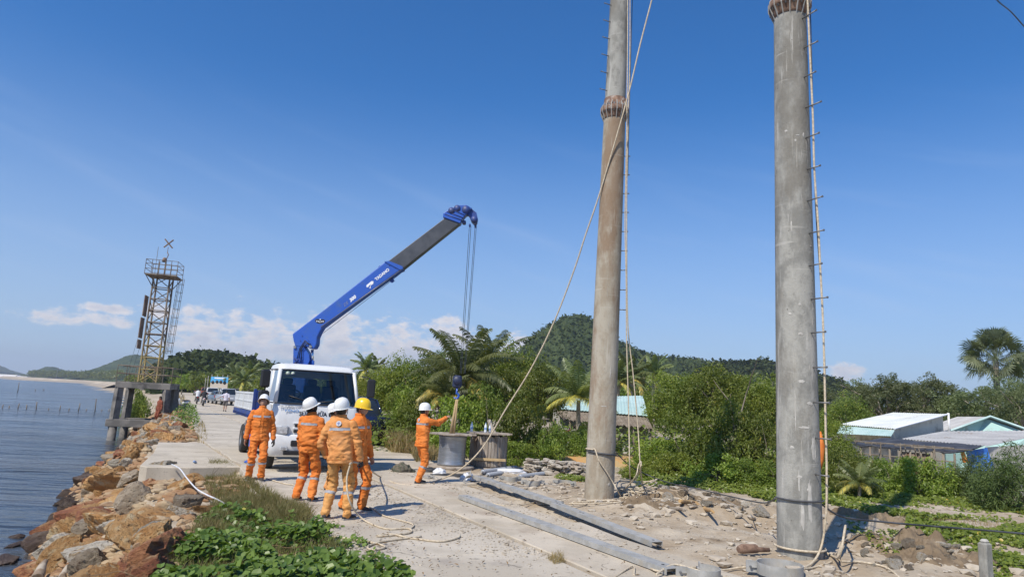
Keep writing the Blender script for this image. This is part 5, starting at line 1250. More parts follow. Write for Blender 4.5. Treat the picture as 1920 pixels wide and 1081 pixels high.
# mirrors
g = MB(); g.tube([(-1.0,.12,2.38),(-1.26,-.02,2.36),(-1.28,-.02,1.62),(-1.04,.10,1.60)], .016, 8); mm_ = g.build('mirror_arm', m_blkp, TRK)
g = MB(); g.box((-1.29,-.05,2.15), (.22,.10,.42), bev=.035, rz=.15); g.build('mirror', m_blkp, mm_)
g = MB(); g.box((-1.29,-.05,1.77), (.24,.13,.22), bev=.04, rz=.15); g.build('mirror', m_blkp, mm_)
g = MB(); g.tube([(1.0,.12,2.34),(1.20,-.02,2.32),(1.21,-.02,1.70),(1.04,.10,1.62)], .016, 8); mm_ = g.build('mirror_arm', m_blkp, TRK)
g = MB(); g.box((1.25,-.05,2.05), (.20,.10,.46), bev=.035, rz=-.15); g.build('mirror', m_blkp, mm_)
# chassis, wheels, bed
g = MB()
for s in (-1, 1): g.box((s*.40, 4.1, .80), (.09, 7.0, .20)); g.box((s*1.02, 3.9, .62), (.03, 2.4, .07)); g.box((s*1.02, 3.9, .86), (.03, 2.4, .07)); g.box((s*1.0, 2.9, .75), (.05, .05, .45)); g.box((s*1.0, 4.9, .75), (.05, .05, .45))
g.build('chassis', m_steel, TRK)
g = MB(); g.box((.72, 3.3, .72), (.5, .9, .42), bev=.05); g.build('fuel_tank', m_steel, TRK)
def wheel_mesh(r, w):
    m = MB(); M_ = Matrix.Rotation(R_(90), 3, 'Y')
    m.lathe([(r*.56,-w/2),(r*.80,-w/2),(r*.94,-w*.46),(r,-w*.34),(r,w*.34),(r*.94,w*.46),(r*.80,w/2),(r*.56,w/2),(r*.56,-w/2)], (0,0,0), 32, M_); return m
def rim_mesh(r, w, s=1):
    m = MB(); M_ = Matrix.Rotation(R_(90), 3, 'Y'); m.lathe([(.001,s*w*.20),(r*.22,s*w*.20),(r*.24,s*w*.05),(r*.48,s*w*.02),(r*.54,s*w*.46),(r*.58,s*w*.48),(r*.58,s*w*.2)], (0,0,0), 24, M_); return m
def wheel(parent, x, y, r, w, s, dual=False, rim=m_steel):
    m = wheel_mesh(r, w); o = m.build('wheel', m_tyre, parent); o.location = (x, y, r)
    q = rim_mesh(r, w, s).build('rim', rim, o)
    if dual: q = wheel_mesh(r, w).build('inner_tyre', m_tyre, o); q.location = (-s*w*1.15, 0, 0)
for s in (-1, 1): wheel(TRK, s*.88, 1.05, .41, .22, s); wheel(TRK, s*.94, 5.5, .42, .22, s, True)
g = MB()
for s in (-1, 1):
    pts = [(s*.92, 1.05+.50*math.cos(a), .42+.50*math.sin(a)) for a in [math.pi*k/10 for k in range(11)]]
    for p, q in zip(pts[:-1], pts[1:]): g.add([(p[0]-.15*1, p[1], p[2]),(p[0]+.15, p[1], p[2]),(q[0]+.15, q[1], q[2]),(q[0]-.15, q[1], q[2])], ((0,1,2,3),))
g.build('wheel_arch', m_blkp, TRK)
BW = 1.10; Z0, Z1 = 1.30, 1.80
g = MB(); g.box((0, 5.25, 1.20), (2.16, 4.6, .10)); bd = g.build('bed_floor', m_bdark, TRK)
g = MB()
for s in (-1, 1): g.box((s*BW, 5.25, 1.225), (.05, 4.7, .11), bev=.008); g.box((s*BW, 2.92, 1.40), (.08, .08, 1.0), bev=.01)
for s in (-1, 1): [g.box((s*(BW+.01), 3.1+.28*k, 1.14), (.05, .05, .09)) for k in range(17)]
g.box((0, 2.92, 1.55), (2.16, .06, .62), bev=.01); g.build('bed_frame', m_bdark, TRK)
for s in (-1, 1):
    for y0, y1 in ((2.99, 5.23), (5.29, 7.52)):
        g = MB(); g.box((s*BW, (y0+y1)/2, (Z0+Z1)/2), (.03, y1-y0, Z1-Z0), bev=.006)
        for z in (Z0+.03, (Z0+Z1)/2, Z1-.03): g.box((s*(BW+.018), (y0+y1)/2, z), (.022, y1-y0-.04, .05), bev=.006)
        for k in range(3): g.box((s*(BW+.016), y0+.05+(y1-y0-.1)*k/2, (Z0+Z1)/2), (.018, .05, Z1-Z0-.04), bev=.005)
        g.build('side_panel', m_bed, TRK)
g = MB(); g.box((0, 7.56, 1.55), (2.2, .03, .5), bev=.006); g.build('tailgate', m_bed, TRK)
g = MB(); g.box((0, 2.35, .98), (1.0, .55, .30), bev=.03)
for s in (-1, 1): g.box((s*.85, 2.25, .92), (.55, .16, .16), bev=.015); g.box((s*1.14, 2.25, .78), (.12, .14, .75), bev=.015); g.tube([(s*1.14, 2.25, .42), (s*1.14, 2.25, .10)], .035, 10); g.lathe([(.001,.06),(.09,.06),(.13,.03),(.13,.012),(.001,.012)], (s*1.14, 2.25, .0), 16)
g.build('outrigger', m_blue, TRK)
# ---- crane
YC = 18.85
def zp(x, y, Y=YC): return PY(530+x/3.277, 370+y/3.277, Y)
def flatprism(mb, pix, Y, th):
    P = [zp(x, y, Y) for x, y in pix]; c0 = P[0]
    poly = [(p.x-c0.x, p.z-c0.z) for p in P]
    area = sum(poly[i][0]*poly[(i+1) % len(poly)][1]-poly[(i+1) % len(poly)][0]*poly[i][1] for i in range(len(poly)))
    if area < 0: poly = poly[::-1]
    mb.prism(poly, (c0.x, Y+th/2, c0.z), (1,0,0), (0,0,1), th)   # extrudes towards -Y
def bevel(o, w, seg=2):
    md = o.modifiers.new('b', 'BEVEL'); md.width = w; md.segments = seg; md.limit_method = 'ANGLE'
    dg = bpy.context.evaluated_depsgraph_get(); me = bpy.data.meshes.new_from_object(o.evaluated_get(dg)); o.modifiers.clear(); o.data = me
cb_ = zp(110, 1020)
g = MB(); g.box((cb_.x+.04, YC+.05, (cb_.z+.9)/2+.0), (.36, .40, cb_.z-.9), rz=0, bev=.02); flatprism(g, [(78,915),(108,905),(140,915),(172,968),(176,1000),(160,1040),(75,1040)], YC, .34)
co = g.build('crane_column', m_blue, TRK, world=True)
g = MB(); p = zp(105, 1005); 
for k, (dx, dz) in enumerate(((0,0),(.07,.02),(-.06,.03),(.03,-.08),(-.05,-.06))): g.tube([(p.x+dx, YC-.17, p.z+dz), (p.x+dx, YC-.25, p.z+dz)], .028, 10)
g.tube([(p.x-.1, YC-.22, p.z+.08), (p.x+.05, YC-.24, p.z-.02), (p.x+.1, YC-.2, p.z-.15)], .014, 6); g.tube([(p.x-.08, YC-.22, p.z-.1), (p.x+.02, YC-.26, p.z+.03), (p.x+.12, YC-.2, p.z+.1)], .012, 6); g.build('valve_block', m_bdark, co, world=False); bpy.context.view_layer.update()
vb = co.children[0]; vb.data.transform(Matrix.LocRotScale(TRK.location, TRK.rotation_euler, TRK.scale).inverted())
g = MB(); flatprism(g, [(72,842),(98,822),(215,733),(430,565),(640,400),(660,404),(738,432),(737,448),(560,575),(255,800),(236,832),(222,862),(218,905),(205,930),(182,932),(150,915),(118,920),(88,916),(78,880)], YC, .36)
bo = g.build('crane_boom', m_blue, TRK, world=True); bevel(bo, .025)
Mi = Matrix.LocRotScale(TRK.location, TRK.rotation_euler, TRK.scale).inverted()
def wb(g, name, mt, parent, **k):
    o = g.build(name, mt, None, **k); o.data.transform(Mi); o.parent = parent; return o
yf_ = YC-.18
d_ = (zp(640, 400)-zp(215, 733)).normalized(); u_ = Vector((-d_.z, 0, d_.x)); 
g = MB(); flatprism(g, [(632,402),(662,399),(742,431),(745,446),(728,452)], YC, .41); wb(g, 'boom_collar', m_blue, bo)
for x, y in ((600,430),(672,512)):
    g = MB(); p = zp(x, y, YC-.1); ring = [(p.x+.045*math.cos(a*.5236), YC-.1, p.z+.045*math.sin(a*.5236)) for a in range(12)]; g.tube(ring, .012, 6, closed=True); wb(g, 'boom_lug', m_bdark, bo)
p0 = zp(672, 505, YC-.05); g = MB(); g.box((p0.x, YC-.05, p0.z), (.09,.1,.13), M=Matrix.Rotation(-.6, 3, 'Y'), bev=.01); wb(g, 'boom_stop', m_bdark, bo)
text(TRK, 'TADANO', zp(612, 473, yf_-.004), .115, d_, u_, m_txtw, bold=.004, wsc=.95, world=True).parent = bo
text(TRK, '300', zp(430, 622, yf_-.004), .12, d_, u_, m_txtw, bold=.006, shear=.25, wsc=1.1, world=True).parent = bo
text(TRK, 'ZE', zp(387, 655, yf_-.004), .115, d_, u_, m_txtg, bold=-.002, shear=.25, wsc=1.2, world=True).parent = bo
def plate(pix, name, mt, Y=yf_-.001, th=.004):
    g = MB(); P = [zp(x, y, Y) for x, y in pix]; c0 = P[0]; poly = [(p.x-c0.x, p.z-c0.z) for p in P]
    area = sum(poly[i][0]*poly[(i+1) % len(poly)][1]-poly[(i+1) % len(poly)][0]*poly[i][1] for i in range(len(poly)))
    if area < 0: poly = poly[::-1]
    g.prism(poly, (c0.x, Y, c0.z), (1,0,0), (0,0,1), th); return g, name, mt
# white T mark
g, n_, mt = plate([(514,540),(545,514),(558,514),(557,530),(541,540),(540,558),(527,558),(530,548),(517,552)], 'mark', m_txtw); wb(g, 'mark', m_txtw, bo)
g, n_, mt = plate([(528,545),(540,532),(533,556),(526,558)], 'mark_bar', m_blue, Y=yf_-.006); wb(g, 'mark_bar', m_blue, bo)
# dark chequered wing emblem
e0 = zp(230, 757, yf_-.001); g = MB(); pl_ = []
for k in range(24):
    a = k*math.pi/12; x = .135*math.cos(a); z = .078*math.sin(a); z = z if z < 0 else z*.45+.02*abs(math.sin(2*a)); pl_.append((x, z))
g.prism(pl_, e0, d_, u_, -.004) if False else g.prism(pl_, e0, (1,0,0), (0,0,1), .004); em = wb(g, 'emblem', m_txt, bo)
g = MB()
for i in range(-3, 4):
    for j in range(3):
        if (i+j) % 2 == 0:
            a = -math.pi/2+i*.36; r0 = .5+.16*j; x = .135*r0*math.sin(i*.42)*1.05; z = -.075*r0*math.cos(i*.36)+.02; g.box((e0.x+x, yf_-.006, e0.z+z), (.026,.003,.014))
g.box((e0.x, yf_-.006, e0.z+.035), (.03,.003,.03), M=Matrix.Rotation(.78, 3, 'Y')); wb(g, 'emblem_check', m_txtw, em)
g = MB(); flatprism(g, [(652,398),(1000,133),(1094,164),(742,444)], YC, .28); b2 = g.build('boom_extension', m_boomd, TRK, world=True); bevel(b2, .015)
g = MB(); flatprism(g, [(988,130),(990,108),(1018,88),(1050,70),(1085,58),(1130,56),(1165,75),(1120,120),(1105,140),(1093,168),(1070,160)], YC, .34)
hd = g.build('boom_head', m_blue, TRK, world=True); bevel(hd, .012)
g = MB()
for x, y, r in ((1040,90,.09),(1075,76,.09),(1128,84,.115)): p = zp(x, y); g.lathe([(.001,-.19),(r,-.19),(r,-.16),(r*.8,-.15),(r*.8,.15),(r,.16),(r,.19),(.001,.19)], (p.x, YC, p.z), 24, Matrix.Rotation(R_(90), 3, 'X'))
g2 = MB(); 
for a, b2_ in (((1000,112),(1105,150)),((1012,96),(1110,135)),((1035,80),(1118,118))): pa, pb = zp(*a), zp(*b2_); g2.tube([(pa.x, YC-.175, pa.z), (pb.x, YC-.175, pb.z)], .012, 6)
wb(g, 'sheaves', m_bdark, hd); wb(g2, 'head_ribs', m_bdark, hd)
g = MB(); flatprism(g, [(1140,60),(1165,78),(1192,100),(1200,135),(1195,160),(1180,172),(1160,150),(1148,120),(1130,100)], YC, .20)
p = zp(1178, 140); g.lathe([(.001,-.13),(.09,-.13),(.09,-.1),(.07,-.09),(.07,.09),(.09,.1),(.09,.13),(.001,.13)], (p.x, YC, p.z), 22, Matrix.Rotation(R_(90), 3, 'X'))
p = zp(1115, 155); g.box((p.x, YC, p.z), (.10,.18,.10), bev=.02); p = zp(1150, 172); g.box((p.x, YC, p.z), (.05,.12,.07), bev=.01); p = zp(1185, 178); g.box((p.x, YC, p.z), (.06,.12,.07), bev=.01)
wb(g, 'jib_sheave_bracket', m_bdark, hd)
g = MB(); a = zp(184, 935); b_ = zp(182, 1010); g.tube([a+Vector((0,-.02,0)), b_+Vector((0,-.02,0))], .038, 16); cr_ = wb(g, 'lift_cylinder_rod', m_chrome, TRK)
g = MB(); c_ = zp(175, 1120); g.tube([b_+Vector((0,-.02,.03)), c_+Vector((0,-.02,0))], .062, 16); wb(g, 'lift_cylinder', m_blue, TRK)
g = MB(); p = zp(183, 918); g.tube([(p.x, YC-.21, p.z), (p.x, YC+.21, p.z)], .04, 14); p = zp(88, 922); g.tube([(p.x, YC-.21, p.z), (p.x, YC+.21, p.z)], .035, 14); wb(g, 'pivot_pin', m_steel, bo)
for k_ in range(3):
    g = MB(); o_ = Vector((.03*k_, -.20-.012*k_, 0)); g.tube([zp(100+8*k_, 1000)+o_, zp(118, 930)+o_, zp(150, 880+10*k_)+o_, zp(175, 905)+o_], .011, 6); wb(g, 'hydraulic_hose', m_blkp, bo)
g = MB(); a = zp(246, 800, YC); b_ = zp(735, 452, YC); g.tube([a+Vector((0,-.19,0)), b_+Vector((0,-.19,0))], .009, 6); wb(g, 'hydraulic_pipe', m_steel, bo)
g = MB()
for x, y in ((300,752),(420,668),(540,582),(640,508),(120,850),(160,880),(110,880),(655,415),(690,430)): p = zp(x, y, YC-.185); g.tube([p, p+Vector((0,-.012,0))], .014, 8)
wb(g, 'bolt_heads', m_bdark, bo)
m_wire = MAT('wire_rope', (.06,.07,.09), .5, metal=.4)
YH = 19.3
def pp(x, y, Y): return PY(x, y, Y)
g = MB()
for x0, y0, x1, y1 in ((880,424,862.5,700),(883,424,865,700),(890.5,426,870,700),(893,426,872,700)):
    g.tube([pp(x0, y0, YC), pp(x1, y1, YH)], .0075, 5)
wb(g, 'hoist_rope', m_wire, TRK)
g = MB(); a = zp(1090, 172, YC); b_ = zp(250, 832, YC); g.tube([a, a.lerp(b_, .5)+Vector((0,0,-.04)), b_], .006, 5); wb(g, 'luffing_rope', m_wire, TRK)
# hook block
h0 = pp(857, 722, YH); g = MB(); g.box((h0.x, YH, h0.z+.10), (.26,.14,.36), bev=.05); g.lathe([(.001,-.10),(.11,-.10),(.12,-.08),(.12,.08),(.11,.10),(.001,.10)], (h0.x, YH, h0.z+.13), 22, Matrix.Rotation(R_(90), 3, 'X')); hb = wb(g, 'hook_block', MAT('hook_block_navy', (.015,.022,.06), .5, col2=(.03,.04,.08), scale=9), TRK)
g = MB(); pts = [Vector((h0.x, YH, h0.z-.05)), Vector((h0.x+.01, YH, h0.z-.20))]+[Vector((h0.x-.01+.075*math.cos(a), YH, h0.z-.29+.075*math.sin(a))) for a in [R_(90-40*k) for k in range(7)]]
g.tube(pts, [.03,.028,.030,.030,.032,.032,.028,.022,.012], 10); wb(g, 'hook', m_blue, hb)
# sling hanging below the hook (held by it, so a thing of its own)
m_sling = MAT('sling_tan', (.52,.38,.20), .9, col2=(.42,.30,.16), scale=8)
a = pp(856, 746, YH); b_ = pp(848, 816, YH+.1); g = MB(); g.tube([a, a.lerp(b_, .5)+Vector((-.02,0,0)), b_+Vector((-.05,0,0))], [.022,.035,.05], 8); g.tube([a+Vector((.03,0,.04)), a.lerp(b_, .5)+Vector((.04,0,0)), b_+Vector((.04,0,0))], [.02,.028,.03], 8)
tag(g.build('lifting_sling', m_sling), 'tan lifting sling hanging from the crane hook down to the steel drum', 'sling')
# ================================================================ other vehicles
def loft_x(mb, prof_top, n, hw_fn, zb_fn):
    """closed body from station list: (y, zbottom, ztop, halfwidth)"""
def car(label, loc, rz, L_=4.5, Wd=1.75, Hh=1.5, paint=None, style='sedan', name='parked_car', cat='car', glass=None):
    T = thing(name, label, cat, loc, rz, 'vehicles parked along the road' if 'beside the crane' not in label else None); hw = Wd/2; gl = glass or m_gdark
    if style == 'sedan': st = [(0,.40,.80,.86),(.10,.30,.90,.94),(.9,.25,.96,1),(1.5,.25,.99,1),(3.4,.25,1.02,1),(4.2,.28,1.0,.97),(4.45,.35,.92,.90)]; gh = [(1.25,.99,.86),(2.0,Hh-.04,.70),(2.9,Hh,.70),(3.4,Hh-.06,.68),(4.0,1.0,.82)]
    elif style == 'pickup': st = [(0,.50,.95,.90),(.10,.42,1.08,.97),(1.2,.40,1.14,1),(3.2,.40,1.16,1),(5.0,.45,1.16,1),(5.15,.52,1.14,.98)]; gh = [(1.15,1.13,.90),(1.75,Hh-.06,.76),(2.6,Hh,.76),(3.2,Hh-.05,.76),(3.35,1.15,.88)]
    else: st = [(0,.48,.95,.88),(.10,.38,1.10,.96),(1.2,.36,1.16,1),(4.2,.36,1.18,1),(4.6,.42,1.16,.97),(4.7,.5,1.1,.94)]; gh = [(1.1,1.14,.90),(1.75,Hh-.05,.76),(3.0,Hh,.76),(4.2,Hh-.05,.74),(4.6,1.16,.86)]
    k = L_/st[-1][0]; b = MB(); b.cs = True; R = []
    for y, zb, zt, f in st:
        w = hw*f; y *= k; zm = (zb+zt)/2; R.append([(-w*.92,y,zb),(w*.92,y,zb),(w,y,zb+.12),(w*1.0,y,zm),(w*.97,y,zt-.08),(w*.88,y,zt),(0,y,zt+.02),(-w*.88,y,zt),(-w*.97,y,zt-.08),(-w,y,zm),(-w,y,zb+.12)])
    ringloft(b, R); bo_ = b.build('body', paint, T)
    try: bo_.data.set_sharp_from_angle(angle=R_(35))
    except Exception: pass
    # glasshouse: dark glass shell and painted roof
    g = MB(); g.cs = True; R = []
    for y, z, f in gh: w = hw*f; R.append([(-hw*.90,y*k,1.0*min(z, 1.0)),(hw*.90,y*k,1.0*min(z, 1.0)),(w,y*k,z),(w*.8,y*k,z+.015),(-w*.8,y*k,z+.015),(-w,y*k,z)])
    ringloft(g, R); g.build('windows', MAT('glass_black', (.02,.025,.03), .06, coat=.5) if 'GB_' not in globals() else GB_, T)
    r = MB(); r.cs = True; R = []
    for y, z, f in gh[1:-1]: w = hw*f*1.02; R.append([(-w,y*k,z-.03),(-w,y*k,z+.015),(-w*.8,y*k,z+.035),(w*.8,y*k,z+.035),(w,y*k,z+.015),(w,y*k,z-.03)])
    ringloft(r, R); 
    for s in (-1, 1):
        for (ya, za, fa), (yb_, zb_, fb) in ((gh[0], gh[1]), (gh[-1], gh[-2])): r.tube([(s*hw*fa*.985, ya*k, za-.02), (s*hw*fb*1.0, yb_*k, zb_)], .035, 6)
        ym = (gh[1][0]+gh[-2][0])/2*k; r.tube([(s*hw*.93, ym, 1.0), (s*hw*.76, ym, Hh-.02)], .035, 6)
    r.build('roof', paint, T)
    wr = .34 if style == 'sedan' else .38
    for s in (-1, 1):
        for y in (.85*k*(1 if style == 'sedan' else 1.05), L_-.95): wheel(T, s*(hw-.10), y, wr, .20, s)
        q = MB(); q.box((s*hw*.74, .04, .78 if style == 'sedan' else .88), (.30,.10,.13), bev=.03, rz=s*.25); q.build('headlight', m_lens, T)
        q = MB(); zt = .85 if style == 'sedan' else .95; q.box((s*hw*.86, L_-.03, zt), (.13,.08,.26), bev=.02); q.build('tail_light', m_redl, T)
        q = MB(); q.box((s*(hw+.07), 1.45*k, 1.08), (.16,.09,.13), bev=.03); q.build('mirror', paint, T)
    q = MB(); q.box((0, -.01, .62), (hw*1.1,.06,.22), bev=.02); q.build('grille', m_blkp, T)
    q = MB(); q.box((0, L_+.01, .52), (hw*1.8,.10,.14), bev=.03); q.build('rear_bumper', m_steel if style == 'pickup' else m_blkp, T)
    q = MB(); q.box((0, L_+.015, .78), (.48,.02,.13)); q.build('number_plate', m_txtw, T)
    return T
GB_ = MAT('glass_black', (.02,.025,.03), .06, coat=.5)
m_navy = MAT('paint_navy', (.012,.02,.06), .2, coat=.8); m_sil = MAT('paint_silver', (.50,.52,.54), .3, metal=.3, coat=.5); m_brn = MAT('paint_copper', (.30,.10,.04), .3, coat=.5); m_gb = MAT('paint_grey_blue', (.12,.16,.20), .3, coat=.5); m_bk = MAT('paint_black', (.012,.012,.014), .2, coat=.6)
# dark pickup facing the camera behind the truck: its front at the right of the cab
p = PY(694, 832, 24.0); p = G(700, 838); car('dark navy pickup facing the camera behind the white cab, beside the crane truck', (p.x-.25, p.y+.4, 0), ROADRZ+.02, 5.0, 1.85, 1.78, m_navy, 'pickup', 'pickup_truck', 'pickup')
def far(px, py, rear=True): q = G(px, py); return (q.x, q.y, 0)
# far ones show their backs: the rear sits nearest, so turn them round
def farcar(px, py, dz, *a, **k):
    q = G(px, py); L_ = a[1] if len(a) > 1 else 4.5; ang = ROADRZ+math.pi+dz
    fx, fy_ = math.sin(ang)*L_, -math.cos(ang)*L_      # front = rear + L * heading
    return car(a[0], (q.x+fx, q.y+fy_, 0), ang, *a[1:], **k)
farcar(399, 750, .00, 'white pickup seen from behind, parked left of the others on the far road', 5.1, 1.85, 1.80, m_wht, 'pickup', name='pickup_truck', cat='pickup')
farcar(414, 757, .10, 'grey blue sedan parked between the two pale pickups', 4.4, 1.75, 1.45, m_gb, 'sedan')
farcar(432, 760, .08, 'silver pickup parked just behind the bed of the crane truck', 5.1, 1.85, 1.80, m_sil, 'pickup', name='pickup_truck', cat='pickup')
farcar(386, 744, .0, 'copper red pickup parked behind the two riders', 5.0, 1.85, 1.75, m_brn, 'pickup', name='pickup_truck', cat='pickup')
farcar(372, 741, .0, 'black car parked farthest left on the far road', 4.4, 1.75, 1.5, m_bk, 'sedan')
farcar(444, 752, .08, 'dark suv partly hidden by the bed of the crane truck', 4.7, 1.85, 1.75, m_bk, 'suv')
def motorbike(label, loc, rz, body=m_bk, lean=0.0):
    T = thing('motorbike', label, 'motorbike', loc, rz); T.rotation_euler = (0, lean, rz)
    for y in (0, 1.22):
        w = MB(); w.lathe([(.22,-.035),(.27,-.045),(.30,-.02),(.30,.02),(.27,.045),(.22,.035),(.22,-.035)], (0,0,0), 24, Matrix.Rotation(R_(90), 3, 'Y')); wo = w.build('wheel', m_tyre, T); wo.location = (0, y, .30)
        w = MB(); 
        for k in range(6): a = k*math.pi/6; w.tube([(0, .22*math.cos(a), .22*math.sin(a)), (0, -.22*math.cos(a), -.22*math.sin(a))], .008, 4)
        w.build('spokes', m_steel, wo)
    b = MB(); b.tube([(0,.98,.72),(0,.75,.42),(0,.45,.38),(0,.15,.60)], [.05,.09,.09,.06], 10); b.box((0,.55,.36), (.22,.34,.22), bev=.05); b.build('engine', m_steel, T)
    b = MB(); b.tube([(0,1.12,.62),(0,1.0,.80),(0,.90,.92)], [.06,.13,.06], 10); b.box((0,1.0,.66), (.34,.10,.42), bev=.05, M=Matrix.Rotation(R_(-20), 3, 'X')); b.tube([(0,1.22,.64),(0,1.40,.55)], [.06,.05], 8); b.tube([(0,-.28,.78),(0,.10,.66),(0,.5,.62)], [.05,.12,.08], 10); b.build('fairing', body, T)
    b = MB(); b.box((0,.18,.79), (.24,.72,.09), bev=.04); b.build('seat', m_seat, T)
    b = MB(); b.tube([(0,1.22,.30),(0,.98,.95)], .03, 8); b.tube([(-.33,.84,1.02),(-.12,.93,.99),(.12,.93,.99),(.33,.84,1.02)], .016, 8); hb_ = b.build('handlebar', m_blkp, T)
    for s in (-1, 1): m = MB(); m.tube([(s*.22,.9,1.0),(s*.27,.9,1.12)], .007, 6); m.box((s*.28,.9,1.15), (.11,.02,.07), bev=.01); m.build('mirror', m_blkp, hb_)
    b = MB(); b.box((0,-.30,.72), (.13,.06,.07), bev=.015); b.build('tail_light', m_redl, T)
    b = MB(); b.tube([(.10,.5,.28),(.14,-.1,.34),(.14,-.3,.38)], [.025,.04,.035], 8); b.build('exhaust', m_chrome, T); return T
def rider(px, py, lab, bl, jk, body):
    q = G(px, py); ang = ROADRZ+.0   # both ride away from the camera
    motorbike(bl, (q.x, q.y, 0), ang, body)
    return person(lab, (q.x+math.sin(ang)*-.22, q.y+math.cos(ang)*.22, 0), ang, 1.0, jacket=jk, trouser=m_gry, helmet=None, bands=False, voxel=.02, hip=(0, 0, .88), feet=[(-.20, .32, .26), (.20, .32, .26)], hands=[(-.30, .55, 1.06), (.30, .55, 1.06)], knee=(0, 1, .3), lean=(0, .10), seed=int(px))
rider(369, 757, 'motorbike rider in a white shirt on the far road', 'black motorbike ridden by the person in white', m_whs, m_bk)
rider(381, 761, 'motorbike rider in dark clothes on the far road', 'dark motorbike with a pale tail, ridden by the person in dark clothes', m_blk, m_wht)
q = G(351, 768); motorbike('white and black motorbike parked among weeds at the road edge', (q.x, q.y, -.05), ROADRZ+2.4, m_wht, .12)
# ================================================================ concrete posts
def POST(name, c1, c2, c3, c4):
    m = bpy.data.materials.new(name); m.use_nodes = True; nt = m.node_tree; b = nt.nodes['Principled BSDF']; b.inputs['Roughness'].default_value = .88; b.inputs['Specular IOR Level'].default_value = .2
    tc = nt.nodes.new('ShaderNodeTexCoord')
    def nz(sc, st=(1,1,1), d=7, r=.65, off=0):
        mp = nt.nodes.new('ShaderNodeMapping'); mp.inputs['Scale'].default_value = st; mp.inputs['Location'].default_value = (off, off*.7, off); nt.links.new(tc.outputs['Object'], mp.inputs[0])
        n = nt.nodes.new('ShaderNodeTexNoise'); n.inputs['Scale'].default_value = sc; n.inputs['Detail'].default_value = d; n.inputs['Roughness'].default_value = r; nt.links.new(mp.outputs[0], n.inputs['Vector']); return n.outputs['Fac']
    c = mixcol(nt, maprange(nt, nz(3, (1,1,.6)), .40, .58), c1, c2)
    c = mixcol(nt, nmath(nt, 'MULTIPLY', maprange(nt, nz(1.3, (1,1,.35), off=5), .50, .64), .8), c, c3)
    c = mixcol(nt, nmath(nt, 'MULTIPLY', maprange(nt, nz(9, (1,1,.10), off=9), .58, .68), .6), c, c4)      # vertical runs
    c = mixcol(nt, nmath(nt, 'MULTIPLY', maprange(nt, nz(7, (.12,.12,1.6), off=3), .62, .70), .5), c, c4)  # faint casting rings
    c = mixcol(nt, maprange(nt, nz(22, (1,1,1), 4, off=7), .66, .74), c, (c3[0]*.45, c3[1]*.45, c3[2]*.45))
    nt.links.new(c, b.inputs['Base Color']); bp = nt.nodes.new('ShaderNodeBump'); bp.inputs['Distance'].default_value = .012
    nt.links.new(nz(16, (1,1,.8), 9, .7), bp.inputs['Height']); nt.links.new(bp.outputs[0], b.inputs['Normal']); return m
m_pole = POST('post_concrete', (.235,.23,.205), (.36,.35,.31), (.19,.175,.145), (.50,.48,.43))
m_pole2 = POST('post_concrete_brown', (.32,.27,.20), (.40,.36,.285), (.24,.16,.10), (.50,.46,.38))
m_rustm = MAT('rust', (.13,.075,.05), .85, col2=(.24,.15,.10), scale=9, thr=(.4,.6), col3=(.35,.31,.27), scale3=5, thr3=(.58,.7), bump=.004, bscale=30)
m_galv = MAT('galvanised_steel', (.32,.315,.29), .65, metal=.1, col2=(.40,.395,.37), scale=6, thr=(.4,.6), col3=(.36,.33,.27), scale3=2.2, thr3=(.52,.68), bump=.0008, bscale=80)
m_galvd = MAT('step_steel', (.18,.18,.18), .5, metal=.5)
m_scar = MAT('plaster_scar', (.50,.48,.43), .95, col2=(.40,.38,.34), scale=12, bump=.004, bscale=50)
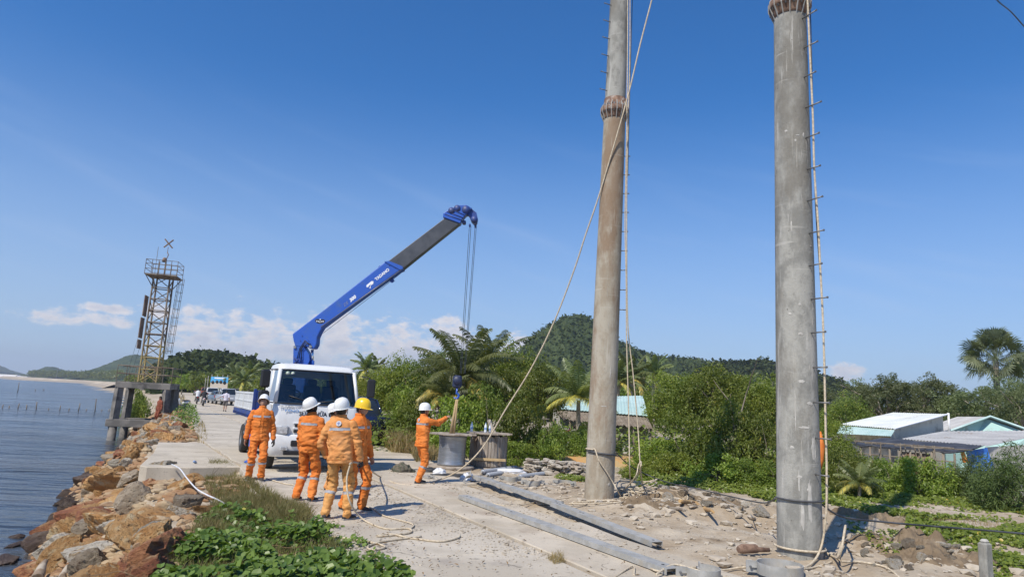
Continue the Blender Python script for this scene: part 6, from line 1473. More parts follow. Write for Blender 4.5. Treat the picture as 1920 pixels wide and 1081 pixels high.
def post(label, bx, by, tx, ty, zf, d0, zm, mat_lo, steps, bolts_y=None, seed=1, cz=20.0):
    B = G(bx, by); top = PY(tx, ty, B.y); dx = (top.x-B.x)/(top.z); T = thing('concrete_post', label, 'utility post', (B.x, B.y, gz1(B.x, B.y)-.0))
    ax = lambda z: Vector((dx*z, 0, z)); rad = lambda z: d0/2-(.0155*z/2)
    mb = MB(); n = 48; k = 60; mb.cs = True; vs = []
    M0 = Matrix(((1,0,dx),(0,1,0),(0,0,1)))
    prof = [(rad(zf*i/k), -.25+(zf+.25)*i/k) for i in range(k+1)]; prof[-1] = (rad(zf), zf-.14)
    mb.lathe(prof, (0,0,0), n, M0); lo = mb.build('lower_shaft', mat_lo, T)
    mb = MB(); r = rad(zf)-.004; mb.lathe([(r-.02,zf-.22),(r+.022,zf-.20),(r+.026,zf-.16),(r+.075,zf-.06),(r+.082,zf-.055),(r+.082,zf+.055),(r+.030,zf+.06),(r+.014,zf+.28),(r-.03,zf+.30)], (0,0,0), n, M0)
    fl = mb.build('joint_collar', m_rustm, T)
    g = MB()
    for i in range(16):
        a = i*math.pi/8; c, s = math.cos(a), math.sin(a); p = lambda rr_, z: Vector((rr_*c+dx*z, rr_*s, z)); w = Vector((-s, c, 0))*.008
        P = [p(r+.005, zf-.26), p(r+.088, zf-.06), p(r+.088, zf+.065), p(r+.01, zf+.20)]; g.add([q-w for q in P]+[q+w for q in P], ((0,1,2,3),(7,6,5,4),(0,4,5,1),(1,5,6,2),(2,6,7,3),(3,7,4,0)))
    g.build('gusset', m_galv, fl)
    g = MB()
    for i in range(16): a = (i+.5)*math.pi/8; c, s = math.cos(a), math.sin(a); q = Vector(((r+.06)*c+dx*zf, (r+.06)*s, zf)); g.tube([q-Vector((0,0,.10)), q+Vector((0,0,.10))], .017, 8)
    g.build('flange_bolt', m_galvd, fl)
    mb = MB(); mb.lathe([(rad(zf+.3+(zm-zf-.3)*i/30)-.006, zf+.28+(zm-zf-.28)*i/30) for i in range(31)]+[(.001, zm)], (0,0,0), n, M0); mb.build('upper_shaft', m_pole, T)
    for z, a, ln in steps:
        if z > zm: continue
        g = MB(); rr_ = rad(z)-.03; c, s = math.cos(a), math.sin(a); o_ = ax(z); g.tube([o_+Vector((rr_*c, rr_*s, 0)), o_+Vector(((rr_+ln)*c, (rr_+ln)*s, 0))], .0105, 8)
        q = o_+Vector(((rr_+ln)*c, (rr_+ln)*s, 0)); g.tube([q, q+Vector((c*.012, s*.012, 0))], .017, 8); g.build('step_bolt', m_galvd, T)
    return T, ax, rad, dx, B
st2 = [(1.10+.485*i, R_(-62 if i % 2 else -66), .24+.025*(i % 3)) for i in range(15)]
st2 += [(8.8+.45*i, R_(-28), .17) for i in range(8)]
N2 = post('near grey concrete utility post at the right with step bolts up its side', 1500, 1043, 1481, 30, 8.22, .600, 15, m_pole, st2)
st1 = [(3.95+.43*i, R_(-12), .15) for i in range(9)]+[(8.9+.42*i, R_(205), .20) for i in range(10)]
N1 = post('far brownish concrete utility post with a rope tied round its foot', 1123, 938, 1153, 205, 8.45, .610, 17, m_pole2, st1)
# scars of render on the near post
rg = np.random.default_rng(4)
def scar(Np, z, a, w, h, seed, name='plaster_patch'):
    T, ax, rad, dx, B = Np; rgg = np.random.default_rng(seed); mb = MB(); pts = []; n = 16
    for i in range(n): th = 2*math.pi*i/n; r = .55+.45*rgg.random(); pts.append((a+w*r*math.cos(th), z+h*r*math.sin(th)))
    c = ax(z)+Vector(((rad(z)+.009)*math.cos(a), (rad(z)+.009)*math.sin(a), 0)); vs = [c]+[ax(q[1])+Vector(((rad(q[1])+.001)*math.cos(q[0]), (rad(q[1])+.001)*math.sin(q[0]), 0)) for q in pts]
    mb.add(vs, [(0, 1+i, 1+(i+1) % n) for i in range(n)]); mb.build(name, m_scar, T, smooth=True)
for z, a, w, h, sd_ in ((2.35,-100,.20,.03,1),(1.95,-118,.035,.36,2),(1.45,-70,.16,.22,3),(.75,-85,.12,.35,4),(.55,-105,.10,.22,5),(2.05,-78,.20,.03,6),(1.72,-95,.30,.025,7),(.98,-112,.05,.18,8),(3.2,-60,.04,.10,9),(4.6,-120,.05,.10,10),(6.0,-75,.07,.05,11)):
    scar(N2, z, R_(a), w, h, sd_)
for q in range(22):
    scar(N2, rg.uniform(.4, 6.5), R_(rg.uniform(-150, -50)), rg.uniform(.01, .16), rg.uniform(.006, .03) if q % 2 else rg.uniform(.05, .25), 100+q) if q % 2 else scar(N2, rg.uniform(.4, 6), R_(rg.uniform(-150, -50)), .012, rg.uniform(.06, .3), 100+q)
for q in range(10): scar(N1, rg.uniform(.4, 6), R_(rg.uniform(-150, -50)), .012, rg.uniform(.05, .3), 200+q)
for z, a, w, h, sd_ in ((.35,-60,.12,.05,12),(1.9,-95,.25,.012,13),(2.6,-70,.03,.2,14)): scar(N1, z, R_(a), w, h, sd_)
# ================================================================ ropes and cables
m_rope = MAT('rope_cream', (.62,.53,.39), .9, col2=(.44,.36,.25), scale=30, bump=.002, bscale=120)
m_cable = MAT('cable_black', (.03,.032,.036), .5, col2=(.10,.10,.105), scale=3)
def smooth(pts, k=8):
    P = [Vector(p) for p in pts]; out = []
    for i in range(len(P)-1):
        a = P[max(i-1, 0)]; b_ = P[i]; c = P[i+1]; d = P[min(i+2, len(P)-1)]
        for j in range(k):
            t = j/k; out.append(.5*((2*b_)+(c-a)*t+(2*a-5*b_+4*c-d)*t*t+(3*b_-a-3*c+d)*t**3))
    out.append(P[-1]); return out
def rope(name, pts, r, label, cat='rope', mt=None, k=8, n=6, group=None):
    g = MB(); g.tube(smooth(pts, k), r, n); return tag(g.build(name, mt or m_rope), label, cat, group)
def gr(x, y, dz=.015):
    p = G(x, y); z = max(gz1(p.x, p.y), 0.0 if ((p.x-OX)*DY-(p.y-OY)*DX) < 1.6 else -9)+dz
    q = G(x, y, z); return Vector((q.x, q.y, z))
B1 = N1[4]; B2 = N2[4]
rope('rope', [PY(1236,-60,14.0), PY(1222,0,14.0), PY(1200,85,14.05), PY(1180,170,14.1), PY(1152,270,14.2), PY(1122,370,14.4), PY(1098,440,14.6), PY(1075,510,14.8), PY(1038,605,15.1), PY(996,690,15.3), PY(950,764,15.5), PY(905,838,15.7), PY(862,880,15.8), gr(820,900,.05), gr(785,909), gr(745,906), gr(713,893), PY(700,885,13.2), PY(682,872,11.9), PY(664,866,11.0), PY(656,869,10.7)], .016, 'long pale rope slanting down from the far post to the hand of the nearest worker')
hd_ = PY(656, 872, 10.75)
rope('rope', [hd_, PY(650,900,10.7), gr(656,940,.30), gr(680,972,.04), gr(722,990), gr(765,990), gr(768,998), gr(720,1004), gr(708,1003), gr(735,1001), gr(772,1008), gr(825,1014), gr(857,1008), gr(862,1002)], .014, 'pale rope falling from the hand of the nearest worker and looping over the road')
rope('rope', [gr(551,972), gr(565,985), gr(600,1001), gr(660,1010), gr(705,1018), gr(722,1025), gr(700,1030), gr(690,1024), gr(720,1014), gr(790,1005)], .014, 'pale rope lying along the edge of the creeper at the road side')
rope('rope', [gr(490,893), gr(530,905), gr(556,910), gr(568,918), gr(578,931)], .013, 'pale rope lying behind the feet of the left worker')
rope('rope', [gr(672,945), gr(700,953), gr(720,966), gr(772,981), gr(770,990)], .012, 'thin pale rope winding through the shadow of the yellow helmet worker')
t1 = lambda x, y, o=0.0: PY(x, y, B1.y-.28+o)
rope('rope', [t1(1176,-60), t1(1177,0), t1(1176,180), t1(1174,300), t1(1172,420), t1(1174,520), t1(1175,640,.1), t1(1179,780,.1), t1(1181,890,.1), gr(1184,914,.02)], .0125, 'pale rope hanging straight down along the right side of the far post')
rope('rope', [t1(1181,-60,.2), t1(1181,100,.2), t1(1177,260,.2), t1(1175,400,.2), t1(1177,600,.2), t1(1187,700,.2), t1(1196,800,.2), t1(1202,890,.2), gr(1208,915,.02)], .0125, 'second pale rope beside the far post, swinging out to the right lower down')
rope('cable', [t1(1187,-60,.3), t1(1184,60,.3), t1(1180,200,.3), t1(1177,330,.3)], .009, 'thin dark cable hanging beside the upper part of the far post', 'cable', m_cable)
t2 = lambda x, y, o=0.0: PY(x, y, B2.y-.30+o)
rope('rope', [t2(1510,-60), t2(1514,0), t2(1519,110), t2(1524,215), t2(1527,320), t2(1534,420), t2(1538,500), t2(1543,600), t2(1546,700), t2(1548,800), t2(1550,880), t2(1549,960), t2(1541,1020,.05), gr(1525,1052,.03), gr(1500,1066), gr(1470,1074), gr(1440,1081), gr(1400,1088)], .0155, 'pale rope hanging down the right side of the near post')
rope('cable', [t2(1518,-60,.2), t2(1520,40,.2), t2(1524,200,.2), t2(1529,380,.2), t2(1538,520,.2), t2(1545,640,.2), t2(1549,760,.2), t2(1551,880,.2), t2(1552,955,.2)], .009, 'grey cable hanging behind the pale rope on the near post', 'cable', m_cable)
def ringpts(Np, z, a0, a1, n=14, off=.02, dz=0.0):
    T, ax, rad, dx, B = Np; zz = T.location.z
    return [Vector((B.x, B.y, zz))+ax(z+dz*i/n)+Vector(((rad(z)+off)*math.cos(R_(a0+(a1-a0)*i/n)), (rad(z)+off)*math.sin(R_(a0+(a1-a0)*i/n)), 0)) for i in range(n+1)]
rope('rope', ringpts(N2, .10, -200, 30, 16, .03)+[gr(1562,1042,.03), gr(1575,1040,.2), gr(1585,985,.35), gr(1583,1005,.25), gr(1572,1048,.03), gr(1610,1052), gr(1660,1062), gr(1690,1085)], .015, 'pale rope looped round the foot of the near post', k=4)
rope('cable', ringpts(N2, .74, -185, -15, 14, .02)+[], .012, 'grey cable wound round the near post below knee height', 'cable', m_cable, k=3)
rope('cable', [ringpts(N1, .98, -30, 0, 2)[0], PY(1190,878,15.6), PY(1250,903,15.2), PY(1310,916,14.4), PY(1370,930,13.0), PY(1430,942,11.2), ringpts(N2, .72, -190, -180, 2)[0]], .012, 'grey cable sagging between the two concrete posts', 'cable', m_cable)
rope('cable', [ringpts(N2, .68, 0, 10, 2)[0], PY(1580,968,10.2), PY(1660,978,10.4), PY(1740,985,10.5), PY(1830,992,10.6), PY(1925,1000,10.8), PY(2000,1004,11)], .014, 'black cable running from the near post to the right edge', 'cable', m_cable)
rope('cable', [gr(1330,925,.1), gr(1365,940,.05), gr(1400,958,.03), gr(1412,968,.02)], .008, 'thin grey wire lying across the pale dirt bank', 'cable', m_galv)
rope('cable', [PY(1840,-40,16), PY(1869,0,16), PY(1895,22,16.4), PY(1922,52,17), PY(1960,95,18)], .016, 'black overhead cable crossing the top right corner of the sky', 'cable', m_cable)
rope('rope', ringpts(N1, .98, -160, 20, 14, .02, -.08)+[], .018, 'dark cable tied round the lower part of the far post', 'cable', m_cable, k=3)
rope('rope', ringpts(N1, 1.02, -175, -120, 5, .02)+[PY(1123,862,B1.y-.36), PY(1138,885,B1.y-.34), PY(1150,905,B1.y-.30), PY(1157,918,B1.y-.35), gr(1164,930,.03)], .014, 'pale rope slanting down the face of the far post from its tie')
# tangle of loops on the ground beside the far post
rg = np.random.default_rng(12)
def tangle(cx, cy, n, rx, ry, seed, lab, r=.012, lift=.12):
    rgg = np.random.default_rng(seed); c = G(cx, cy); pts = []
    for i in range(n):
        a = i*2.0+rgg.normal(0, .5); q = rgg.uniform(.45, 1.0); x = c.x+rx*q*math.cos(a)+rgg.normal(0, .06); y = c.y+ry*q*math.sin(a)+rgg.normal(0, .06)
        pts.append(Vector((x, y, gz1(x, y)+.02+lift*rgg.random()**3)))
    rope('rope', pts, r, lab, k=7)
tangle(1190, 932, 22, .85, .75, 3, 'tangled pale rope heaped right of the far post foot', lift=.35)
tangle(1225, 940, 16, 1.0, .55, 5, 'loose loops of pale rope spread toward the right of the far post', lift=.10)
tangle(1115, 948, 12, .7, .35, 8, 'loops of pale rope in front of the far post foot', lift=.05)
rope('rope', [gr(1100,945), gr(1050,948), gr(1000,937), gr(950,935), gr(925,942), gr(960,948), gr(1010,940), gr(1080,930), gr(1100,925)], .011, 'thin pale rope lying across the upper steel beam')
rope('rope', [gr(1190,905,.05), PY(1200,880,14), PY(1202,865,14), PY(1197,872,14), PY(1190,895,14), gr(1160,925,.05), gr(1120,942)], .013, 'stiff loop of pale rope standing up beside the far post')
rope('rope', [gr(1148,1085), gr(1186,1060,.04), gr(1189,1078,.02)], .011, 'short pale rope end at the bottom edge beside the long beam')
tangle(1270, 1070, 12, .35, .16, 21, 'knotted pale ropes piled at the bottom edge', r=.013, lift=.06)
rope('rope', [gr(1215,1062,.03), gr(1240,1070,.05), gr(1300,1063,.05), gr(1350,1068,.05), gr(1400,1062,.04), gr(1470,1066,.03), gr(1520,1064,.02), gr(1560,1052)], .013, 'pale rope lying along the bottom edge toward the near post')
rope('rope', [gr(1230,1076,.06), gr(1262,1058,.10), gr(1300,1066,.08), gr(1340,1078,.05), gr(1420,1088,.02)], .014, 'thick pale rope curving over the bottom of the long beam')
# ================================================================ beams, drums and fittings
def channel(label, a, b_, w=.17, h=.065, t=.008, lift=(.03,.03), roll=0):
    A = gr(*a, lift[0]); B = gr(*b_, lift[1]); d = (B-A); L_ = d.length; d.normalize(); sd = Vector((0,0,1)).cross(d).normalized(); up = d.cross(sd)
    poly = [(-w/2,0),(-w/2,h),(w/2,h),(w/2,0),(w/2-t,0),(w/2-t,h-t),(-w/2+t,h-t),(-w/2+t,0)]
    g = MB(); n = len(poly); g.add([A+sd*x+up*z for x, z in poly]+[B+sd*x+up*z for x, z in poly], [(i, (i+1) % n, n+(i+1) % n, n+i) for i in range(n)]+[(0,1,6,7),(1,2,5,6),(2,3,4,5),(n+7,n+6,n+1,n+0),(n+6,n+5,n+2,n+1),(n+5,n+4,n+3,n+2)])
    o = g.build('steel_beam', m_galv); tag(o, label, 'steel beam')
    g = MB()
    for k in (.03, .06, .30, .33, .97): q = A+d*L_*k; g.lathe([(.001,h+.003),(.020,h+.003),(.020,h-.001)], q, 12)
    h_ = g.build('bolt_hole', m_blkp); h_.parent = o; return o
channel('long dull steel channel lying nearest the road, reaching the bottom edge', (868,934), (1262,1076), .20, .07)
channel('grey steel channel behind the long one, lying on the dirt toward the right', (1040,948), (1232,1024), .19, .07, lift=(.07,.06))
channel('weathered steel channel continuing up toward the drums', (893,896), (1048,948), .20, .07, lift=(.10,.05))
m_plank = MAT('old_wood', (.27,.22,.17), .9, col2=(.38,.33,.27), scale=5, thr=(.4,.6), col3=(.15,.11,.08), scale3=4, stretch=(1,1,.25), bump=.006, bscale=20)
m_dsteel = MAT('drum_steel', (.45,.46,.47), .38, metal=.75, col2=(.36,.37,.38), scale=4, stretch=(1,1,6), col3=(.28,.27,.26), scale3=1.5, thr3=(.5,.8), bump=.001, bscale=30)
def ring_lath(g, r, z0, z1, n, t=.02, jit=.01, seed=1):
    rgg = np.random.default_rng(seed)
    for i in range(n):
        a = 2*math.pi*i/n; w = 2*math.pi*r/n*.88; M_ = Matrix.Rotation(a+rgg.normal(0, .02), 3, 'Z'); rr_ = r+rgg.uniform(-jit, jit); zt = z1-rgg.uniform(0, .05)
        g.box(Vector((rr_*math.cos(a), rr_*math.sin(a), (z0+zt)/2)), (t, w, zt-z0), M=M_)
ps = G(843, 882); pw = G(905, 880)
S = thing('steel_cable_drum', 'shiny steel cable drum standing on end left of the wooden one', 'cable drum', (ps.x, ps.y+.45, 0))
g = MB(); g.lathe([(.001,.12),(.40,.12),(.385,.16),(.372,.30),(.372,.75),(.385,.86),(.40,.92),(.001,.92)], n=48); g.build('barrel', m_dsteel, S)
g = MB(); g.lathe([(.001,.03),(.62,.03),(.64,.05),(.64,.09),(.62,.11),(.001,.11)], n=32); g.build('lower_flange', m_plank, S)
g = MB()
for i in range(9):
    y = -.60+.15*i; w = math.sqrt(max(0, .64**2-y*y)); w *= 1+.05*math.sin(i*5); g.box((.02*math.sin(i*3), y+.0, .945+.004*(i % 2)), (2*w, .14, .035), bev=.006)
g.build('top_flange', m_plank, S)
Wd_ = thing('wooden_cable_drum', 'cable drum covered with upright weathered wooden slats, right of the steel one', 'cable drum', (pw.x+.12, pw.y+.42, 0))
g = MB(); g.lathe([(.001,.06),(.50,.06),(.50,.10),(.48,.12),(.46,.9),(.001,.9)], n=36); g.build('core', m_plank, Wd_)
g = MB(); ring_lath(g, .52, .10, .95, 38, .022, .012, 5); g.build('wooden_lagging', m_plank, Wd_)
g = MB(); g.tube([(.53*math.cos(a*.25), .53*math.sin(a*.25)-.01, .27) for a in range(25)], .012, 6, closed=True); g.box((0.02,-.56,.30), (.98,.02,.07)); g.build('pale_batten', m_sling, Wd_)
g = MB()
for i in range(8):
    y = -.58+.165*i; w = math.sqrt(max(0, .64**2-y*y)); w *= 1+.04*math.sin(i*7); g.box((.02*math.sin(i*5), y, .985+.006*(i % 2)), (2*w, .15, .04), bev=.006)
g.build('top_flange', m_plank, Wd_)
g = MB(); g.lathe([(.001,.0),(.60,.0),(.62,.02),(.62,.06),(.001,.06)], n=32); g.build('lower_flange', m_plank, Wd_)
m_pet = MAT('clear_plastic', (.75,.80,.84), .12, spec=.6); m_label = MAT('bottle_label', (.25,.38,.62), .5)
def bottle(px, py, Y, lab, s=1.0):
    p = PY(px, py, Y); T = thing('water_bottle', lab, 'bottle', (p.x, Y, p.z)); g = MB(); g.lathe([(.001,0),(.030,.002),(.033,.02),(.031,.08),(.033,.14),(.028,.17),(.012,.205),(.012,.22)], n=16); g.build('bottle_body', m_pet, T)
    g = MB(); g.lathe([(.0338,.07),(.0338,.12)], n=16); g.build('label', m_label, T); g = MB(); g.lathe([(.001,.235),(.014,.235),(.014,.218),(.001,.218)], n=12); g.build('cap', m_label, T); T.scale = (1.25*s,)*3
zt = 1.012
yb = Wd_.location.y-.20
def onz(px, Y, z): q = ray(px, 800); return None
for px, lab, yy in ((884,'clear water bottle on top of the drums, leftmost of three',.0),(910,'tall clear water bottle in the middle of the wooden drum top',-.1),(918,'smaller clear bottle at the right on the wooden drum top',.05)):
    Y = yb+yy; lo, hi = 600, 1000
    for _ in range(30):
        m_ = (lo+hi)/2
        if PY(px, m_, Y).z > zt: lo = m_
        else: hi = m_
    bottle(px, lo, Y, lab, .95 if px < 915 else .8)
# crumpled cloth / sacks
def heap(name, label, cat, px, py, sx_, sy_, sz_, mt, seed, jag=.35, rz=0, dz=0):
    V, F = ICO3; P = V*np.array([sx_, sy_, sz_]); f = fbm(V*1.8+seed, 3, seed); q = 1-np.abs(fbm(V*3+seed*2, 3, seed+4))*3
    P = P*(1+jag*f+.16*q)[:, None]; P[:, 2] = np.maximum(P[:, 2], -sz_*.25)+sz_*.22; p = gr(px, py, dz)
    o = fastmesh(name, P@rotz(rz).T, F, mt, smooth=True); o.location = p; return tag(o, label, cat)
m_sackw = MAT('sack_white', (.70,.70,.70), .6, col2=(.60,.61,.63), scale=6); m_camo = MAT('cloth_olive', (.07,.075,.05), .95, col2=(.14,.12,.09), scale=14, thr=(.45,.55)); m_dk = MAT('tarp_dark', (.03,.032,.035), .7)
heap('cloth_pile', 'crumpled olive camouflage jacket lying left of the pointing worker', 'clothing', 754, 884, .24, .16, .15, m_camo, 3, .6)
heap('dark_bag', 'dark bag lying on the ground in front of the steel drum', 'bag', 808, 888, .30, .18, .12, m_dk, 9, .5)
heap('dark_tarp', 'dark folded tarpaulin under the front of the drums', 'tarpaulin', 852, 893, .5, .16, .06, m_dk, 19, .4)
heap('white_sack', 'crumpled white sack below the steel drum', 'sack', 824, 893, .17, .14, .15, m_sackw, 4, .5)
heap('white_sack', 'white plastic sack lying against the steel clamps', 'sack', 876, 899, .16, .15, .14, m_sackw, 14, .5)
heap('white_bundle', 'long white plastic bundle lying right of the wooden drum', 'bundle', 957, 886, .42, .13, .09, m_sackw, 24, .25, .1)
heap('cloth_rag', 'red and white rag lying at the left of the far post foot', 'rag', 1088, 908, .13, .09, .06, MAT('cloth_red', (.40,.03,.05), .9, col2=(.6,.5,.5), scale=9, thr=(.5,.55)), 6, .5)
# chain heap
g = MB(); rg = np.random.default_rng(2); p0 = G(797, 896)
for i in range(46):
    c = Vector((p0.x+rg.normal(0, .16), p0.y+rg.normal(0, .10), .02+.05*rg.random())); M_ = Matrix.Rotation(rg.uniform(0, 3), 3, 'Z')@Matrix.Rotation(rg.uniform(-.8, .8), 3, 'X'); g.tube([c+M_@Vector((.035*math.cos(a), .022*math.sin(a), 0)) for a in [k*math.pi/4 for k in range(8)]], .006, 5, closed=True)
tag(g.build('chain_heap', m_galv), 'heap of grey steel chain at the feet of the pointing worker', 'chain')
# ribbed insulators lying in a row
m_ins = MAT('insulator_grey', (.30,.32,.35), .35)
for i, (a, b_, lb) in enumerate((((905,884),(968,876),'ribbed grey insulator lying behind the white bundle, rear one'),((915,890),(940,886),'short ribbed grey insulator between wooden drum and white bundle'),((975,893),(1030,886),'ribbed grey insulator lying right of the white bundle'))):
    A = gr(*a, .07); B = gr(*b_, .07); d = B-A; n = int(d.length/.045); Mq = d.normalized().to_track_quat('Z', 'Y').to_matrix(); prof = []
    for k in range(n): z = k*.045; prof += [(.022, z), (.062, z+.012), (.062, z+.018), (.022, z+.026)]
    T = thing('insulator', lb, 'insulator', A); g = MB(); g.lathe(prof, (0,0,0), 16, Mq); g.build('sheds', m_ins, T)
    g = MB(); g.tube([-d.normalized()*.10, Vector((0,0,0))], .025, 10); g.build('end_fitting', m_galv, T); g = MB(); g.tube([d, d+d.normalized()*.10], .025, 10); g.build('end_fitting', m_galv, T)
# pole band clamps
def clamp(px, py, r, h, label, a0=-200, a1=20, rz=0.0, dz=.0, tilt=(0, 0)):
    p = gr(px, py, dz); T = thing('steel_clamp', label, 'steel clamp', p, rz); T.rotation_euler = (tilt[0], tilt[1], rz); g = MB(); n = 40; t = .012; vs = []
    for i in range(n+1): a = R_(a0+(a1-a0)*i/n); c, s = math.cos(a), math.sin(a); vs += [(r*c, r*s, 0), (r*c, r*s, h), ((r-t)*c, (r-t)*s, h), ((r-t)*c, (r-t)*s, 0)]
    fs = []
    for i in range(n):
        for k in range(4): fs.append((i*4+k, i*4+(k+1) % 4, i*4+4+(k+1) % 4, i*4+4+k))
    fs += [(0,1,2,3), (n*4+3, n*4+2, n*4+1, n*4)]; g.add(vs, fs); g.build('band', m_galv, T)
    for a in (a0, a1):
        c, s = math.cos(R_(a)), math.sin(R_(a)); e = MB(); M_ = Matrix.Rotation(R_(a), 3, 'Z'); e.box(Vector(((r+.055)*c, (r+.055)*s, h/2)), (.13, .016, h), M=M_); e.box(Vector(((r+.03)*c, (r+.03)*s, h/2)), (.06, .06, .012), M=M_); eo = e.build('lug', m_galv, T)
        q = MB(); q.tube([Vector(((r+.07)*c, (r+.07)*s, h/2))+M_@Vector((0,-.04,0)), Vector(((r+.07)*c, (r+.07)*s, h/2))+M_@Vector((0,.04,0))], .014, 8); q.build('bolt', m_galvd, eo)
clamp(1462, 1076, .27, .13, 'large round steel clamp lying at the bottom edge in front of the near post', -190, 165)
clamp(1318, 1083, .20, .12, 'steel clamp lying among the ropes at the bottom edge', -200, 60, .4)
clamp(882, 908, .19, .11, 'steel clamp standing open beside the weathered channel', 100, 330, .3, .02, (.9, .2))
clamp(912, 903, .16, .10, 'steel clamp lying flat right of the weathered channel', -200, 20, 1.5)
clamp(957, 901, .17, .11, 'steel clamp lying below the white bundle', -190, 10, .2)
clamp(1000, 908, .18, .10, 'pair-like steel clamp left in the row before the far post', -200, 20, .1)
clamp(1058, 908, .17, .10, 'steel clamp at the right of the row before the far post', -170, 30, 2.6)
for a, b_, lb in (((822,905),(838,905),'short dark steel plate lying behind the long channel'),((840,897),(888,893),'flat grey steel bar lying before the drums'),((985,903),(1045,908),'flat grey steel angle lying between the row of clamps')):
    A = gr(*a, .012); B = gr(*b_, .012); g = MB(); d = B-A; g.box((A+B)/2, (d.length, .09, .014), rz=math.atan2(d.y, d.x), bev=.003); tag(g.build('steel_plate', m_galv), lb, 'steel plate')
# rusty broken cylinder near the post, with wire
p = gr(1412, 1031, .05); g = MB(); g.tube([p+Vector((-.20,0,.0)), p+Vector((-.14,.02,.01)), p+Vector((.05,.03,.02)), p+Vector((.09,.03,.01)), p+Vector((.24,.05,.01))], [.045,.065,.060,.035,.028], 12); tag(g.build('rusty_coupling', m_rustm), 'rusty broken metal coupling lying left of the near post foot', 'scrap metal')
p = G(1850, 1083); g = MB(); g.box((0,0,.13), (.13,.12,.72), bev=.02); T = thing('marker_post', 'short square concrete marker post at the bottom right', 'post', (p.x, p.y, gz1(p.x, p.y)), .3); g.build('shaft', m_pole, T)
g = MB(); g.box((0,0,.505), (.09,.085,.05), bev=.02); g.build('broken_cap', m_scar, T)
m_log = MAT('bleached_wood', (.42,.36,.28), .9, col2=(.25,.18,.12), scale=4, thr=(.45,.6), stretch=(1,1,.3), bump=.015, bscale=14)
m_ylog = MAT('split_wood', (.50,.33,.14), .9, col2=(.36,.22,.10), scale=6, bump=.01, bscale=20)
def log(pts, rs, name, label, mt, cat='log'):
    g = MB(); P = smooth(pts, 5); R = np.interp(np.linspace(0, 1, len(P)), np.linspace(0, 1, len(rs)), rs); g.tube(P, list(R), 10); V = np.array(g.v); V += (fbm(V*6, 3, 3)*.025)[:, None]; g.v = [tuple(v) for v in V]; tag(g.build(name, mt), label, cat)
log([gr(1275,938,.05), gr(1305,945,.06), gr(1338,960,.04)], [.03,.06,.02], 'split_branch', 'split yellow branch lying on the dirt bank', m_ylog)
log([gr(1255,950,.04), gr(1285,956,.03)], [.03,.02], 'dark_stick', 'dark stick lying left of the split yellow branch', m_bark)
pz = lambda x, y, z: G(x, y, z)
log([pz(70,1085,-1.25), pz(78,1062,-1.15), pz(86,1050,-1.1)], [.10,.06,.03], 'driftwood', 'bleached driftwood stump at the bottom left, leftmost of three', m_log, 'driftwood')
log([pz(115,1083,-1.1), pz(128,1064,-1.05), pz(130,1048,-.98)], [.06,.05,.02], 'driftwood', 'bleached slanting driftwood beside the stump', m_log, 'driftwood')
log([pz(158,1085,-1.0), pz(162,1070,-.95), pz(150,1052,-.9)], [.09,.07,.03], 'driftwood', 'pale forked driftwood piece in front of the orange boulder', m_log, 'driftwood')
log([gr(940,872,.1), PY(933,830,20.2), PY(922,802,20.3), PY(916,788,20.4)], [.10,.08,.07,.06], 'dead_stump', 'broken pale tree stump leaning behind the wooden drum', m_log)
rope('hose', [gr(322,870,.06), gr(337,878,.12), gr(350,895,.10), gr(368,915,.05), gr(388,927,.02), gr(408,936,.02), gr(428,947,.02)], .014, 'white plastic pipe lying over the rocks and small stones', 'pipe', m_sackw)
p = gr(367, 866); g = MB(); g.lathe([(.001,0),(.03,.0),(.032,.1),(.012,.14),(.001,.14)], p, 12, Matrix.Rotation(1.3, 3, 'X')); tag(g.build('plastic_bottle', m_label), 'small blue plastic bottle at the corner of the jutting slab', 'bottle')
# stones wall beside the bushes
wv = []; rg = np.random.default_rng(31); P0 = G(985, 884); P1 = G(1098, 893)
pts = []; sz = []
for i in range(330):
    t = rg.random(); h = rg.random()**1.3; x = P0.x+(P1.x-P0.x)*t; y = P0.y+(P1.y-P0.y)*t+rg.normal(0, .16*(1-h*.5)); pts.append((x, y+.1, -.10+h*.42)); sz.append(rg.uniform(.05, .12))
W_ = scatter_stones('stone_wall', pts, sz, MAT('wall_stone', (.33,.28,.22), .9, col2=(.46,.42,.35), scale=3, col3=(.2,.15,.11), scale3=5, bump=.01, bscale=15), 8, ICO2); tag(W_, 'low dry wall of rough stones before the orange earth', 'stone wall')
V = []; F = []; c = G(1085, 868)
ex, ey = np.meshgrid(np.linspace(-1.9, 3.2, 50), np.linspace(-.2, 4, 40)); ez = .26*np.exp(-((ex-.5)/2.6)**4)*np.clip((ey+.2)/.5, 0, 1)+.03*fbm(np.stack([ex.ravel()*3, ey.ravel()*3, ex.ravel()*0], 1), 3, 8).reshape(ex.shape)
V = np.stack([c.x+ex.ravel(), c.y+ey.ravel(), ez.ravel()-.08], 1); ii = np.arange(2000).reshape(40, 50); F = np.stack([ii[:-1,:-1].ravel(), ii[:-1,1:].ravel(), ii[1:,1:].ravel(), ii[1:,:-1].ravel()], 1)
tag(fastmesh('earth_mound', V, F, MAT('earth_orange', (.50,.27,.09), .95, col2=(.42,.30,.14), scale=3, bump=.02, bscale=12), smooth=True), kind='structure')
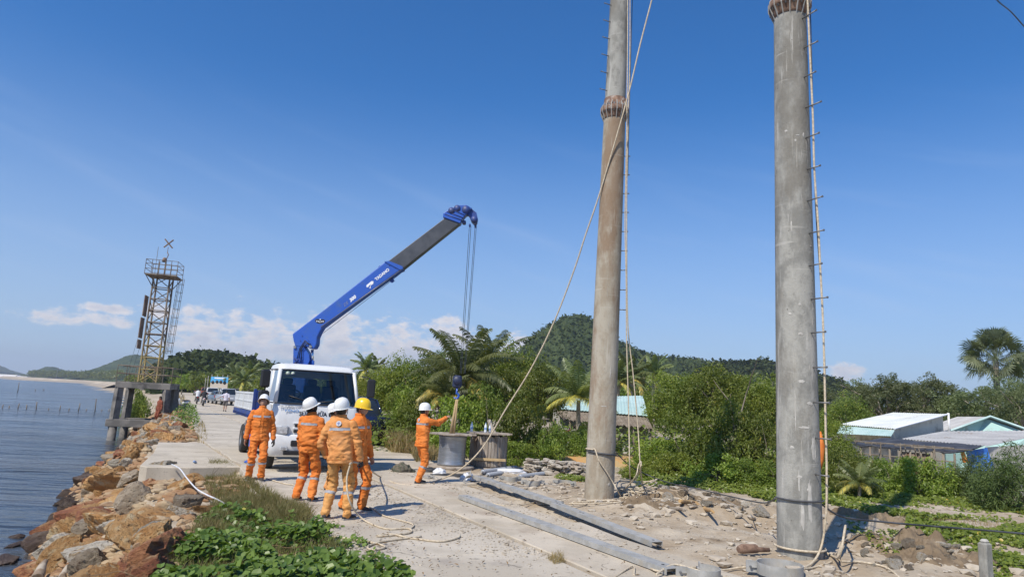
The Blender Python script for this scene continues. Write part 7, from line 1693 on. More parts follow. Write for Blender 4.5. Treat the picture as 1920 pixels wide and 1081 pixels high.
# ================================================================ tower on its concrete frame
m_tconc = MAT('tower_concrete', (.14,.13,.115), .9, col2=(.23,.21,.185), scale=1.2, thr=(.4,.6), col3=(.08,.075,.07), scale3=.9, thr3=(.5,.65), bump=.01, bscale=10)
m_tw = MAT('tower_paint', (.24,.19,.14), .7, col2=(.13,.09,.06), scale=1.4, thr=(.4,.6)); m_ty = MAT('tower_yellow', (.38,.29,.11), .7, col2=(.20,.14,.085), scale=1.2, thr=(.45,.65)); m_tboard = MAT('board_brown', (.16,.10,.07), .8, col2=(.27,.20,.15), scale=2)
YT = 46.0; tb = PY(279, 722, YT); 
TW = thing('beacon_tower', 'rusty lattice beacon tower with railed top platform standing on a concrete frame in the water', 'tower', (tb.x, YT, 0), .25)
zb = PY(279, 712, YT).z; zt_ = PY(318, 520, YT).z; hw = .54
g = MB()
hp_ = 1.62
g.box((0,0,zb-.22), (2*hp_, 2*hp_*.85, .12)); 
for s in (-1, 1): g.box((0, s*hp_*.80, zb-.40), (2*hp_, .30, .36), bev=.02); g.box((s*hp_*.88, 0, zb-.40), (.28, 2*hp_*.8-.32, .32), bev=.02)
g.build('cap_beam', m_tconc, TW)
for s in (-1, 1):
    for q in (-1, 1):
        g = MB(); g.tube([(s*hp_*.86, q*hp_*.78, zb-.58), (s*(hp_*.86+.05), q*(hp_*.78+.04), -.45)], [.27,.29], 4); g.build('column', m_tconc, TW)
        g = MB(); g.tube([(s*(hp_*.86+.05), q*(hp_*.78+.04), -.85), (s*(hp_*.86+.05), q*(hp_*.78+.04), -3.2)], [.26,.26], 6); g.build('pile', m_tconc, TW)
g = MB()
for s in (-1, 1): g.box((0, s*(hp_*.78+.05), -.65), (2*hp_+.45, .50, .46), bev=.02); g.box((s*(hp_*.86+.05), 0, -.65), (.42, 2*hp_*.78, .38), bev=.02)
g.build('ring_beam', m_tconc, TW)
g = MB()
for z in (.5, 1.0):
    g.tube([(-hp_,-hp_*.85,zb-.16+z),(hp_,-hp_*.85,zb-.16+z),(hp_,hp_*.85,zb-.16+z),(-hp_,hp_*.85,zb-.16+z)], .03, 5, closed=True)
for k in range(7):
    for s in (-1, 1): x = -hp_+2*hp_*k/6; g.tube([(x, s*hp_*.85, zb-.2), (x, s*hp_*.85, zb+.84)], .02, 5)
g.build('lower_railing', m_tw, TW)
for s in (-1, 1):
    for q in (-1, 1):
        o = (hw if True else 0); g = MB(); g.tube([(s*o, q*o, zb-.16), (s*o*.97, q*o*.97, zb+(zt_-zb)*.42)], .060, 5); lg = g.build('leg', m_ty, TW)
        g = MB(); g.tube([(s*o*.97, q*o*.97, zb+(zt_-zb)*.42), (s*o*.93, q*o*.93, zt_)], .058, 5); g.build('leg_upper_section', m_tw, lg)
nb = 9; g = MB(); gy = MB()
for i in range(nb):
    z0 = zb-.1+(zt_-zb+.1)*i/nb; z1 = zb-.1+(zt_-zb+.1)*(i+1)/nb; m = gy if i < 3 else g
    C = [(-hw,-hw),(hw,-hw),(hw,hw),(-hw,hw)]
    for k in range(4):
        a = C[k]; b_ = C[(k+1) % 4]; m.tube([(a[0],a[1],z1),(b_[0],b_[1],z1)], .034, 4)
        if i % 2 == 0: m.tube([(a[0],a[1],z0),(b_[0],b_[1],z1)], .028, 4)
        else: m.tube([(b_[0],b_[1],z0),(a[0],a[1],z1)], .028, 4)
        if i in (0,): m.tube([(b_[0],b_[1],z0),(a[0],a[1],z1)], .03, 4)
g.build('lattice', m_tw, TW); gy.build('lower_lattice', m_ty, TW)
tw_ = .98; g = MB(); g.box((.0,0,zt_+.02), (2*tw_, 1.9, .08)); 
for s in (-1, 1):
    for q in (-1, 1): g.tube([(s*tw_*.95, q*.9, zt_), (s*hw, q*hw, zt_-.7)], .03, 5)
g.build('top_platform', m_tw, TW)
g = MB()
for z in (.38, .72, 1.0): g.tube([(-tw_,-.95,zt_+z),(tw_,-.95,zt_+z),(tw_,.95,zt_+z),(-tw_,.95,zt_+z)], .020, 5, closed=True)
for k in range(6):
    for s in (-1, 1): x = -tw_+2*tw_*k/5; g.tube([(x, s*.95, zt_), (x, s*.95, zt_+1.0)], .02, 5)
g.tube([(-.25,-.5,zt_),(-.25,-.5,zt_+.95),(.15,-.5,zt_+.95),(.15,-.5,zt_)], .03, 5); g.build('top_railing', m_tw, TW)
g = MB(); g.tube([(-tw_*.8,.8,zt_),(-tw_*.8,.8,zt_+2.2)], .014, 4); g.tube([(.02,0,zt_),(.02,0,zt_+1.3),(.10,0,zt_+1.55),(.02,0,zt_+1.75)], .03, 6); g.lathe([(.001,0),(.13,0),(.15,.12),(.10,.28),(.001,.32)], (-.1,0,zt_+1.05), 12); bl = g.build('beacon_lamp', m_tboard, TW)
g = MB()
for a in (.75, -.75): d = Vector((math.sin(a), 0, math.cos(a))); c = Vector((.02,0,zt_+2.35)); g.tube([c-d*.40, c+d*.40], .05, 5)
g.tube([(.02,0,zt_+1.7),(.02,0,zt_+2.1)], .02, 5); g.build('cross_topmark', m_tboard, TW)
for z0, z1, dx in ((.60,.80,-.80),(.39,.585,-.86),(.29,.375,-.86)):
    g = MB(); za = zb+(zt_-zb)*z0; zc = zb+(zt_-zb)*z1; g.box((dx, -.3, (za+zc)/2), (.06, .85, zc-za), bev=.01); g.build('side_board', m_tboard, TW)
g = MB()
zl0 = zb+(zt_-zb)*.26
for s in (-1, 1): g.tube([(hw+.25, s*.20, zl0), (hw+.42, s*.20, zt_)], .016, 4)
for k in range(17): z = zl0+(zt_-zl0)*k/17; x = hw+.25+.17*k/17; g.tube([(x,-.2,z),(x,.2,z)], .011, 4)
for k in range(9):
    z = zl0+(zt_-zl0)*(k+.3)/9; x = hw+.25+.17*k/9; g.tube([(x+.36*math.sin(a*math.pi/6), .36*math.cos(a*math.pi/6), z) for a in range(0, 7)], .011, 4)
for a in (1, 2, 3, 4, 5): g.tube([(hw+.25+.36*math.sin(a*math.pi/6), .36*math.cos(a*math.pi/6), zl0), (hw+.42+.36*math.sin(a*math.pi/6), .36*math.cos(a*math.pi/6), zt_)], .009, 4)
g.build('caged_ladder', m_tw, TW)
g = MB(); g.tube([(-hw-.3,0,zb+(zt_-zb)*.6),(-hw-1.0,.3,zb-.1)], .009, 4); g.tube([(-hw-.25,-.3,zb+(zt_-zb)*.3),(-hw-.6,-.3,zb-.1)], .009, 4); g.build('guy_wire', m_wire, TW)
# mangrove seen through the frame
P('shrubb', 262, 58, 729, 50, 'small mangrove tree growing in the water behind the tower frame', name='mangrove', cat='tree', gbase=-1.9)
# stakes in the water
for i, (x, y, h) in enumerate([(4,764,6),(18,764,4),(33,765,9),(50,766,8),(68,767,14),(112,768,8),(147,769,13),(162,770,4),(178,772,24),(191,770,3),(204,771,5),(33,735,18),(66,733,4),(82,732,4),(92,768,3),(128,769,4)]):
    p = G(x, y, WZ); h_ = h*p.y/FPX; g = MB(); rgx = random.Random(i); g.tube([p+Vector((0,0,-.3)), p+Vector((rgx.uniform(-.12,.12),0,h_))], [.06*(p.y/60)**.5, .045*(p.y/60)**.5], 6)
    tag(g.build('wooden_stake', m_bark), 'dark wooden stake standing in the water in a loose row left of the tower', 'stake', 'stakes in the water')
# ================================================================ houses and sheds at right
def CORR(name, c1, c2, c3, period=.09):
    m = MAT(name, c1, .75, metal=.0, col2=c2, scale=.8, thr=(.4,.65), col3=c3, scale3=1.1, thr3=(.58,.74)); return m
m_rw = CORR('metal_roof_pale', (.62,.645,.61), (.70,.71,.67), (.46,.43,.38)); m_rg = CORR('metal_roof_grey', (.40,.39,.37), (.50,.49,.46), (.28,.22,.17)); m_rt = CORR('metal_turquoise', (.38,.53,.50), (.47,.60,.57), (.36,.36,.33))
m_plast = MAT('wall_plaster', (.60,.55,.46), .9, col2=(.66,.62,.53), scale=1.2, col3=(.26,.23,.19), scale3=.9, thr3=(.5,.68)); m_wturq = MAT('wall_turquoise', (.36,.56,.52), .85, col2=(.42,.60,.57), scale=1.5, col3=(.33,.38,.34), scale3=1.3, thr3=(.55,.7))
m_rustc = MAT('rusty_sheet', (.22,.12,.07), .8, col2=(.34,.28,.22), scale=2, thr=(.4,.6), stretch=(3,3,.4)); m_tarp = MAT('tarpaulin_black', (.035,.036,.04), .65, col2=(.07,.07,.075), scale=2, bump=.02, bscale=5); m_tblue = MAT('tarpaulin_blue', (.03,.12,.42), .5, col2=(.05,.20,.55), scale=3, bump=.03, bscale=6)
def corr_sheet(mb, a, b_, c, d, amp=.018, per=.11, sag=0.0, th=.012, jag=0, seed=1):
    """sheet a-b (eave) to d-c (ridge); corrugations run from eave to ridge"""
    a, b_, c, d = map(Vector, (a, b_, c, d)); L_ = (b_-a).length; n = max(8, int(L_/per*4)); nz = (b_-a).cross(d-a).normalized(); rgg = np.random.default_rng(seed); k = 4
    if nz.z < 0: nz = -nz
    vs = []
    for i in range(n+1):
        u = i/n; h = amp*math.sin(u*L_/per*2*math.pi); e = a.lerp(b_, u); r_ = d.lerp(c, u); e = e+(e-r_).normalized()*jag*float(rgg.random())
        for q in range(k+1): v = q/k; vs.append(e.lerp(r_, v)+nz*(h-sag*math.sin(math.pi*v)*math.sin(math.pi*u)))
    m = len(vs); vs2 = [p-nz*th for p in vs]; w = k+1
    fs = [(i*w+q, (i+1)*w+q, (i+1)*w+q+1, i*w+q+1) for i in range(n) for q in range(k)]
    fs += [(m+i*w+q+1, m+(i+1)*w+q+1, m+(i+1)*w+q, m+i*w+q) for i in range(n) for q in range(k)]
    for i in range(n): fs += [(i*w, m+i*w, m+(i+1)*w, (i+1)*w), (i*w+k, (i+1)*w+k, m+(i+1)*w+k, m+i*w+k)]
    for q in range(k): fs += [(q, q+1, m+q+1, m+q), (n*w+q+1, n*w+q, m+n*w+q, m+n*w+q+1)]
    mb.add(vs+vs2, fs)
def wall(mb, a, b_, z0=-1.2, th=.12, dz=.02):
    a = Vector(a); b_ = Vector(b_); d = (b_-a); d.z = 0; nn = Vector((-d.y, d.x, 0)).normalized()*th
    A = [(a.x,a.y,z0),(b_.x,b_.y,z0),(b_.x,b_.y,b_.z-dz),(a.x,a.y,a.z-dz)]; mb.add([Vector(p) for p in A]+[Vector(p)+nn for p in A], ((0,1,2,3),(7,6,5,4),(0,4,5,1),(1,5,6,2),(2,6,7,3),(3,7,4,0)))
# house with the pale roof
A = PY(1575,795,34.5); D = PY(1678,803,30.5); C = PY(1777,776,33.0); B_ = PY(1675,773,37.0)
H1 = thing('house', 'small house with a pale sloping metal roof and bare plaster side wall', 'house', (A.x, A.y, -.9)); bpy.context.view_layer.update()
g = MB(); corr_sheet(g, A, D, C, B_, .02, .16); g.build('roof', m_rw, H1, world=True)
g = MB(); i1 = .12; D2 = D.lerp(C, .02); C2 = C.lerp(D, .02); wall(g, D2+Vector((-.1,.15,-.05)), C2+Vector((-.1,.15,-.05))); wall(g, A+Vector((.15,.05,-.05)), D+Vector((-.1,.2,-.05))); wall(g, C2+Vector((-.1,.2,-.05)), B_+Vector((0,-.1,-.05))); g.build('wall', m_plast, H1, world=True)
g = MB(); g.tube([C+Vector((.02,-.02,.06)), C+Vector((.02,-.02,-1.0))], .05, 6); g.tube([D, C], .04, 5); g.build('gutter', m_txtw, H1, world=True)
a = PY(1569,812,33.8); b2_ = PY(1671,817,29.6); g = MB(); corr_sheet(g, a, b2_, D+Vector((0,0,-.06)), A+Vector((0,0,-.06)), .018, .12); g.build('awning', m_rt, H1, world=True)
# turquoise gable house
rg_ = PY(1848,781,34.0); le = PY(1770,809,33.4); re = PY(1935,812,32.8); dep = Vector((2.2, 5.5, 0))
H2 = thing('house', 'turquoise house with a gable front and grey metal roof', 'house', (rg_.x, rg_.y, -.9))
g = MB(); corr_sheet(g, le+Vector((-.1,-.3,0)), le+dep+Vector((-.1,0,0)), rg_+dep, rg_+Vector((0,-.3,0)), .02, .16); corr_sheet(g, re+Vector((.1,-.3,0)), re+dep+Vector((.1,0,0)), rg_+dep+Vector((.01,0,.004)), rg_+Vector((.01,-.3,.004)), .02, .16); g.build('roof', m_rg, H2, world=True)
g = MB(); P_ = [le+Vector((0,0,-.04)), rg_+Vector((0,0,-.06)), re+Vector((0,0,-.04)), Vector((re.x, re.y, -1.2)), Vector((le.x, le.y, -1.2))]; g.add(P_+[p+Vector((0,.12,0)) for p in P_], ((0,4,3,2,1),(5,6,7,8,9),(0,1,6,5),(1,2,7,6),(2,3,8,7),(4,0,5,9))); wall(g, re+Vector((0,.12,-.05)), re+dep+Vector((0,0,-.05))); g.build('wall', m_wturq, H2, world=True)
g = MB(); g.tube([le+Vector((0,-.32,.03)), rg_+Vector((0,-.32,.03)), re+Vector((0,-.32,.03))], .06, 4); g.build('barge_board', m_rt, H2, world=True)
# long grey corrugated roof in front
a = PY(1691,822,28.6); b2_ = PY(1850,835,25.0); c = PY(1990,806,30.5); d = PY(1770,808,32.0)
H3 = thing('shed', 'long open shed with a wide grey corrugated roof in front of the turquoise house', 'shed', (b2_.x, b2_.y, -.9))
g = MB(); corr_sheet(g, a, b2_, c, d, .02, .15, .05); g.build('roof', m_rg, H3, world=True)
g = MB(); e1 = b2_+Vector((.05,.15,-.06)); e2 = PY(1990,824,29.5); corr_sheet(g, Vector((e1.x,e1.y,-1.2)), Vector((e2.x,e2.y,-1.2)), e2+Vector((0,0,-.12)), e1, .02, .12); g.build('wall', m_rg, H3, world=True)
# black tarpaulin shack
a = PY(1566,829,27.5); b2_ = PY(1793,846,23.5); c = PY(1845,834,24.8); d = PY(1650,820,29.0)
H4 = thing('shack', 'makeshift wooden shack roofed with black tarpaulin and patched with blue sheet', 'shack', (b2_.x, b2_.y, -.9))
g = MB(); n = 24; vs = []
for i in range(n+1):
    for j in range(9):
        u = i/n; v = j/8; p = a.lerp(b2_, u).lerp(d.lerp(c, u), v); p.z += .05*float(fbm([[u*8, v*5, 0]], 3, 2)[0])-.10*math.sin(math.pi*v)*.5+(-.06*abs(math.sin(u*19)) if j == 0 else 0); vs.append(p)
m = len(vs); g.add(vs+[p-Vector((0,0,.03)) for p in vs], [(i*9+j, (i+1)*9+j, (i+1)*9+j+1, i*9+j+1) for i in range(n) for j in range(8)]+[(m+i*9+j+1, m+(i+1)*9+j+1, m+(i+1)*9+j, m+i*9+j) for i in range(n) for j in range(8)]+[(i*9, m+i*9, m+(i+1)*9, (i+1)*9) for i in range(n)]); g.build('tarpaulin_roof', m_tarp, H4, world=True, smooth=True)
rgx = random.Random(4)
g = MB()
for i in range(13): u = i/12; p = a.lerp(b2_, u); q = d.lerp(c, u); g.tube([p+Vector((0,.1,-.07)), Vector((p.x+rgx.uniform(-.05,.05), p.y+.1, -1.2))], .04, 6)
for z in (-.25, -.5, -.8, .2): g.tube([Vector((a.x, a.y+.1, a.z+z-.1)), Vector((b2_.x, b2_.y+.1, b2_.z+z-.1))], .025, 5)
for i in range(9): p = a.lerp(b2_, .45+i*.05); g.tube([p+Vector((rgx.uniform(-.3,.3),-.15,.15)), Vector((p.x+rgx.uniform(-.7,.7), p.y-.4, -1.1))], .022, 5)
for i in range(12): u = rgx.random(); p = a.lerp(b2_, u); g.tube([p+Vector((rgx.uniform(-.8,.8),rgx.uniform(-.3,.5),.05)), p+Vector((rgx.uniform(-.8,.8),rgx.uniform(-.5,-.2),.08))], .02, 5)
g.build('poles', m_bark, H4, world=True)
g = MB(); s0 = a.lerp(b2_, .62)+Vector((0,.25,-.15)); s1 = a.lerp(b2_, .84)+Vector((0,.25,-.15)); corr_sheet(g, Vector((s0.x,s0.y,-1.2)), Vector((s1.x,s1.y,-1.2)), s1, s0, .012, .10); g.build('rusty_wall', m_rustc, H4, world=True)
g = MB(); s0 = PY(1812,842,24.6); s1 = PY(1851,836,25.0); vs = []
for i in range(11):
    for j in range(7): u = i/10; v = j/6; p = s0.lerp(s1, u); p = Vector((p.x, p.y-.2*v+.15*math.sin(u*9+v*3)*v, p.z-.05-v*.75)); vs.append(p)
g.add(vs+[p+Vector((0,.02,0)) for p in vs], [(i*7+j, i*7+j+1, (i+1)*7+j+1, (i+1)*7+j) for i in range(10) for j in range(6)]+[(77+i*7+j, 77+(i+1)*7+j, 77+(i+1)*7+j+1, 77+i*7+j+1) for i in range(10) for j in range(6)]); g.build('blue_tarpaulin', m_tblue, H4, world=True, smooth=True)
p = PY(1805,856,24.0); g = MB(); ringv = [p+Vector((-.06,0,.2)), p+Vector((.06,0,.2)), p+Vector((.16,-.05,-.15)), p+Vector((-.03,-.05,-.2))]; g.add(ringv+[q+Vector((0,.02,0)) for q in ringv], ((0,3,2,1),(4,5,6,7),(0,1,5,4),(1,2,6,5),(2,3,7,6),(3,0,4,7))); tag(g.build('orange_cloth', m_or1), 'bright orange cloth hanging beside the blue tarpaulin', 'cloth')
p = PY(1536,850,17.5); g = MB(); g.tube([p+Vector((0,0,.55)), p+Vector((.02,0,.2)), p+Vector((0,0,-.15)), p+Vector((-.02,0,-.45))], [.06,.12,.11,.04], 10); tag(g.build('orange_float', m_or1), 'orange plastic float showing behind the right side of the near post', 'float')
# turquoise shed in the middle, with hammock
a = PY(1040,765,33); b2_ = PY(1215,779,30.5); d = PY(1050,745,36); c = PY(1205,741,35)
H5 = thing('shed', 'long shed with a turquoise metal roof half hidden behind the far post', 'shed', (a.x, a.y, -.4))
g = MB(); corr_sheet(g, a, b2_, c, d, .012, .16); g.build('roof', m_rt, H5, world=True)
g = MB(); corr_sheet(g, a+Vector((.3,-.9,-.42)), b2_+Vector((0,-.9,-.45)), b2_+Vector((0,0,-.08)), a+Vector((0,0,-.08)), .015, .14, jag=.3, seed=5) ; g.build('shade_toned_lean_to', m_bark, H5, world=True)  # lean-to sheet; its dark bark colour paints in the shade below the roof
g = MB()
for i in range(7): p = a.lerp(b2_, i/6); g.tube([p+Vector((0,-.7,-.45)), Vector((p.x, p.y-.7, -.6))], .05, 6)
g.build('posts', m_bark, H5, world=True)
g = MB(); s0 = PY(1168,790,31.0); s1 = PY(1215,790,30.6); corr_sheet(g, Vector((s0.x,s0.y,-.6)), Vector((s1.x,s1.y,-.6)), s1, s0, .015, .12); corr_sheet(g, Vector((a.x,a.y+.9,-.6)), Vector((b2_.x,b2_.y+.9,-.6)), b2_+Vector((0,.9,.0)), a+Vector((0,.9,.0)), .015, .12); g.build('wall', m_rg, H5, world=True)
g = MB(); p0 = PY(1044,800,26.5); p1 = PY(1078,798,26.5); vs = []
for i in range(13):
    for j in range(5): u = i/12; v = j/4-.5; p = p0.lerp(p1, u); w = math.sin(math.pi*u); vs.append(p+Vector((0, v*.35*w, -.22*w+.12*abs(v)*w)))
g.add(vs, [(i*5+j, (i+1)*5+j, (i+1)*5+j+1, i*5+j+1) for i in range(12) for j in range(4)]); 
for q, e in ((p0, PY(1036,785,26.8)), (p1, PY(1090,782,26.8))): g.tube([q, e], .01, 4)
tag(g.build('hammock', MAT('hammock_pink', (.60,.06,.16), .85, col2=(.72,.35,.42), scale=14, stretch=(1,6,1)), smooth=True), 'pink hammock strung in the shade beside the turquoise shed', 'hammock')
# far: billboard, low wall, radio masts
p = PY(410, 727, 118); BB = thing('billboard', 'blue and beige billboard with a row of dark round pictures beside the far road', 'billboard', (p.x, 118, 0), -.1); hb = PY(410,706,118).z; lb_ = PY(410,727,118).z
g = MB(); g.box((0,0,(hb+lb_)/2), (3.1,.12,hb-lb_)); bb = g.build('panel', MAT('billboard_beige', (.50,.44,.36), .7), BB)
g = MB(); g.box((0,-.075,lb_+(hb-lb_)*.74), (3.1,.02,(hb-lb_)*.50)); sk_ = g.build('blue_band', MAT('billboard_blue', (.05,.30,.62), .6, col2=(.10,.42,.70), scale=1.5), BB)
g = MB(); g.box((.05,-.10,lb_+(hb-lb_)*.88), (1.9,.02,(hb-lb_)*.10)); g.build('text_band', m_txtw, sk_)
for i, x in enumerate((-1.12,-.38,.30,.98)): g = MB(); g.lathe([(.001,0),(.27,0),(.27,.03),(.001,.03)], (x,-.10,lb_+(hb-lb_)*(.50+.06*(i in (1,2)))), 16, Matrix.Rotation(R_(90), 3, 'X')); g.build('round_picture', m_dk, BB)
g = MB(); [g.tube([(x,.1,0),(x,.1,hb+.4)], .07, 6) for x in (-1.5,-.5,.45,1.3)]; g.build('posts', m_steel, BB)
p = PY(452,726,112); g = MB(); g.box((0,0,.9), (2.3,.25,1.9)); T = thing('ruined_wall', 'low grey brown wall standing beyond the silver pickup', 'wall', (p.x,112,0), .2); g.build('masonry', m_plast, T); g = MB(); g.box((0,0,1.88), (2.4,.32,.08)); g.build('coping', m_tconc, T)
g = MB(); q = PY(384,672,292); g.tube([(q.x,292,q.z-3),(q.x,292,q.z+2.2)], .22, 5); g.box((q.x,292,q.z+.8), (1.2,.2,.3)); tag(g.build('radio_mast', m_steel), 'small radio mast on top of the green hill', 'mast')
q = PY(106,703,900); g = MB(); g.tube([(q.x,900,q.z-3),(q.x+.8,900,q.z+10)], .35, 5); tag(g.build('radio_mast', m_steel), 'thin mast above the low hill across the bay', 'mast')
q = PY(18,703,1500); g = MB(); g.box((q.x,1500,q.z-2), (40,10,7)); g.box((q.x+30,1500,q.z-3), (24,10,5)); tag(g.build('far_building', m_txtw), 'tiny white building on the shore across the bay', 'building')
for x, y0, y1 in ((389,726,704),(384,729,708)):
    q = PY(x, y0, 125); q1 = PY(x+2, y1, 125); g = MB(); g.tube([(q.x,125,0), (q1.x,125,q1.z)], .08, 6); tag(g.build('street_pole', m_pole), 'thin pale pole left of the billboard, %s one' % ('taller right' if x == 389 else 'shorter left'), 'pole')
# ================================================================ ground cover
def inpoly(x, y, poly):
    r = np.zeros(len(x), bool); n = len(poly)
    for i in range(n):
        x1, y1 = poly[i]; x2, y2 = poly[(i+1) % n]; k = ((y1 > y) != (y2 > y)) & (x < (x2-x1)*(y-y1)/(y2-y1+1e-12)+x1); r ^= k
    return r
def gpoly(px, z=0): return [tuple(G(a, b_, z)[:2]) for a, b_ in px]
def sample(poly, n, seed, nf=1.2, thr=-.1, soft=.25, onroad=True):
    rg = np.random.default_rng(seed); P = np.array(poly); lo = P.min(0); hi = P.max(0); m = int(n*3.5); x = rg.uniform(lo[0], hi[0], m); y = rg.uniform(lo[1], hi[1], m)
    k = inpoly(x, y, poly); f = fbm(np.stack([x*nf, y*nf, x*0], 1), 3, seed); k &= f > thr+soft*(rg.random(m)-.5)*2; x = x[k][:n]; y = y[k][:n]
    t = (x-OX)*DY-(y-OY)*DX; s = (x-OX)*DX+(y-OY)*DY; z = gz(x, y); on = (t < 1.6) & (t > np.interp(s, [-14,0,4,8,12], [-2.35,-2.45,-2.8,-2.8,-2.5])); z = np.where(on, np.maximum(z, 0.0), z); return x, y, z, f[k][:n]
def bigleaves(name, sets, mt):
    Vs = []; Ts = []
    # outline of a rounded creeper leaf, folded along the midrib: 6 verts a side
    for (x, y, z, hgt, size, seed) in sets:
        rg = np.random.default_rng(seed); n = len(x); nr = rg.normal(size=(n, 3))*.55; nr[:, 2] = np.abs(nr[:, 2])+.75; nr[:, 0] -= .25; nr[:, 1] -= .35; nr /= np.linalg.norm(nr, axis=1)[:, None]
        a = rg.normal(size=(n, 3)); a -= nr*np.sum(a*nr, 1)[:, None]; a /= np.linalg.norm(a, axis=1)[:, None]; b_ = np.cross(nr, a); s = (size*rg.uniform(.55, 1.25, n))[:, None]
        C = np.stack([x, y, z+hgt], 1); o = lambda u, v, w: C+a*s*u+b_*s*v+nr*s*w
        base = o(-.5,0,0); m1 = o(0,0,-.05); tip = o(.5,0,-.06); L1 = o(-.38,.36,.10); L2 = o(.18,.44,.14); R1 = o(-.38,-.36,.10); R2 = o(.18,-.44,.14)
        V = np.stack([base, m1, L2, L1, base, R1, R2, m1, m1, tip, L2, L2, m1, R2, tip, tip], 1)
        # 4 faces: base-m1-L2-L1, base-R1-R2-m1, m1-tip-L2, m1-R2-tip (as slim quads)
        V[:, 10] = (tip*.45+L2*.55)+nr*s*.05+b_*s*.10; V[:, 11] = L2; V[:, 14] = (tip*.45+R2*.55)+nr*s*.05-b_*s*.10; V[:, 15] = tip
        V[:, 12] = m1; V[:, 13] = R2
        Vs.append(V.reshape(-1, 3)); tn = np.clip(rg.normal(.42, .20, n), 0, .84)+(rg.random(n) < .02)*.4; Ts.append(np.repeat(np.clip(tn, 0, 1), 16))
    V = np.concatenate(Vs); return tag(fastmesh(name, V, np.arange(len(V)).reshape(-1, 4), mt, attr=np.concatenate(Ts), smooth=True), kind='stuff')
m_creep = LEAF('creeper_leaf', (0.05,0.09,0.016), (0.17,0.23,0.045), (0.34,0.30,0.07), rough=.38, trans=.3, spec=.35)
m_creep2 = LEAF('creeper_leaf_pale', (0.10,0.15,0.02), (0.25,0.30,0.05), (0.55,0.42,0.08), rough=.4, trans=.35)
pl = gpoly([(262,1130),(300,1075),(300,1040),(345,1010),(372,965),(430,945),(500,968),(560,985),(600,1003),(640,1035),(690,1070),(760,1092),(780,1180)])
x, y, z, f = sample(pl, 5600, 5, 1.7, -.03); h = np.random.default_rng(1).random(len(x))**.8*np.clip(.14+.5*f, .04, .26)
S0 = sample(pl, 12000, 6, 1.3, -.3)
pl2 = gpoly([(560,985),(640,985),(700,1030),(740,1062),(790,1085),(800,1180),(500,1180)]); x2, y2, z2, f2 = sample(pl2, 1600, 15, 2.2, .06); h2 = np.random.default_rng(2).random(len(x2))*.07
pl3 = gpoly([(318,793),(330,768),(352,762),(366,772),(374,800),(360,808),(335,800)]); x3, y3, z3, f3 = sample(pl3, 5500, 25, .5, -.5); h3 = np.random.default_rng(3).random(len(x3))*.55
bigleaves('creeper', [(x, y, z, h, .085, 1), (x2, y2, z2, h2, .06, 2), (x3, y3, z3, h3, .11, 3)], m_creep)
# creeper stems
g = MB(); rg = np.random.default_rng(6)
for i in range(60):
    k = rg.integers(0, len(x)); p = Vector((x[k], y[k], z[k]+.05)); a = rg.uniform(0, 6.28); pts = [p]
    for q in range(7): a += rg.normal(0, .4); p = p+Vector((math.cos(a)*.12, math.sin(a)*.12, rg.normal(0, .03))); p.z = max(p.z, gz1(p.x, p.y)+.02); pts.append(p)
    g.tube(smooth(pts, 3), .004, 4)
tag(g.build('creeper_stems', MAT('stem', (.22,.14,.07), .8)), kind='stuff')
sets = []
for i, (pp_, n, nf, thr, sz_, hh) in enumerate([
 ([(1170,890),(1260,905),(1450,918),(1460,945),(1400,925),(1300,915),(1200,912)], 4200, .8, -.25, .065, .22),
 ([(1540,905),(1780,905),(1925,935),(1990,960),(1925,976),(1760,972),(1640,968),(1540,948)], 14500, .7, -.12, .07, .16),
 ([(1700,985),(1925,992),(2080,1000),(2080,1110),(1900,1110),(1860,1085),(1830,1050),(1760,1020),(1700,1010)], 9500, .9, -.20, .062, .14),
 ([(1585,985),(1700,1000),(1720,1025),(1680,1050),(1610,1030)], 900, 1.5, .05, .05, .08),
 ([(1900,920),(2100,940),(2100,1000),(1960,985)], 4000, .8, -.2, .07, .2),
 ([(1060,880),(1105,885),(1110,905),(1040,900)], 1200, .8, -.3, .06, .2)]):
    X, Y_, Z, f = sample(gpoly(pp_), n, 60+i, nf, thr); sets.append((X, Y_, Z, np.random.default_rng(i).random(len(X))*hh*np.clip(.6+f, .2, 1.2), sz_, 40+i))
bigleaves('ground_leaves', sets, m_creep2)
# undergrowth below the belt of trees at the back, fills the view between trunks
sets = []
for i, (x0, x1, ya, yb_, n, hh) in enumerate([(690,1110,24,34,5200,1.0),(1110,1480,24,36,6500,1.1),(1530,1700,22,28,3000,.7),(1700,1990,38,48,6000,1.8),(1480,1760,38,50,5000,1.8)]):
    rg = np.random.default_rng(70+i); px = rg.uniform(x0, x1, n); Y_ = rg.uniform(ya, yb_, n); X = np.array([PY(a, 760, b_).x for a, b_ in zip(px, Y_)]); f = fbm(np.stack([X*.5, Y_*.5, X*0], 1), 3, i); sets.append((X, Y_, gz(X, Y_), rg.random(n)*hh*np.clip(.7+f*1.2, .15, 1.3), .13 if ya < 30 else .2, 80+i))
bigleaves('undergrowth', sets, m_lf1)
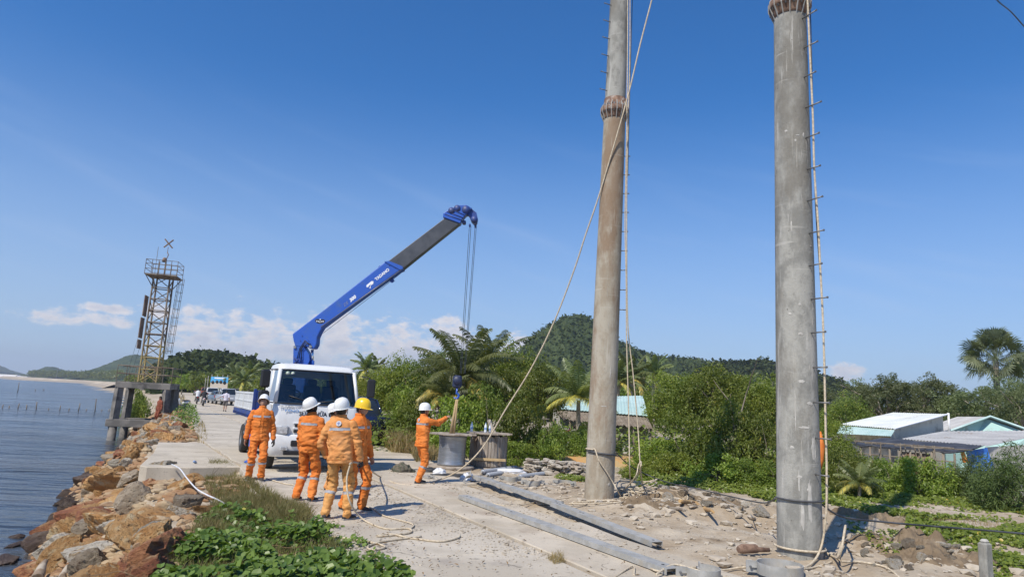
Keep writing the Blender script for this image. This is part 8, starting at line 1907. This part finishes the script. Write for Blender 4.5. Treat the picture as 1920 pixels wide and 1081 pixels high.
# grass
m_grass = LEAF('grass_blade', (0.15,0.115,0.055), (0.19,0.19,0.07), (0.38,0.28,0.15), rough=.7, trans=.3); m_dry = LEAF('dry_grass_blade', (0.30,0.23,0.11), (0.42,0.34,0.17), (0.5,0.42,0.25), rough=.8, trans=.3)
def grass(name, sets, mt):
    Vs = []; Ts = []
    for (x, y, z, hgt, w, seed) in sets:
        rg = np.random.default_rng(seed); n = len(x); a = rg.uniform(0, 6.28, n); ln = rg.normal(0, .38, (n, 2)); h = hgt*rg.uniform(.4, 1.2, n); B = np.stack([x, y, z-.01], 1); s = np.stack([np.cos(a), np.sin(a), a*0], 1)*w
        M_ = B+np.stack([ln[:, 0]*h*.35, ln[:, 1]*h*.35, h*.6], 1); E_ = B+np.stack([ln[:, 0]*h, ln[:, 1]*h, h], 1)
        Vs.append(np.stack([B-s, B+s, M_+s*.8, M_-s*.8, M_-s*.8, M_+s*.8, E_+s*.1, E_-s*.1], 1).reshape(-1, 3)); Ts.append(np.repeat(np.clip(rg.normal(.45, .25, n), 0, 1), 8))
    V = np.concatenate(Vs); return tag(fastmesh(name, V, np.arange(len(V)).reshape(-1, 4), mt, attr=np.concatenate(Ts)), kind='stuff')
S1 = sample(gpoly([(375,885),(395,862),(440,866),(462,900),(520,935),(575,950),(590,975),(540,985),(480,965),(420,955),(395,920)]), 15000, 90, 1.5, -.2)
S2 = sample(gpoly([(395,940),(470,925),(560,960),(585,985),(470,985),(400,965)]), 8000, 91, 1.5, -.25)
grass('grass', [(*S0[:3], .17, .004, 9), (*S1[:3], .17, .0045, 1), (*S2[:3], .20, .004, 2)], m_grass)
D1 = sample(gpoly([(722,838),(730,822),(775,825),(800,845),(770,850),(735,848)]), 3800, 92, .8, -.3); D2 = sample(gpoly([(1025,1046),(1050,1040),(1062,1052),(1040,1058)]), 260, 93, 2, -.6); D3 = sample(gpoly([(765,838),(800,842),(820,862),(780,866)]), 1500, 94, 1, -.3)
D4 = sample(gpoly([(368,800),(380,790),(392,826),(372,830)]), 1500, 95, 1, -.4); D5 = sample(gpoly([(1580,960),(1920,978),(1920,995),(1700,990)]), 900, 96, 1, 0)
D6 = sample(gpoly([(325,745),(345,742),(352,762),(330,765)]), 1200, 97, .5, -.5)
grass('dry_grass', [(*D1[:3], .75, .010, 3), (*D2[:3], .09, .003, 4), (*D3[:3], .45, .008, 5), (*D4[:3], .22, .010, 6), (*D5[:3], .08, .004, 7), (*D6[:3], .6, .02, 8)], m_dry)

# dead leaves, twigs and crumbs on the road and the dirt
rg = np.random.default_rng(44); pts = []
for i in range(1200):
    u = rg.random()
    if u < .45: p = RS(rg.uniform(-3, 5), leftedge(0)+abs(rg.normal(0, .8)))
    elif u < .6: p = RS(rg.uniform(-2, 12), rg.uniform(-2.2, 1.6))
    else: p = Vector((rg.uniform(-1.5, 9), rg.uniform(8, 18), 0))
    pts.append((p.x, p.y))
X = np.array([p[0] for p in pts]); Y_ = np.array([p[1] for p in pts]); t_ = (X-OX)*DY-(Y_-OY)*DX; Z = gz(X, Y_); Z = np.where((t_ > -2.6) & (t_ < 1.6), np.maximum(Z, .02), Z)
V, F = leafquads(np.stack([X, Y_, Z+.012], 1), rg.uniform(.012, .035, len(X)), rg, 2.5, None, .35)
tag(fastmesh('litter', V, F, LEAF('dead_leaf', (0.10,0.065,0.035), (0.30,0.21,0.11), rough=.9, trans=.1, spec=.1), attr=np.repeat(rg.random(len(X)), 4)), kind='stuff')
# haze box, closed, round everything
hz = MB(); hz.box((0, 2300, 70), (9400, 4800, 150)); tag(hz.build('haze', m_h), kind='stuff')
